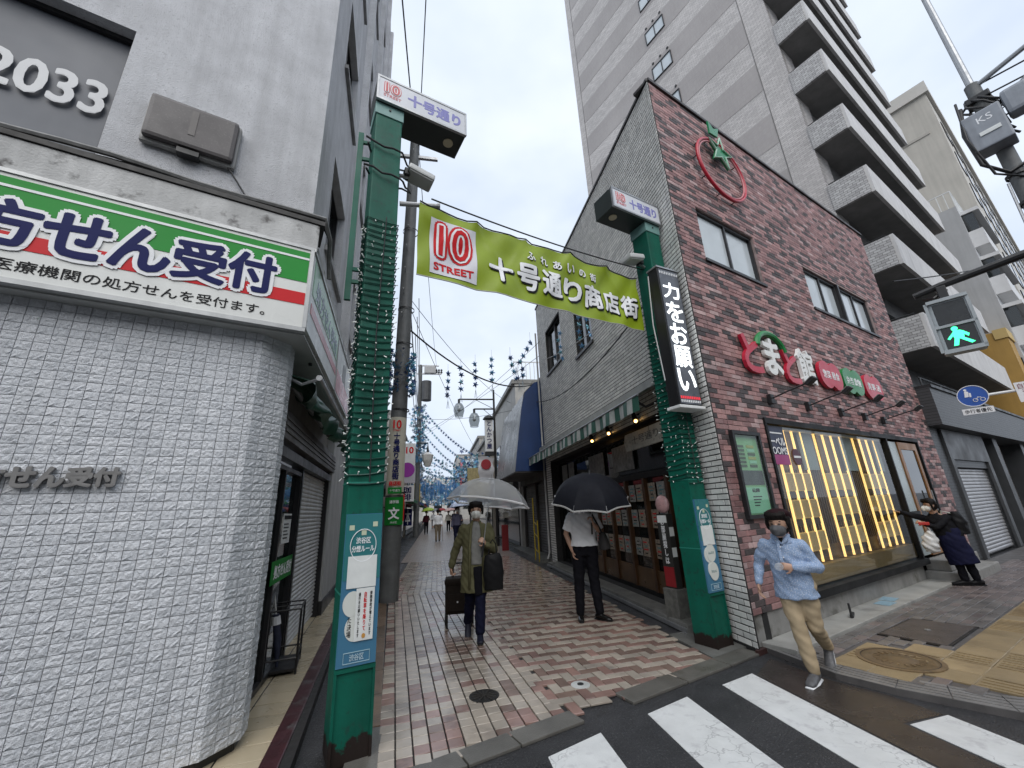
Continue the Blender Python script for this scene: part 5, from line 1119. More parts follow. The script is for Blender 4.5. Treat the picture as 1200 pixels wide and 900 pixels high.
for lab, z0_, z1_, kind in (('tall cream street plate wrapped on the utility pole', 1.97, 3.58, 0), ('small green school-route plate on the utility pole', 1.40, 1.93, 1)):
    Pp = thing('pole_plate', lab, 'street plate', (-.90, 8.85, 0), R(4)); rr = .20; n = 14; mb = MB(); vs = []
    for j in (z0_, z1_):
        for i in range(n+1): a_ = R(-90-62+124*i/n); vs.append((.035+rr*math.cos(a_), rr*math.sin(a_), j))
    mb.add(vs, [(i, i+1, n+2+i, n+1+i) for i in range(n)]); mb.build('plate', mat('plate_cream', (.48, .46, .38), .4, .1, 4) if kind == 0 else GRNP, Pp, smooth='all')
    if kind == 0:
        text('10', Pp, (.035, -.212, 3.42), REDP, h=.17, w=.16, bold=.03); text('STREET', Pp, (.035, -.212, 3.29), REDP, h=.035, w=.15, bold=.02); vtext('十号通り商店街', Pp, (.035, -.214, 2.76), NAVY, h=.95, w=.13, bold=.035); text('商店街', Pp, (.035, -.212, 2.2), REDP, h=.09, w=.24, bold=.04); MB().box(-.1, .17, -.215, -.19, 2.0, 2.12).build('green_panel', GRNP, Pp); text('十号通り', Pp, (.035, -.217, 2.06), WHT, h=.05, w=.2)
    else: text('文', Pp, (.035, -.214, 1.62), WHT, h=.22, w=.2, bold=.03); text('通学路', Pp, (.035, -.212, 1.84), WHT, h=.06, w=.18, bold=.02); text('渋谷区', Pp, (.035, -.212, 1.45), WHT, h=.04, w=.13)
# ------------------------------------------------------------------ street furniture and overhead things in the alley
def star_mesh(nm, m, r=.12, pts=5, thick=.05):
    mb = MB(); ring = [((r if k % 2 == 0 else r*.36)*math.cos(math.pi*k/pts+.3), (r if k % 2 == 0 else r*.36)*math.sin(math.pi*k/pts+.3)) for k in range(2*pts)]
    vs = [(x, 0, z) for x, z in ring]+[(0, -thick, 0), (0, thick, 0)]; n = 2*pts
    mb.add(vs, [((i), (i+1) % n, n) for i in range(n)]+[((i+1) % n, i, n+1) for i in range(n)]); return mb.mesh(nm, m)
STM = [mat('star_blue', (.10, .26, .46), .3, .2, 20, m=.2), mat('star_teal', (.10, .29, .37), .3, .2, 20, m=.2), mat('star_silver', (.42, .49, .55), .3, .2, 20, m=.4), mat('star_navy', (.02, .06, .18), .35, .2, 20)]  # star colours kept pale in place of haze over the far alley
SM = [star_mesh('star', m) for m in STM]
THREAD = mat('thread', (.12, .12, .13), .7, 0, rv=0)
# near strands: each one a thing hanging from the wire between the grey flank and the far pole
WA, WB = Vector((3.36, 12.2, 7.0)), Vector((-1.35, 31.0, 7.1))
tag(MB().tube(catenary(WA, WB, .35), .008, 5).build('span_wire', RUB), 'thin wire slanting from the grey brick flank to the far utility pole', 'cable')
where = ['leftmost of the four over the globe lamps', 'second from left over the globe lamps', 'third from left over the globe lamps', 'rightmost of the four over the globe lamps', 'slanting strand left of the grey brick flank', 'slanting strand nearest the grey brick flank', 'short low strand left of the grey brick flank']
for i, (x_, y_, z_) in enumerate(((.35, 15, 6.85), (.85, 15, 7.1), (1.42, 15, 7.28), (2.08, 15, 7.5), (2.45, 12.9, 6.75), (3.2, 12.9, 7.35), (2.85, 12.9, 6.35))):
    n = 4 if i < 6 else 2; sc_ = .29 if i < 4 else .25
    G_ = thing('star_garland', 'hanging garland of blue foil stars, '+where[i], 'garland', (x_, y_, z_), 0, 'hanging star garlands')
    sl = 0 if i < 4 else (.07 if i == 4 else (-.14 if i == 5 else .0))
    MB().tube([(0, 0, .3), (0, 0, 0), (sl*n, 0, -sc_*n-.25)], .004, 4).build('thread', THREAD, G_)
    for k in range(n):
        for q in range(2): o = obj('star', SM[random.choice((0, 1, 3, 3))], G_, (sl*k+random.uniform(-.03, .03), random.uniform(-.04, .04)+.03*q, -.10-sc_*k), (random.uniform(-.5, .5), random.uniform(0, 1.2), random.uniform(-.9, .9))); o.scale = (1.15 if i < 4 else 1.05,)*3
    for k in range(3): MB().tube([(sl*n, 0, -sc_*n-.02), (sl*n+(k-1)*.05, 0, -sc_*n-.34)], .006, 4).build('tassel', STM[2], G_)
# two strands against the flank windows
for i, (y_, z_, lab) in enumerate(((9.6, 6.15, 'garland of blue foil stars in front of the far flank window'), (8.1, 5.9, 'garland of blue foil stars in front of the near flank window'), (7.6, 5.95, 'garland of blue foil stars beside the near flank window'), (5.35, 4.55, 'lone blue foil star hanging under the banner end'))):
    G_ = thing('star_garland', lab, 'garland', (3.2, y_, z_), 0, 'hanging star garlands'); n = 5 if i < 3 else 1
    MB().tube([(0, 0, .1), (0, 0, -.2*n)], .003, 4).build('thread', THREAD, G_)
    for k in range(n): o = obj('star', SM[k % 2], G_, (random.uniform(-.03, .03), random.uniform(-.05, .05), -.06-.185*k), (random.uniform(-.4, .4), random.uniform(0, 1.2), random.uniform(-.9, .3))); o.scale = (.72,)*3
tag(MB().tube(catenary((3.36, 12.0, 6.25), (2.95, 5.1, 4.65), .15), .01, 5).build('span_wire', mat('white_wire', (.4, .4, .4), .6, 0)), 'pale wire sagging along the grey brick flank to the right pillar', 'cable')
# three long diagonal star strings and the blue mass of decorations beyond
def star_string(lab, a, b, sag, n, sc_):
    G_ = thing('star_string', lab, 'garland', a, 0, 'long star strings across the alley'); a, b = Vector(a), Vector(b); C_ = catenary(a, b, sag, n)
    MB().tube([p-a for p in C_], .006, 4).build('wire', THREAD, G_)
    for p in C_[1:-1]: o = obj('star', SM[random.choice((0, 1, 3, 3))], G_, p-a-Vector((0, 0, .09)), (random.uniform(-.5, .5), random.uniform(0, 1.2), random.uniform(-.8, .8))); o.scale = (sc_,)*3
for k in range(4):
    star_string(['upper star string running from the far utility pole down to the lamp pole', 'second star string from the far utility pole down to the lamp pole', 'third star string from the far utility pole down to the lamp pole', 'lowest star string from the far utility pole down to the lamp pole'][k], (-1.35, 29.5+k*.8, 9.3-.75*k), (2.7, 24.5+k*1.5, 4.6-.45*k), .5, 26, 1.15)
star_string('star string sagging low between the left shops and the lamp pole', (-1.9, 34, 5.6), (2.9, 36, 5.0), .9, 30, 1.2)
star_string('star string high over the far alley', (-1.9, 38, 7.4), (2.9, 40, 5.6), .9, 30, 1.2)
V, F, MI = [], [], []; base = np.array([(0, 0, .16), (.05, 0, .04), (.16, 0, .03), (.06, .02, -.04), (.1, 0, -.15), (0, .02, -.07), (-.1, 0, -.15), (-.06, .02, -.04), (-.16, 0, .03), (-.05, 0, .04)]); nb = 0
def scatter(n, fn, sc_):
    global nb
    for _ in range(n):
        p = fn(); r_ = Matrix.Rotation(random.uniform(0, 6.28), 3, 'Y') @ Matrix.Rotation(random.uniform(-.7, .7), 3, 'Z') @ Matrix.Rotation(random.uniform(-.7, .7), 3, 'X')
        V.append(base*sc_*random.uniform(.7, 1.3) @ np.array(r_).T+np.array(p)); F.append(tuple(range(nb, nb+10))); MI.append(random.choices((0, 1, 2, 3), (3, 3, 5, 1))[0]); nb += 10
U = random.uniform
def hang():   # strands hanging in rows across the alley
    y_ = random.choice([34+k*2.4 for k in range(16)])+U(-.1, .1); x = -1.9+4.9*(int(U(0, 16))+.5)/16; s_ = (x+1.9)/4.9
    top_ = 5.3+.9*math.sin(y_*1.7)-.9*4*s_*(1-s_)*.5; return (x+U(-.06, .06), y_, top_-random.choice((0, .25, .5, .75, 1.0, 1.25, 1.5))-U(0, .06))
scatter(1500, hang, .8)
scatter(260, lambda: (-1.45+random.gauss(0, .28), 31.2+U(-.5, .5), U(5.2, 9.6)), 1.0)
scatter(320, lambda: (2.3+random.gauss(0, .4), 27+U(-1, 6), 4.4+random.gauss(0, .35)), 1.0)
me = bpy.data.meshes.new('star_mass'); me.from_pydata(np.concatenate(V).tolist(), [], F); me.polygons.foreach_set('material_index', MI)
for m in STM: me.materials.append(m)
o = stuff(obj('star_mass', me)); tag(o, 'mass of small blue and silver foil stars hung over the far alley', 'decorations')
# stars round the near utility pole
V2 = []; F2 = []; 
for k in range(190):
    a_ = U(0, 6.28); r_ = Matrix.Rotation(U(0, 6.28), 3, 'Y') @ Matrix.Rotation(a_, 3, 'Z'); V2.append(base*U(.3, .5) @ np.array(r_).T+np.array((-.82+.27*math.cos(a_), 8.85+.27*math.sin(a_), U(4.15, 5.15)))); F2.append(tuple(range(k*10, k*10+10)))
me = bpy.data.meshes.new('star_wreath'); me.from_pydata(np.concatenate(V2).tolist(), [], F2); me.polygons.foreach_set('material_index', [random.choice((0, 1, 3, 3)) for _ in F2]); [me.materials.append(q) for q in STM]; tag(stuff(obj('star_wreath', me)), 'dark blue foil star wreath wrapped round the near utility pole', 'garland')
# streamers of blue paper lower down
for k in range(4):
    S_ = thing('paper_streamers', ['row of blue paper streamers nearest in the far alley', 'second row of blue paper streamers in the far alley', 'third row of pale blue streamers in the far alley', 'last row of blue streamers deep in the alley'][k], 'streamers', (-1.6, 37+k*5, 0)); mb = MB()
    for i in range(46):
        x = i*.1; h_ = U(.5, 1.3); z1_ = 4.1-.15*k+.25*math.sin(i*.5+k); mb.add([(x, U(-.05, .05), z1_), (x+.07, U(-.05, .05), z1_), (x+.07+U(-.04, .04), U(-.1, .1), z1_-h_), (x+U(-.04, .04), U(-.1, .1), z1_-h_)], [(0, 1, 2, 3)])
    stuff(mb.build('strips', mat('streamer_%d' % (k % 2), [(.06, .20, .45), (.16, .32, .48)][k % 2], .6, .3, 6), S_)); MB().tube(catenary((0, 0, 4.3), (4.6, 0, 4.2), .1), .01, 4).build('line', THREAD, S_)

# lamp pole with two glass globes
LP = thing('globe_lamp_post', 'slim black lamp post with two clear glass globes on arms', 'street lamp', (2.75, 19.5, 0))
MB().tube([(0, 0, 0), (0, 0, 7.45)], [.075, .05], 12).build('post', BLACK, LP, smooth=True)
GLB = glass('globe_glass', (.88, .9, .9), .08, .55)
for i, (z_, x) in enumerate(((6.95, -1.75), (6.45, -1.0))):
    MB().tube([(0, 0, z_), (x, 0, z_)], .04, 8).build('arm', BLACK, LP)
    MB().tube([(0, 0, z_-.5), (x*.55, 0, z_)], .014, 6).build('stay', BLACK, LP)
    gl_ = MB().lathe([(.05, -.18), (.17, -.24), (.26, -.42), (.27, -.6), (.21, -.82), (.2, -.92)], (x, 0, z_), 18).build('globe', GLB, LP, smooth='all'); MB().cyl((x, 0, z_-.2), .06, .2, 10).build('collar', BLACK, LP); MB().ball((x, 0, z_-.55), .09, 8).build('bulb', WHT, LP)
hs = thing('hanging_shop_sign', 'small white upright shop sign with dark lettering on the lamp post', 'sign', (2.45, 19.4, 4.1)); MB().box(-.2, .2, -.1, .1, .2, 1.75).build('board', WHITE, hs); vtext('とんかつ屋', hs, (0, -.103, 1.0), NAVY, h=1.35, w=.24, bold=.03); MB().box(-.22, .22, -.12, .12, 0, .19).build('foot', BLACK, hs); MB().lathe([(.3, 0), (.2, .14), (.04, .2)], (0, 0, 1.8), 14).build('hood', BLACK, hs)
fl_ = thing('round_flag', 'white flag with a red disc hanging by the lamp post', 'flag', (2.2, 19.3, 2.9)); mb = MB(); mb.add([(-.3+.04*math.sin(j*1.1), .05*math.sin(j*.9), j*.12) for j in range(11)]+[(.42+.04*math.sin(j*1.4), .05*math.cos(j*.8), j*.12-.12) for j in range(11)], [(j, j+11, j+12, j+1) for j in range(10)]); mb.build('cloth', mat('flag_white', (.6, .6, .62), .6, .1), fl_, smooth='all'); MB().ycyl((.05, -.07, .78), .24, .01).build('red_disc', mat('dull_red_disc', (.32, .02, .03), .6, .1), fl_); MB().tube([(-.32, 0, 1.2), (.55, 0, 1.2)], .015, 6).build('rod', BLACK, fl_)
# far utility pole with transformer, lantern and plates
FPn = thing('far_utility_pole', 'far utility pole with a drum transformer on the left of the alley', 'utility pole', (-1.5, 31.2, 0))
MB().tube([(0, 0, 0), (.05, 0, 13)], [.2, .14], 14).build('shaft', POLE, FPn, smooth=True); MB().tube([(.55, -.1, 10.0), (.55, -.1, 11.6)], .38, 16).build('transformer', mat('drum_grey', (.05, .052, .055), .5, .2, 3), FPn, bevel=.05)
MB().box(-.2, 1.7, -.08, .02, 12.2, 12.32).build('crossarm', STEEL, FPn); MB().box(-.2, 1.5, -.08, .02, 12.9, 13.0).build('crossarm', STEEL, FPn); MB().box(.35, 1.25, -.2, .1, 12.3, 12.85).build('switch_box', mat('switch_grey', (.35, .35, .35), .5, .1), FPn)
for x in (1.3, 1.5, 1.7): MB().lathe([(.05, 0), (.1, .1), (.05, .2), (.1, .3), (0, .4)], (x, -.03, 12.3), 8).build('insulator', DKP, FPn)
LN = thing('lantern', 'white glass lantern on a black arm by the far utility pole', 'street lamp', (-.75, 30.6, 5.6)); MB().lathe([(.2, -.75), (.36, -.3), (.42, .1), (.1, .3), (.05, .55)], n=8).build('shade', mat('lantern_glass', (.5, .49, .47), .3, .1), LN); MB().tube([(0, 0, .5), (0, 0, 1.0), (-.75, .2, 1.0)], .05, 6).build('arm', BLACK, LN); MB().lathe([(.1, .3), (.05, .75), (0, .8)], n=8).build('finial', BLACK, LN)
def vsign(lab, x, y, z0_, z1_, w_, m, txt=None, tm=WHT, round_=None):
    o = thing('projecting_sign', lab, 'sign', (x, y, z0_)); MB().box(-w_/2, w_/2, -.08, .08, 0, z1_-z0_).build('board', m, o, bevel=.01); MB().box(-w_/2-.5, -w_/2, -.02, .02, (z1_-z0_)*.5, (z1_-z0_)*.5+.05).build('bracket', BLACK, o)
    if txt: vtext(txt, o, (0, -.083, (z1_-z0_)/2), tm, h=(z1_-z0_)*.85, w=w_*.6, bold=.03)
    if round_: MB().ycyl((0, -.081, (z1_-z0_)*.75), w_*.45, .01).build('disc', round_, o)
vsign('white projecting sign with red numerals left of the far pole', -1.6, 24.0, 4.0, 5.5, .62, WHITE, None, REDP); 
text('10', [o for o in COL.objects if o.name.startswith('projecting_sign')][0], (0, -.083, 1.1), REDP, h=.36, w=.4, bold=.03)
vsign('round purple projecting sign on the left of the alley', -1.5, 21.0, 3.05, 3.9, .8, mat('pale_sign', (.45, .46, .5), .5, .1), None, WHT, SIGNC[5])
vsign('white projecting sign with dark print low on the left', -1.55, 22.2, 2.2, 3.0, .7, WHITE, '珈琲', NAVY)
vsign('red projecting sign on the left near the pole', -1.72, 20.0, 1.3, 2.5, .42, REDP, '薬局'); vsign('small red and white sign high on the left', -1.9, 20.5, 4.2, 5.0, .4, REDP, '酒')
vsign('blue projecting sign low on the left', -1.8, 27.0, .9, 1.9, .5, SIGNC[2], '本'); vsign('pale pink projecting sign at the right of the alley', 2.2, 33.0, 3.6, 5.4, .9, SIGNC[6], '美容'); vsign('yellow striped hanging curtain sign at right of the alley', 2.35, 24, 2.3, 4.0, 1.3, mat('straw', (.42, .35, .17), .6, .35, 9, streak=.4)); vsign('red post box coloured sign standing at the right', 2.72, 17.2, .0, 1.0, .26, mat('dull_red', (.22, .012, .015), .5, .1)); vsign('yellow sign at the left far down the alley', -1.7, 36, 2.5, 4.0, .5, SIGNC[4], '花'); vsign('green sign at the right far down the alley', 2.6, 46, 3, 4.6, .6, GRNP, '茶')
# ------------------------------------------------------------------ overhead cables
PT = Vector((-.72, 8.85, 0))
def cable(lab, a, b, sag, r_=.012, m=RUB, n=18): tag(MB().tube(catenary(a, b, sag, n), r_, 5, cap=False).build('overhead_cable', m, None, smooth='all'), lab, 'cable', 'overhead cables')
cable('thick black cable sagging from the utility pole to the grey brick building', (-.72, 8.85, 5.75), (3.42, 13.6, 5.9), .55, .022)
cable('cable from the utility pole head out over the street, left', (-.75, 8.85, 11.7), (-.9, -6, 10.2), .3, .016); cable('cable from the utility pole head out over the street, right', (-.62, 8.85, 11.2), (.6, -6, 11.4), .35, .012)
cable('cable between the two utility poles along the alley, highest', (-.65, 8.85, 11.6), (-.2, 31.2, 12.9), .5); cable('cable between the two utility poles along the alley, lower', (-.8, 8.85, 7.6), (-1.4, 31.2, 8.6), .7, .02)
cable('thin cable from the utility pole to the cream house roof', (-.75, 8.85, 6.6), (3.6, 19, 6.6), .4, .008); cable('thin cable dropping from the utility pole towards the lamp post', (-.78, 8.85, 6.5), (2.7, 27, 5.2), .3, .008); cable('thin cable crossing low from the left shops to the blue canopy', (-1.9, 20, 6.2), (3.3, 15, 5.4), .3, .008); cable('thin cable from the left shops up to the flank wall', (-1.9, 26, 6.0), (3.4, 12.5, 6.6), .2, .008)
cable('black cable from the right pillar along the flank to the blue canopy', (3.25, 5.1, 4.7), (3.3, 13.4, 5.2), .5, .014); cable('thin black cable above the banner between pillar and arm', (-.1, 3.6, 4.82), (3.0, 4.8, 4.95), .06, .009)
for k in range(5): cable(['cable bundle line behind the near pole, innermost', 'cable bundle line behind the near pole, second', 'cable bundle line behind the near pole, third', 'cable bundle line behind the near pole, fourth', 'cable bundle line behind the near pole, outermost'][k], (-.62+.03*k, 8.95, 4.6+.5*k), (-1.3, 31.1, 6.4+.4*k), .6, .009)
# ------------------------------------------------------------------ right: pole with transformer, signal, round sign
RP = thing('street_utility_pole', 'utility pole with grey transformers and tangled cables at upper right', 'utility pole', (15.75, 6.25, 0))
MB().tube([(0, 0, 0), (0, 0, 13.2)], [.21, .16], 18).build('shaft', POLE, RP, smooth=True); MB().tube([(-.02, 0, 13.0), (-.05, 0, 19)], [.09, .07], 10).build('mast', STEEL, RP)
ra = math.atan2(-6.25, -15.75)
def rp_box(c, d, nm, m, bev=.02): MB().cbox(c, d, mx=Matrix.Rotation(ra+R(90), 3, 'Z')).build(nm, m, RP, bevel=bev)
TG = mat('transformer_grey', (.25, .27, .3), .45, .12, 3, streak=.2)
rp_box((-.36, -.05, 11.3), (.75, .6, 1.2), 'transformer', TG, .04); rp_box((.1, -.62, 11.9), (.55, .5, .8), 'switch_box', TG, .1)
text('KS', RP, (-.63, -.19, 11.6), WHT, h=.2, rot=ra+R(90)); MB().cbox((-.64, -.2, 11.15), (.4, .02, .12), mx=Matrix.Rotation(ra+R(90), 3, 'Z')).build('number_plate', PAPER, RP)
for zz in (7.2, 8.0, 8.9, 9.8): MB().lathe([(.2, 0), (.23, 0), (.23, .08), (.2, .08)], (0, 0, zz), 18).build('strap', BLACK, RP)
MB().tube([(.0, -.1, 13.1), (.6, -2.6, 13.6)], .07, 8).build('crossarm', STEEL, RP); MB().tube([(0, -.1, 11.9), (.5, -2.1, 13.4)], .035, 6).build('brace', STEEL, RP); rp_box((0, 0, 12.6), (.5, .5, .2), 'collar', BLACK, .03)
for k in range(7):
    a_ = k*.9; mb = MB().tube([(.25*math.cos(a_), .25*math.sin(a_), 13-.1*k), (.4*math.cos(a_+1), .4*math.sin(a_+1), 12.6-.1*k), (.3*math.cos(a_+2), .3*math.sin(a_+2), 12.1), (-.35+.1*k, -.3, 12.0-.15*k)], .035, 6); mb.build('lead', RUB, RP, smooth='all')
MB().tube([(-.5, .2, 12.4), (-.75, .25, 11.4), (-.7, .2, 10.3), (-.25, 0, 9.9), (.2, -.5, 10.2), (.4, -.9, 10.9)], .05, 6).build('lead', RUB, RP, smooth='all'); MB().tube([(-.6, .2, 12.6), (-.82, .2, 11.2), (-.6, .1, 9.9), (0, -.2, 9.6)], .03, 6).build('lead', RUB, RP, smooth='all')
MB().tube([(-.3, .1, 9.6), (-.45, .1, 7.5)], .03, 6).build('conduit', STEEL, RP)
for k in range(4): cable(['cable leaving the upper right pole over the street, top', 'cable leaving the upper right pole over the street, second', 'cable leaving the upper right pole over the street, third', 'cable leaving the upper right pole over the street, lowest'][k], (15.8, 6.1, 13.1-.45*k), (24, -9, 14-.5*k), .3, .025)
cable('stay wire from the upper right pole down towards the signal arm', (15.8, 6.2, 7.4), (8.0, 5.0, 5.2), .1, .012)
# pedestrian signal on an arm; its post stands outside the view to the right
SPp = Vector((7.98, 2.1, 0))
SGN = thing('pedestrian_signal', 'pedestrian signal showing a green walking figure on a long dark arm', 'traffic signal', (6.98, 3.86, 3.36), R(-58))
SGC = mat('signal_grey', (.36, .40, .42), .45, .1, 4, streak=.1)
mb = MB(); mb.box(-.2, .2, -.06, .14, 0, .78); mb.build('housing', SGC, SGN, bevel=.03)
for nm, z_ in (('red_aspect', .41), ('green_aspect', .06)): MB().box(-.155, .155, -.066, -.055, z_, z_+.31).build(nm, mat('aspect_dark', (.02, .022, .022), .3, .3, 9), SGN, bevel=.004)
mb = MB()
for s in (-1, 1): mb.box(s*.2-.03, s*.2+.004, -.085, -.06, .02, .76)
mb.box(-.2, .2, -.085, -.06, .365, .40); mb.box(-.2, .2, -.10, -.06, .74, .785); mb.box(-.2, .2, -.085, -.06, -.004, .05); mb.build('visor', SGC, SGN)
LEDG = mat('led_green', (.05, .9, .35), .5, 0, em=(.05, 1, .38), es=1.5, rv=0)
def ppart(poly, nm): MB().vprism(poly, -.072, -.068).build(nm, LEDG, SGN)
ppart([(-.03+.032*math.cos(k*.52)-.0, .325+.032*math.sin(k*.52)) for k in range(12)], 'figure_head'); ppart([(-.06, .19), (.03, .18), (.045, .27), (.01, .295), (-.05, .295), (-.07, .26)], 'figure_body'); ppart([(-.07, .265), (-.125, .2), (-.105, .185), (-.055, .24)], 'figure_arm'); ppart([(.04, .27), (.085, .22), (.07, .185), (.03, .235)], 'figure_arm'); ppart([(-.06, .19), (-.015, .185), (-.045, .09), (-.09, .09)], 'figure_leg'); ppart([(-.02, .185), (.03, .18), (.11, .10), (.075, .085)], 'figure_leg')
ARM_ = Matrix.Rotation(R(58), 3, 'Z') @ (Vector((8.0, 2.2, 0))-Vector((6.98, 3.86, 0)))
MB().tube([(-.28, .1, .98), (.0, .1, 1.03), (ARM_.x, ARM_.y, 1.22)], [.045, .05, .06], 10).build('arm', BLACK, SGN); MB().cbox((0, .06, .88), (.1, .1, .24)).build('hanger', BLACK, SGN, bevel=.01); MB().tube([(-.2, .1, .9), (-.1, .02, .85), (.05, .1, .95)], .02, 6).build('cable', RUB, SGN)
MB().tube([(ARM_.x, ARM_.y, -3.3), (ARM_.x, ARM_.y, 1.6)], .09, 14).build('post', mat('post_dark', (.05, .05, .052), .5, .1), SGN)
RS = thing('shared_path_sign', 'round blue shared-path sign with a white plate on a pale arm', 'traffic sign', (11.72, 6.68, 3.56), R(-58))
MB().ycyl((0, 0, 0), .235, .012, 32).build('blue_disc', mat('sign_blue', (.015, .08, .36), .35, .05), RS); MB().tube([(.232*math.cos(2*math.pi*k/36), -.013, .232*math.sin(2*math.pi*k/36)) for k in range(37)], .008, 5).build('white_rim', WHT, RS)
def wpart(poly): MB().vprism(poly, -.018, -.0125).build('pictogram', WHT, RS)
wpart([(-.08+.025*math.cos(k*.7), .15+.025*math.sin(k*.7)) for k in range(9)]); wpart([(-.12, -.01), (-.06, -.01), (-.04, .1), (-.07, .125), (-.1, .12)]); wpart([(-.05, -.02), (-.02, -.02), (-.01, .07), (-.04, .08)])
for cx_ in (.02, .13): MB().tube([(cx_+.035*math.cos(2*math.pi*k/14), -.016, -.1+.035*math.sin(2*math.pi*k/14)) for k in range(15)], .006, 4).build('pictogram', WHT, RS)
wpart([(.02, -.1), (.03, -.1), (.08, -.03), (.07, -.03)]); wpart([(.06, -.04), (.12, -.04), (.12, -.05), (.06, -.05)])
MB().box(-.235, .235, -.012, .0, -.40, -.27).build('white_plate', WHT, RS); text('歩行者優先', RS, (0, -.0135, -.335), BLK, h=.085, w=.40, bold=.01)
MB().tube([(.1, .03, -.02), (1.6, .03, -.02)], .03, 8).build('arm', WHITE, RS); MB().tube([(1.6, .03, -3.5), (1.6, .03, .4)], .04, 10).build('post', WHITE, RS); MB().box(.62, .98, -.012, 0, -.28, .14).build('square_plate', WHT, RS); text('自転車\n速度\nここ', RS, (.8, -.0135, -.07), mat('maroon_print', (.2, .02, .03), .5, 0), h=.36, w=.28)
# ------------------------------------------------------------------ people
SKIN = mat('skin', (.42, .25, .175), .5, .08, 20); HAIR = mat('dark_hair', (.012, .010, .009), .5, .3, 60, .4, 200)
def blob(mb, m, parent, nm, voxel=.01, sm=4, folds=0., loc=(0, 0, 0)):
    "fuse overlapping tapered volumes into one continuous surface"
    tmp = bpy.data.objects.new('tmp', mb.mesh('tmp', m)); _ts.collection.objects.link(tmp)
    r_ = tmp.modifiers.new('r', 'REMESH'); r_.mode = 'VOXEL'; r_.voxel_size = voxel; r_.use_smooth_shade = True
    s_ = tmp.modifiers.new('s', 'SMOOTH'); s_.iterations = sm; s_.factor = .5
    me = bench_eval(tmp); me.name = nm; _ts.collection.objects.unlink(tmp); bpy.data.objects.remove(tmp)
    if not me.materials: me.materials.append(m)
    if folds:
        N = len(me.vertices); co = np.empty(N*3); no = np.empty(N*3); me.vertices.foreach_get('co', co); me.vertices.foreach_get('normal', no); co = co.reshape(-1, 3); no = no.reshape(-1, 3)
        x, y, z = co.T; ph = random.uniform(0, 6)
        d = np.sin(z*38+x*22+ph+2*np.sin(x*15+y*9))*.5+np.sin(z*21-y*30+ph*2+1.5*np.sin(z*11))*.5+.4*np.sin(z*70+x*50-y*40)
        me.vertices.foreach_set('co', (co+no*(d*folds)[:, None]).ravel())
    me.polygons.foreach_set('use_smooth', [True]*len(me.polygons))
    return obj(nm, me, parent, loc)
V3 = lambda *a: Vector(a)
def limb(mb, pts, rad, side=None, n=12):
    pts = [Vector(p) for p in pts]
    mb.tube(pts, rad, n, side=side)
    for p, r_ in zip(pts, rad):
        q = r_ if isinstance(r_, tuple) else (r_, r_); mb.ball(tuple(p), (q[0]*.98, q[1]*.98, min(q)*.98) if isinstance(r_, tuple) else r_*.98, 10)
def hand(mb, wrist, d, nrm, thumb=1, curl=.5, k=1.):
    d = Vector(d).normalized(); nrm = Vector(nrm); nrm = (nrm-d*nrm.dot(d)).normalized(); s = d.cross(nrm); w_ = Vector(wrist)
    mb.tube([w_-d*.02, w_+d*.03*k, w_+d*.085*k], [(.024*k, .02*k), (.036*k, .017*k), (.040*k, .015*k)], 10, side=tuple(s))
    for i, Lf in zip((-1.5, -.5, .5, 1.5), (.8, 1., 1.05, .92)):
        p = w_+d*.08*k+s*(.0195*i*k); pts = [p]; a_ = .15
        for sg in (.036, .027, .022): a_ += curl; p = p+(d*math.cos(a_)+nrm*math.sin(a_))*(sg*Lf*k); pts.append(p)
        mb.tube(pts, [.0098*k, .0092*k, .0086*k, .0074*k], 8)
    p = w_+d*.022*k+s*(.03*k*thumb); q = p+(d*.55+s*.75*thumb+nrm*.35).normalized()*.036*k; e = q+(d*.85+s*.2*thumb+nrm*.5).normalized()*.03*k; mb.tube([p, q, e], [.0125*k, .0108*k, .0085*k], 8)
def shoe(parent, ank, fwd, m, sole, L=.26, up_=0.):
    f_ = Vector(fwd).normalized(); a_ = Vector(ank); base_ = a_+Vector((0, 0, 0)); mb = MB(); h = f_*(-.07); s = f_.cross(Vector((0, 0, 1))).normalized()
    P_ = [a_+f_*(-.075)+V3(0, 0, -.035), a_+f_*(-.02)+V3(0, 0, -.03), a_+f_*.06+V3(0, 0, -.042), a_+f_*.13+V3(0, 0, -.055), a_+f_*.18+V3(0, 0, -.062)]
    mb.tube(P_, [(.030, .034), (.038, .045), (.043, .036), (.045, .026), (.03, .018)], 12, side=tuple(s)); mb.tube([a_+V3(0, 0, -.03), a_+V3(0, 0, .03)], [.042, .045], 12)
    o_ = blob(mb, m, parent, 'shoe', .008, 3)
    mb = MB(); mb.tube([a_+f_*(-.085)+V3(0, 0, -.072), a_+f_*.05+V3(0, 0, -.075), a_+f_*.19+V3(0, 0, -.076)], [(.034, .010), (.045, .010), (.034, .009)], 10, side=tuple(s)); mb.build('sole', sole, o_, smooth='all')
def head(mb, c, k=1., face=(0, -1, 0)):
    c = Vector(c); f_ = Vector(face).normalized(); s = f_.cross(V3(0, 0, 1)).normalized()
    mb.ball(tuple(c+V3(0, 0, .025*k)), (.080*k, .092*k, .095*k), 16); mb.ball(tuple(c+f_*.022*k+V3(0, 0, -.045*k)), (.062*k, .066*k, .072*k), 14); mb.ball(tuple(c+f_*.048*k+V3(0, 0, -.092*k)), (.03*k, .03*k, .024*k), 10)
    mb.tube([c+f_*.082*k+V3(0, 0, .012*k), c+f_*.104*k+V3(0, 0, -.028*k), c+f_*.085*k+V3(0, 0, -.038*k)], [.009*k, .014*k, .011*k], 8)
    for q in (-1, 1): mb.ball(tuple(c+s*(.082*k*q)+V3(0, 0, -.012*k)), (.012*k, .02*k, .032*k), 8)
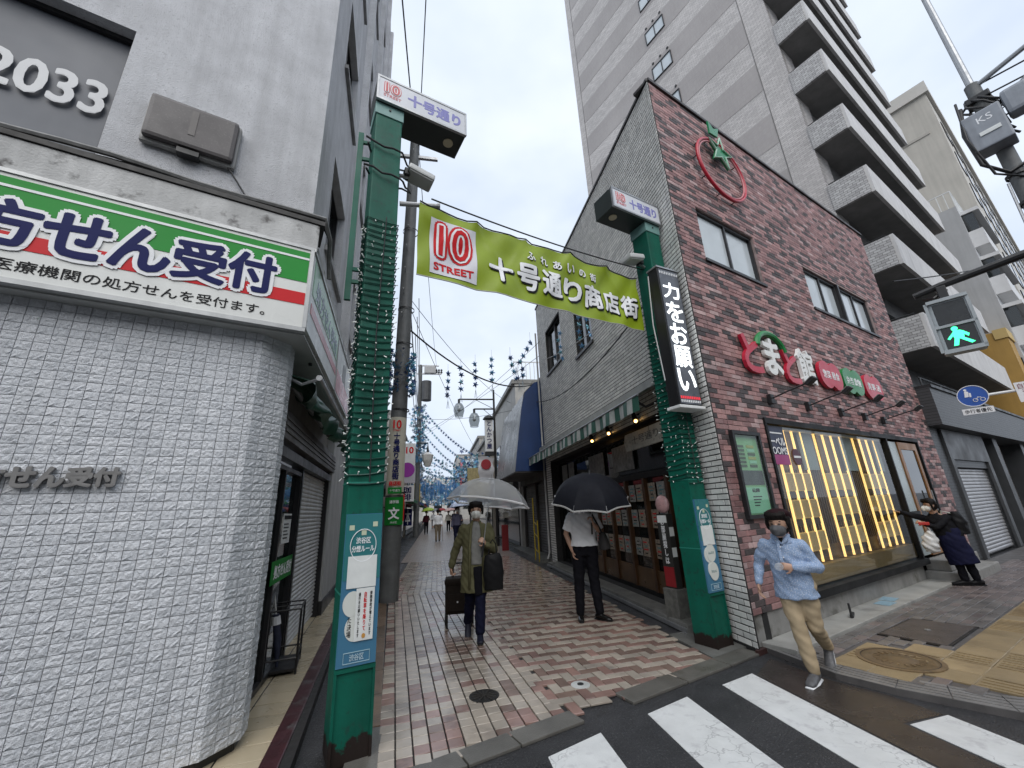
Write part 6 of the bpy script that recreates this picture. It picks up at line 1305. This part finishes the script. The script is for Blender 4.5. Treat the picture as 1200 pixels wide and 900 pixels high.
def face_bits(parent, c, k, face, mask=None, hair_m=HAIR):
    c = Vector(c); f_ = Vector(face).normalized(); s = f_.cross(V3(0, 0, 1)).normalized()
    for q in (-1, 1):
        e = MB().ball(tuple(c+f_*.078*k+s*(.031*k*q)+V3(0, 0, .012*k)), (.015*k, .012*k, .007*k), 8).build('eye', mat('eye_dark', (.02, .015, .012), .25, 0), parent)
        MB().tube([c+f_*.082*k+s*(.018*k*q)+V3(0, 0, .033*k), c+f_*.080*k+s*(.048*k*q)+V3(0, 0, .034*k)], .004*k, 6).build('brow', HAIR, parent)
    MB().tube([c+f_*.080*k+s*(-.022*k)+V3(0, 0, -.062*k), c+f_*.087*k+V3(0, 0, -.064*k), c+f_*.080*k+s*(.022*k)+V3(0, 0, -.062*k)], .005*k, 6).build('mouth', mat('lips', (.3, .12, .1), .5, 0), parent)
    if mask:
        mb = MB(); mb.ball(tuple(c+f_*.045*k+V3(0, 0, -.045*k)), (.070*k, .070*k, .062*k), 14); mb.tube([c+f_*.09*k+V3(0, 0, -.005*k), c+f_*.118*k+V3(0, 0, -.035*k), c+f_*.10*k+V3(0, 0, -.085*k)], [.022*k, .028*k, .024*k], 10)
        m_ = blob(mb, mask, parent, 'mask', .008, 4)
        for q in (-1, 1): MB().tube([c+f_*.05*k+s*(.066*k*q)+V3(0, 0, -.03*k), c+s*(.088*k*q)+V3(0, 0, .0)], .003, 5).build('mask_loop', mask, parent)
def hair(parent, c, k, face, kind='short', m=HAIR):
    c = Vector(c); f_ = Vector(face).normalized(); s = f_.cross(V3(0, 0, 1)).normalized(); mb = MB()
    mb.ball(tuple(c-f_*.014*k+V3(0, 0, .055*k)), (.096*k, .104*k, .082*k), 16); mb.ball(tuple(c-f_*.045*k+V3(0, 0, -.01*k)), (.082*k, .06*k, .09*k), 14)
    for q in range(-3, 4): mb.tube([c+f_*.05*k+s*(.022*k*q)+V3(0, 0, .115*k), c+f_*(.094-.004*q*q)*k+s*(.026*k*q)+V3(0, 0, .085*k), c+f_*(.092-.005*q*q)*k+s*(.028*k*q)+V3(0, 0, .05*k)], [.024*k, .018*k, .008*k], 8)
    for q in (-1, 1): mb.tube([c+s*(.08*k*q)+V3(0, 0, .07*k), c+f_*.02*k+s*(.09*k*q)+V3(0, 0, .01*k), c+s*(.088*k*q)+V3(0, 0, -.05*k if kind != 'bob' else -.1*k)], [.03*k, .022*k, .012*k], 8)
    return blob(mb, m, parent, 'hair', .009, 2, .0025)
def person(label, loc, rot, Ht, J, top, bot, shoes, sole=BLACK, face=(0, -1, 0), hk=1., mask=None, sleeves='long', coat=None, hem=None, voxel=.0075, hair_kind='short', curls=(.5, .5), hands=True, fd=((0, -1, 0), (0, -1, 0)), group='pedestrians', topfold=.004, show_face=True):
    P = thing('person', label, 'person', loc, rot, group); k = Ht/1.7
    hz, sz = J.get('hip', .90*k), J.get('sh', 1.385*k); lean = Vector(J.get('lean', (0, 0, 0)))   # lean: shift of the shoulders
    hip = V3(*J.get('hipc', (0, 0)), hz); ch = hip+V3(0, 0, sz-hz)+lean; nk = ch+V3(0, 0, .05*k); hc = Vector(J['head']) if 'head' in J else nk+V3(0, -.02, .20*k)
    hwid, swid = .088*k, .165*k; tw = Vector(J.get('twist', (1, 0, 0))).normalized()
    S_ = [ch-tw*swid-V3(0, 0, .035*k), ch+tw*swid-V3(0, 0, .035*k)]; Hp = [hip-V3(hwid, 0, 0), hip+V3(hwid, 0, 0)]
    kn, an, el, wr = J['knee'], J['ank'], J['elb'], J['wri']; kn = [Vector(q) for q in kn]; an = [Vector(q) for q in an]; el = [Vector(q) for q in el]; wr = [Vector(q) for q in wr]
    b = MB()
    b.tube([hip-V3(0, 0, .05*k), hip.lerp(ch, .35), hip.lerp(ch, .75), ch, nk], [(.14*k, .10*k), (.125*k, .09*k), (.15*k, .10*k), (.14*k, .075*k), (.06*k, .05*k)], 16, side=tuple(tw)); b.tube([nk-V3(0, 0, .03), hc-V3(0, 0, .05*k)], [.055*k, .05*k], 12); head(b, hc, hk*k, face)
    for i in (0, 1):
        limb(b, [S_[i], S_[i].lerp(el[i], .5), el[i], el[i].lerp(wr[i], .45), wr[i]], [.052*k, .044*k, .037*k, .036*k, .026*k]); limb(b, [Hp[i], Hp[i].lerp(kn[i], .5), kn[i], kn[i].lerp(an[i], .4), an[i]], [.085*k, .07*k, .052*k, .05*k, .036*k])
        if hands: d_ = (wr[i]-el[i]).normalized(); hd = Vector(J.get('hdir', (None, None))[i]) if J.get('hdir', (None, None))[i] else d_; hand(b, wr[i], hd, fd[i], J.get('thumb', (1, -1))[i], curls[i], k*1.02)
    blob(b, SKIN, P, 'body', voxel, 3)
    # trousers
    t = MB(); t.tube([hip-V3(0, 0, .08*k), hip+V3(0, 0, .02*k), hip+V3(0, 0, .10*k)], [(.155*k, .115*k), (.165*k, .122*k), (.145*k, .105*k)], 16, side=(1, 0, 0))
    for i in (0, 1): limb(t, [Hp[i], Hp[i].lerp(kn[i], .45), kn[i], kn[i].lerp(an[i], .5), an[i]+V3(0, 0, .02)], [.105*k, .092*k, .074*k, .068*k, .062*k])
    blob(t, bot, P, 'trousers', max(voxel, .011), 3, .005)
    # top
    s = MB(); hemz = hem if hem is not None else hz+.02
    hp_ = V3(hip.x, hip.y, hemz); wid = 1.28 if coat else 1.16
    s.tube([hp_, hip.lerp(ch, .3) if hemz < hz+.1 else hp_.lerp(ch, .3), hip.lerp(ch, .7), ch-V3(0, 0, .02), ch+V3(0, 0, .035)], [(.175*k*wid, .128*k*wid), (.150*k*wid, .11*k*wid), (.158*k*wid, .108*k*wid), (.150*k*wid, .078*k*wid), (.08*k, .07*k)], 18, side=tuple(tw)); s.tube([ch+V3(0, 0, .0), nk+V3(0, .01, .015)], [.078*k, .066*k], 12)
    for i in (0, 1):
        if sleeves == 'long': limb(s, [S_[i], S_[i].lerp(el[i], .5), el[i], el[i].lerp(wr[i], .5), el[i].lerp(wr[i], .93)], [.064*k, .062*k, .057*k, .05*k, .045*k])
        else: e_ = S_[i].lerp(el[i], .78); limb(s, [S_[i], S_[i].lerp(el[i], .4)], [.062*k, .064*k]); s.tube([S_[i].lerp(el[i], .35), e_], [.068*k, .072*k], 12)
    blob(s, top, P, coat or 'shirt', max(voxel, .011), 3, topfold)
    for i in (0, 1): shoe(P, an[i], J.get('toe', ((0, -1, 0), (0, -1, 0)))[i], shoes, sole)
    if show_face: face_bits(P, hc, hk*k, face, mask)
    hair(P, hc, hk*k, face, hair_kind)
    return P, hc, nk, ch, S_, hip
def az_rot(x, y): return -math.atan2(x, y)

def clear_vinyl(nm, col, tr):
    M = bpy.data.materials.new(nm); M.use_nodes = True; n, l = M.node_tree.nodes, M.node_tree.links; p = n['Principled BSDF']; p.inputs['Base Color'].default_value = (*col, 1); p.inputs['Roughness'].default_value = .18; t = n.new('ShaderNodeBsdfTransparent'); t.inputs[0].default_value = (.93, .95, .96, 1)
    tl = n.new('ShaderNodeBsdfTranslucent'); tl.inputs[0].default_value = (*col, 1); m0 = n.new('ShaderNodeMixShader'); m0.inputs[0].default_value = .8; l.new(p.outputs[0], m0.inputs[1]); l.new(tl.outputs[0], m0.inputs[2]); m1 = n.new('ShaderNodeMixShader'); m1.inputs[0].default_value = tr; l.new(m0.outputs[0], m1.inputs[1]); l.new(t.outputs[0], m1.inputs[2]); l.new(m1.outputs[0], n['Material Output'].inputs[0]); return M

# 1 man in a blue patterned shirt stepping off the kerb
BSH = mat('blue_pattern_shirt', (.27, .36, .52), .7, .25, 90, .15, 220); 
def speckle(M, c2, sc_):
    n, l = M.node_tree.nodes, M.node_tree.links; p = n['Principled BSDF']; src = p.inputs['Base Color'].links[0].from_socket; v = n.new('ShaderNodeTexVoronoi'); v.inputs['Scale'].default_value = sc_; g_ = n.new('ShaderNodeNewGeometry'); l.new(g_.outputs['Position'], v.inputs['Vector']); r_ = n.new('ShaderNodeMapRange'); r_.inputs['From Min'].default_value = .25; r_.inputs['From Max'].default_value = .35; l.new(v.outputs[0], r_.inputs[0]); mx_ = n.new('ShaderNodeMixRGB'); mx_.inputs[1].default_value = (*c2, 1); l.new(r_.outputs[0], mx_.inputs[0]); l.new(src, mx_.inputs[2]); l.new(mx_.outputs[0], p.inputs['Base Color'])
speckle(BSH, (.47, .53, .62), 80)
TAN = mat('tan_chinos', (.42, .33, .215), .75, .12, 12, .1, 90, streak=.1); SHG = mat('grey_trainer', (.10, .10, .105), .5, .4, 40)
p1, hc, nk, ch, S_, hip = person('person in a blue patterned shirt and tan trousers stepping off the kerb', (3.36, 3.69, .0), az_rot(3.36, 3.69), 1.53,
    dict(hip=.80, sh=1.185, lean=(-.03, -.05, 0), head=(-.02, -.12, 1.345), knee=((-.045, -.04, .44), (.085, .05, .44)), ank=((-.005, -.02, .085), (.15, .40, .19)), toe=((-.35, -1, 0), (-.1, -.75, -.65)), elb=((-.26, .02, .985), (.215, -.05, .955)), wri=((-.295, -.04, .80), (.02, -.20, .975)), hdir=((-.1, -.1, -1), (-.9, -.25, .1)), thumb=(1, 1)),
    BSH, TAN, SHG, WHT, face=(-.30, -.95, -.05), hk=1.12, mask=mat('grey_mask', (.10, .10, .105), .8, .1), hem=.69, hair_kind='short', fd=((.9, -.2, 0), (.15, .9, -.2)), curls=(.35, .75), topfold=.0065)
MB().tube([ch+V3(-.03, -.085, .05), ch+V3(-.03, -.135, -.15), hip+V3(-.01, -.155, .02)], [(.014, .004), (.014, .004), (.014, .004)], 6, side=(1, 0, 0)).build('placket', BSH, p1)
for i in range(4): MB().ball(tuple(ch.lerp(hip, .1+.24*i)+V3(-.02, -.135-.005*i, .0)), .007, 6).build('button', WHT, p1)
MB().tube([nk+V3(-.07, -.03, .01), nk+V3(-.035, -.085, -.03), nk+V3(0, -.075, -.06), nk+V3(.035, -.085, -.03), nk+V3(.07, -.02, .015)], [.018, .02, .014, .02, .018], 8).build('collar', BSH, p1, smooth='all')
for s_ in (-1, 1):
    mb = MB(); a_ = nk+V3(.015*s_-.01, -.088, -.075); b_ = nk+V3(.075*s_, -.03, .03); d_ = nk+V3(.085*s_, -.075, -.045); e_ = nk+V3(.028*s_, -.075, .02)
    mb.add([a_, d_, b_, e_, a_+V3(0, .012, 0), d_+V3(0, .012, 0), b_+V3(0, .012, 0), e_+V3(0, .012, 0)], [(0, 1, 2, 3), (7, 6, 5, 4), (0, 4, 5, 1), (1, 5, 6, 2), (2, 6, 7, 3), (3, 7, 4, 0)]); mb.build('collar_flap', BSH, p1, bevel=.003)
MB().ball(tuple(nk+V3(-.005, -.072, -.045)), (.028, .014, .06), 10).build('undershirt', BLK, p1)
c = Vector((-.02, -.12, 1.345)); bm_ = MB(); bm_.ball(tuple(c+V3(.01, .02, .10)), (.112, .118, .05), 16); bm_.ball(tuple(c+V3(.02, .03, .075)), (.105, .11, .05), 14); blob(bm_, mat('maroon_cap', (.022, .008, .010), .7, .2, 40), p1, 'cap', .01, 3)
bt_ = thing('crumpled_wrapper', 'clear plastic wrapper held by the person in the blue shirt', 'wrapper', tuple(Matrix.Rotation(az_rot(3.36, 3.69), 3, 'Z') @ V3(-.09, -.26, .985)+V3(3.36, 3.69, 0))); MB().ball((0, 0, 0), (.045, .03, .035), 8).build('film', clear_vinyl('film', (.9, .92, .94), .5), bt_)

# 2 woman with a clear umbrella, olive coat, pulling a cart
OLV = mat('olive_coat', (.115, .11, .06), .75, .15, 14, .1, 90); BLKT = mat('black_trousers', (.007, .007, .010), .8, .2, 20); DNV = mat('dark_navy', (.009, .011, .03), .75, .2, 20)
L2p = (.53, 5.88, .022)
p2, hc, nk, ch, S_, hip = person('person in an olive coat and white mask under a clear umbrella', L2p, az_rot(.53, 5.88), 1.70,
    dict(head=(.0, -.03, 1.575), knee=((-.09, .05, .50), (.04, -.08, .50)), ank=((-.13, .30, .14), (.03, -.06, .085)), toe=((0, -.8, -.5), (0, -1, 0)), elb=((-.29, .08, 1.07), (.235, -.06, 1.06)), wri=((-.345, .10, .86), (.115, -.22, 1.15)), hdir=((-.05, .1, -1), (-.35, -.5, .55)), thumb=(1, 1)),
    OLV, DNV, mat('navy_shoe', (.012, .014, .03), .5, .2), BLK, hk=1.0, mask=mat('white_mask', (.68, .68, .64), .8, .05), coat='coat', hem=.56, fd=((1, 0, 0), (-.8, .3, .3)), curls=(.9, .95), topfold=.006)
kt = MB(); kt.tube([hip+V3(.0, -.132, .0), hip.lerp(ch, .5)+V3(.0, -.128, 0), ch+V3(0, -.100, -.02), nk+V3(0, -.066, -.0)], [(.075, .03), (.075, .03), (.06, .03), (.045, .02)], 12, side=(1, 0, 0)); blob(kt, mat('grey_knit', (.21, .21, .20), .85, .1, 40, .2, 160), p2, 'jumper', .011, 3, .003)
kt = MB(); kt.tube([hip+V3(.01, -.150, -.02), hip+V3(.015, -.158, -.2), hip+V3(.02, -.150, -.36)], [(.06, .02), (.055, .02), (.06, .02)], 12, side=(1, 0, 0)); blob(kt, BLKT, p2, 'trouser_front', .011, 3, .002)
for s_ in (-1, 1): MB().tube([nk+V3(.05*s_, -.075, .0), ch+V3(.075*s_, -.12, -.05), hip.lerp(ch, .4)+V3(.088*s_, -.155, 0), hip+V3(.10*s_, -.165, -.28)], [(.018, .02), (.02, .012), (.016, .01), (.016, .01)], 8, side=(1, 0, 0)).build('lapel', OLV, p2, smooth='all')
def umbrella(label, base_, apex, radius, canopy, panels=8, tilt=(0, 0), rim=None, depth=.27):
    "base_: world grip point; apex: world top; canopy as gores"
    U_ = thing('umbrella', label, 'umbrella', base_); ax = (Vector(apex)-Vector(base_)); top_ = ax.copy(); ax.normalize(); q = V3(0, 0, 1).rotation_difference(ax).to_matrix()
    MB().tube([-ax*.16, top_+ax*.06], .006, 8).build('shaft', STEEL, U_); MB().tube([-ax*.20, -ax*.03], .014, 8).build('handle', BLACK, U_, smooth=True)
    for g_ in range(panels):
        mb = MB(); a0, a1 = 2*math.pi*g_/panels, 2*math.pi*(g_+1)/panels; vs = []; nr, na = 8, 6
        for i in range(nr+1):
            u = i/nr
            for j in range(na+1):
                s_ = j/na; ang = a0+(a1-a0)*s_; r_ = radius*math.sin(u*1.25)/math.sin(1.25); fl_ = math.cos(math.pi/panels)/math.cos((s_-.5)*2*math.pi/panels); bul = 1-(1-fl_)*u-.05*math.sin(math.pi*s_)*(u**4)
                vs.append(q @ V3(r_*bul*math.cos(ang), r_*bul*math.sin(ang), -depth*(1-math.cos(u*1.25))/(1-math.cos(1.25))+.012*math.sin(math.pi*s_)*u)+top_)
        mb.add(vs, [(i*(na+1)+j, i*(na+1)+j+1, (i+1)*(na+1)+j+1, (i+1)*(na+1)+j) for i in range(nr) for j in range(na)]); o_ = mb.build('gore', canopy, U_, smooth='all')
        if rim: MB().tube([vs[nr*(na+1)+j] for j in range(na+1)], .014, 5).build('rim', rim, U_)
        pr_ = [vs[i*(na+1)]-ax*.008 for i in range(nr+1)]; MB().tube(pr_, .004, 5).build('rib', STEEL, U_); MB().tube([top_-ax*.32, pr_[4]], .0035, 5).build('stretcher', STEEL, U_)
    return U_
VIN = clear_vinyl('clear_vinyl', (.97, .98, .99), .6)
def wpt(L, q): return tuple(Matrix.Rotation(az_rot(L[0], L[1]), 3, 'Z') @ Vector(q)+Vector(L))
umbrella('clear vinyl umbrella held by the person in the olive coat', wpt(L2p, (.10, -.27, 1.20)), wpt(L2p, (.22, -.20, 1.99)), .56, VIN, rim=mat('white_trim', (.6, .6, .6), .5, 0), depth=.33)
tb = thing('tote_bag', 'large black tote bag hanging from the arm of the olive-coated person', 'bag', wpt(L2p, (.215, -.20, .60)), az_rot(.53, 5.88)); TBM = mat('black_nylon', (.010, .010, .011), .5, .2, 20)
mb = MB(); mb.tube([(0, 0, .0), (0, 0, .2), (.0, 0, .36), (-.01, 0, .43)], [(.12, .05), (.135, .06), (.12, .045), (.10, .02)], 14, side=(1, 0, 0)); blob(mb, TBM, tb, 'sack', .012, 3, .0025); MB().tube([(-.06, 0, .42), (-.04, .02, .55), (.0, .03, .60), (.04, .02, .55), (.05, 0, .42)], .009, 6).build('strap', TBM, tb, smooth=True)
tr = thing('shopping_cart_bag', 'dark wheeled shopping trolley bag pulled behind the olive-coated person', 'trolley bag', (.33, 6.62, .022), R(-4)); TRM = mat('brown_canvas', (.022, .017, .014), .75, .25, 25, .2, 120)
mb = MB(); mb.box(-.20, .20, -.13, .15, .17, .60); mb.build('bag', TRM, tr, bevel=.045); MB().box(-.21, .21, -.145, .16, .55, .645).build('lid', TRM, tr, bevel=.035); MB().box(-.15, .15, -.15, -.131, .22, .45).build('pocket', TRM, tr, bevel=.012); MB().box(-.03, -.01, -.155, -.149, .33, .35).build('buckle', WHT, tr)
for s_ in (-1, 1):
    MB().tube([(s_*.09, .06, .62), (s_*.09, .0, .84)], .012, 6).build('tube', BLACK, tr); wv = MB().tube([(s_*.19-.02, .10, .085), (s_*.19+.02, .10, .085)], .085, 16).build('wheel', BLACK, tr); MB().tube([(s_*.17, -.10, .17), (s_*.17, -.10, .0)], .013, 6).build('leg', BLACK, tr)
MB().tube([(-.09, .0, .84), (.09, .0, .84)], .016, 8).build('handle', BLACK, tr)

# 3 man in a white shirt under a dark umbrella
WSH = mat('white_shirt', (.78, .79, .81), .7, .08, 10, .08, 60)
L3 = (2.18, 6.29, .022)
p3, hc, nk, ch, S_, hip = person('person in a white short-sleeved shirt and black trousers under a dark umbrella', L3, az_rot(2.18, 6.29), 1.80,
    dict(head=(.06, -.02, 1.70), hipc=(.03, 0), knee=((-.09, -.02, .52), (.13, -.01, .52)), ank=((-.11, -.01, .085), (.17, -.02, .085)), toe=((.05, -1, 0), (.85, -.55, 0)), elb=((-.235, .05, 1.17), (.30, .06, 1.17)), wri=((-.15, -.05, .93), (.19, -.20, 1.32)), hdir=((.15, -.2, -1), (-.2, -.1, .9)), thumb=(1, 1)),
    WSH, BLKT, mat('black_leather', (.008, .008, .008), .2, 0), BLK, sleeves='short', hem=1.0, fd=((1, 0, 0), (-.9, -.2, .1)), curls=(.5, .95), topfold=.006)
MB().tube([nk+V3(-.07, -.02, .0), nk+V3(-.03, -.085, -.035), nk+V3(0, -.07, -.06), nk+V3(.03, -.085, -.035), nk+V3(.07, -.02, .0)], [.016, .02, .012, .02, .016], 8).build('collar', WSH, p3, smooth='all'); MB().tube([hip+V3(-.15, -.02, .105), hip+V3(0, -.125, .105), hip+V3(.15, -.02, .105)], (.018), 6).build('belt', BLK, p3)
UDK = mat('dark_umbrella', (.008, .009, .014), .75, .15, 8, spec=.2); UDK.use_backface_culling = False
umbrella('dark navy umbrella with a pale rim hiding the head of the white-shirted person', wpt(L3, (.17, -.22, 1.36)), wpt(L3, (.20, -.42, 2.03)), .60, UDK, rim=mat('silver_rim', (.35, .35, .34), .5, 0), depth=.40)
sb = thing('shoulder_bag', 'dark grey shoulder bag on the hip of the white-shirted person', 'bag', wpt(L3, (.335, .0, .94)), az_rot(2.18, 6.29)); SBM = mat('grey_bag', (.045, .043, .043), .55, .2, 20)
mb = MB(); mb.tube([(0, 0, 0), (-.01, 0, .12), (-.02, 0, .24)], [(.09, .12), (.08, .11), (.05, .09)], 12, side=(1, 0, 0)); blob(mb, SBM, sb, 'sack', .012, 3, .004); MB().tube([(-.02, -.04, .22), (-.09, -.12, .38), (-.16, -.09, .53), (-.17, .02, .55)], (.014), 6).build('strap', SBM, sb, smooth=True)

# 4 person in navy reaching for the shop door
L4 = (8.62, 5.98, SZ+.015); NVC = mat('navy_skirt', (.009, .010, .032), .75, .15, 12); BLKS = mat('black_top', (.009, .009, .011), .75, .2, 14)
p4, hc, nk, ch, S_, hip = person('person in black and navy reaching out to the shop door', L4, az_rot(8.62, 5.98), 1.52,
    dict(hip=.78, sh=1.10, hipc=(.07, 0), lean=(-.11, -.02, 0), head=(-.06, -.07, 1.28), knee=((.06, -.03, .43), (.17, .05, .43)), ank=((.07, -.02, .085), (.21, .06, .085)), toe=((-1, -.3, 0), (-.9, -.3, 0)), elb=((-.28, -.06, 1.10), (-.06, -.22, .92)), wri=((-.46, -.05, 1.17), (-.2, -.2, .98)), thumb=(-1, 1)),
    BLKS, BLKT, BLK, BLK, face=(-.85, -.5, -.1), hk=1.05, mask=mat('white_mask', (.68, .68, .64), .8, .05), hem=.74, fd=((0, 0, -1), (-.5, .5, 0)), curls=(.1, .6), hair_kind='bob')
sk = MB(); sk.tube([hip+V3(0, 0, .12), hip+V3(.0, -.01, -.05), hip+V3(.03, 0, -.25), hip+V3(.06, 0, -.45)], [(.13, .11), (.17, .14), (.185, .15), (.19, .155)], 20, side=(1, 0, 0)); blob(sk, NVC, p4, 'skirt', .012, 4, .004)
rb_ = thing('red_purse', 'small red purse in the hand of the person in navy', 'purse', wpt(L4, (-.20, -.24, .96)), az_rot(8.62, 5.98)); MB().box(-.07, .07, -.02, .02, 0, .05).build('case', mat('red_leather', (.45, .03, .02), .4, .1), rb_, bevel=.01)
bp = thing('backpack', 'dark backpack worn by the person in navy', 'bag', wpt(L4, (.22, .12, .80)), az_rot(8.62, 5.98)); mb = MB(); mb.tube([(0, 0, 0), (0, 0, .2), (-.02, 0, .36)], [(.11, .15), (.12, .15), (.08, .11)], 14, side=(1, 0, 0)); blob(mb, mat('bag_black', (.012, .012, .013), .5, .2), bp, 'sack', .014, 3, .006); MB().tube([(-.06, -.12, .34), (-.16, -.17, .38), (-.2, -.14, .2)], .013, 6).build('strap', mat('strap_pale', (.4, .4, .36), .6, 0), bp)
pb_ = thing('plastic_bag', 'white plastic shopping bag hanging beside the person in navy', 'bag', wpt(L4, (-.20, -.22, .50)), az_rot(8.62, 5.98)); mb = MB(); mb.tube([(0, 0, 0.02), (.0, 0, .14), (.02, 0, .26), (.05, 0, .36)], [(.09, .07), (.11, .09), (.09, .07), (.03, .03)], 14, side=(1, 0, 0)); MB().tube([(.05, 0, .36), (.03, .0, .5)], .012, 6).build('handle', mat('white_plastic', (.55, .55, .54), .3, .1, 20), pb_); blob(mb, mat('white_plastic', (.55, .55, .54), .3, .1, 20), pb_, 'sack', .014, 1, .014)
# far pedestrians
def far_person(label, x, y, Ht, top, bot, back=False, umb=None, step=.12):
    f_ = (0, 1, 0) if back else (0, -1, 0); k = Ht/1.7
    person(label, (x, y, .02), az_rot(x, y), Ht, dict(knee=((-.09, -.05, .48*k), (.09, .05, .48*k)), ank=((-.09, -step, .085), (.09, step, .1)), elb=((-.24, .04, 1.1*k), (.24, .04, 1.1*k)), wri=((-.26, -.04, .86*k), (.22, -.14, .9*k if not umb else 1.15*k)), toe=(f_, f_)), top, bot, BLK, BLK, face=f_, voxel=.02, mask=None if back else mat('white_mask', (.68, .68, .64), .8, .05), hands=True, topfold=.004, show_face=not back)
    if umb: c_ = Vector((x, y, .02)); umbrella(umb[1], (x+.18, y-.15, 1.2*k), (x+.1, y-.1, 2.05*k), .52, umb[0], depth=.28)
KHA = mat('khaki', (.20, .165, .12), .8, .1); GRYT = mat('grey_cloth', (.12, .12, .14), .8, .1); CRMT = mat('cream_cloth', (.45, .44, .39), .8, .1); MARO = mat('maroon_cloth', (.06, .012, .02), .8, .1); VIO = mat('violet_grey', (.10, .10, .15), .8, .1)
UW = clear_vinyl('pale_vinyl', (.7, .72, .8), .25); UG = mat('lime_umbrella', (.35, .5, .05), .5, 0); UP_ = mat('pink_umbrella', (.6, .4, .38), .5, 0); UBL = mat('pale_blue_umbrella', (.5, .58, .75), .5, 0); UR = mat('red_umbrella', (.3, .03, .03), .5, 0)
far_person('person in a white shirt and khaki trousers walking away with a cane', .04, 24.86, 1.70, WSH, KHA, True); far_person('person in violet grey with a pale blue umbrella behind the olive coat', .95, 20.6, 1.74, VIO, DNV, False, (UBL, 'pale blue umbrella over the person in violet grey'))
far_person('person in a cream top and black trousers far down the alley', .95, 36.8, 1.62, CRMT, BLKT, False, (UP_, 'pale pink umbrella over the cream-topped person')); far_person('person in dark maroon at the left far down the alley', -.84, 33.8, 1.66, MARO, BLKT, False, (UG, 'lime green umbrella at the left of the far alley')); far_person('person in grey deep in the alley under a red umbrella', .3, 46, 1.68, GRYT, DNV, True, (UR, 'dark red umbrella deep in the alley')); far_person('person in white deep in the alley at the left', -.4, 44, 1.66, WSH, GRYT, False, (UW, 'white umbrella deep in the alley at the left')); far_person('person in black deep in the alley at right', 1.6, 41, 1.7, BLKS, BLKT, True)
cn = thing('walking_cane', 'thin cane beside the person in the white shirt walking away', 'cane', (.33, 24.75, .02)); MB().tube([(0, 0, 0), (-.04, 0, .82)], .012, 6).build('shaft', mat('cane_wood', (.15, .08, .04), .5, 0), cn); MB().tube([(-.04, 0, .82), (-.12, 0, .86)], .016, 6).build('handle', MATS['cane_wood'], cn)
for nm_ in ('blue_pattern_shirt', 'tan_chinos', 'olive_coat', 'black_trousers', 'dark_navy', 'white_shirt', 'navy_skirt', 'black_top', 'black_nylon', 'brown_canvas', 'grey_bag', 'bag_black', 'maroon_cap', 'dark_hair', 'grey_knit', 'grey_mask', 'white_mask', 'khaki', 'grey_cloth', 'cream_cloth', 'maroon_cloth', 'violet_grey'):
    MATS[nm_].node_tree.nodes['Principled BSDF'].inputs['Specular IOR Level'].default_value = .12
bpy.data.scenes.remove(_ts)
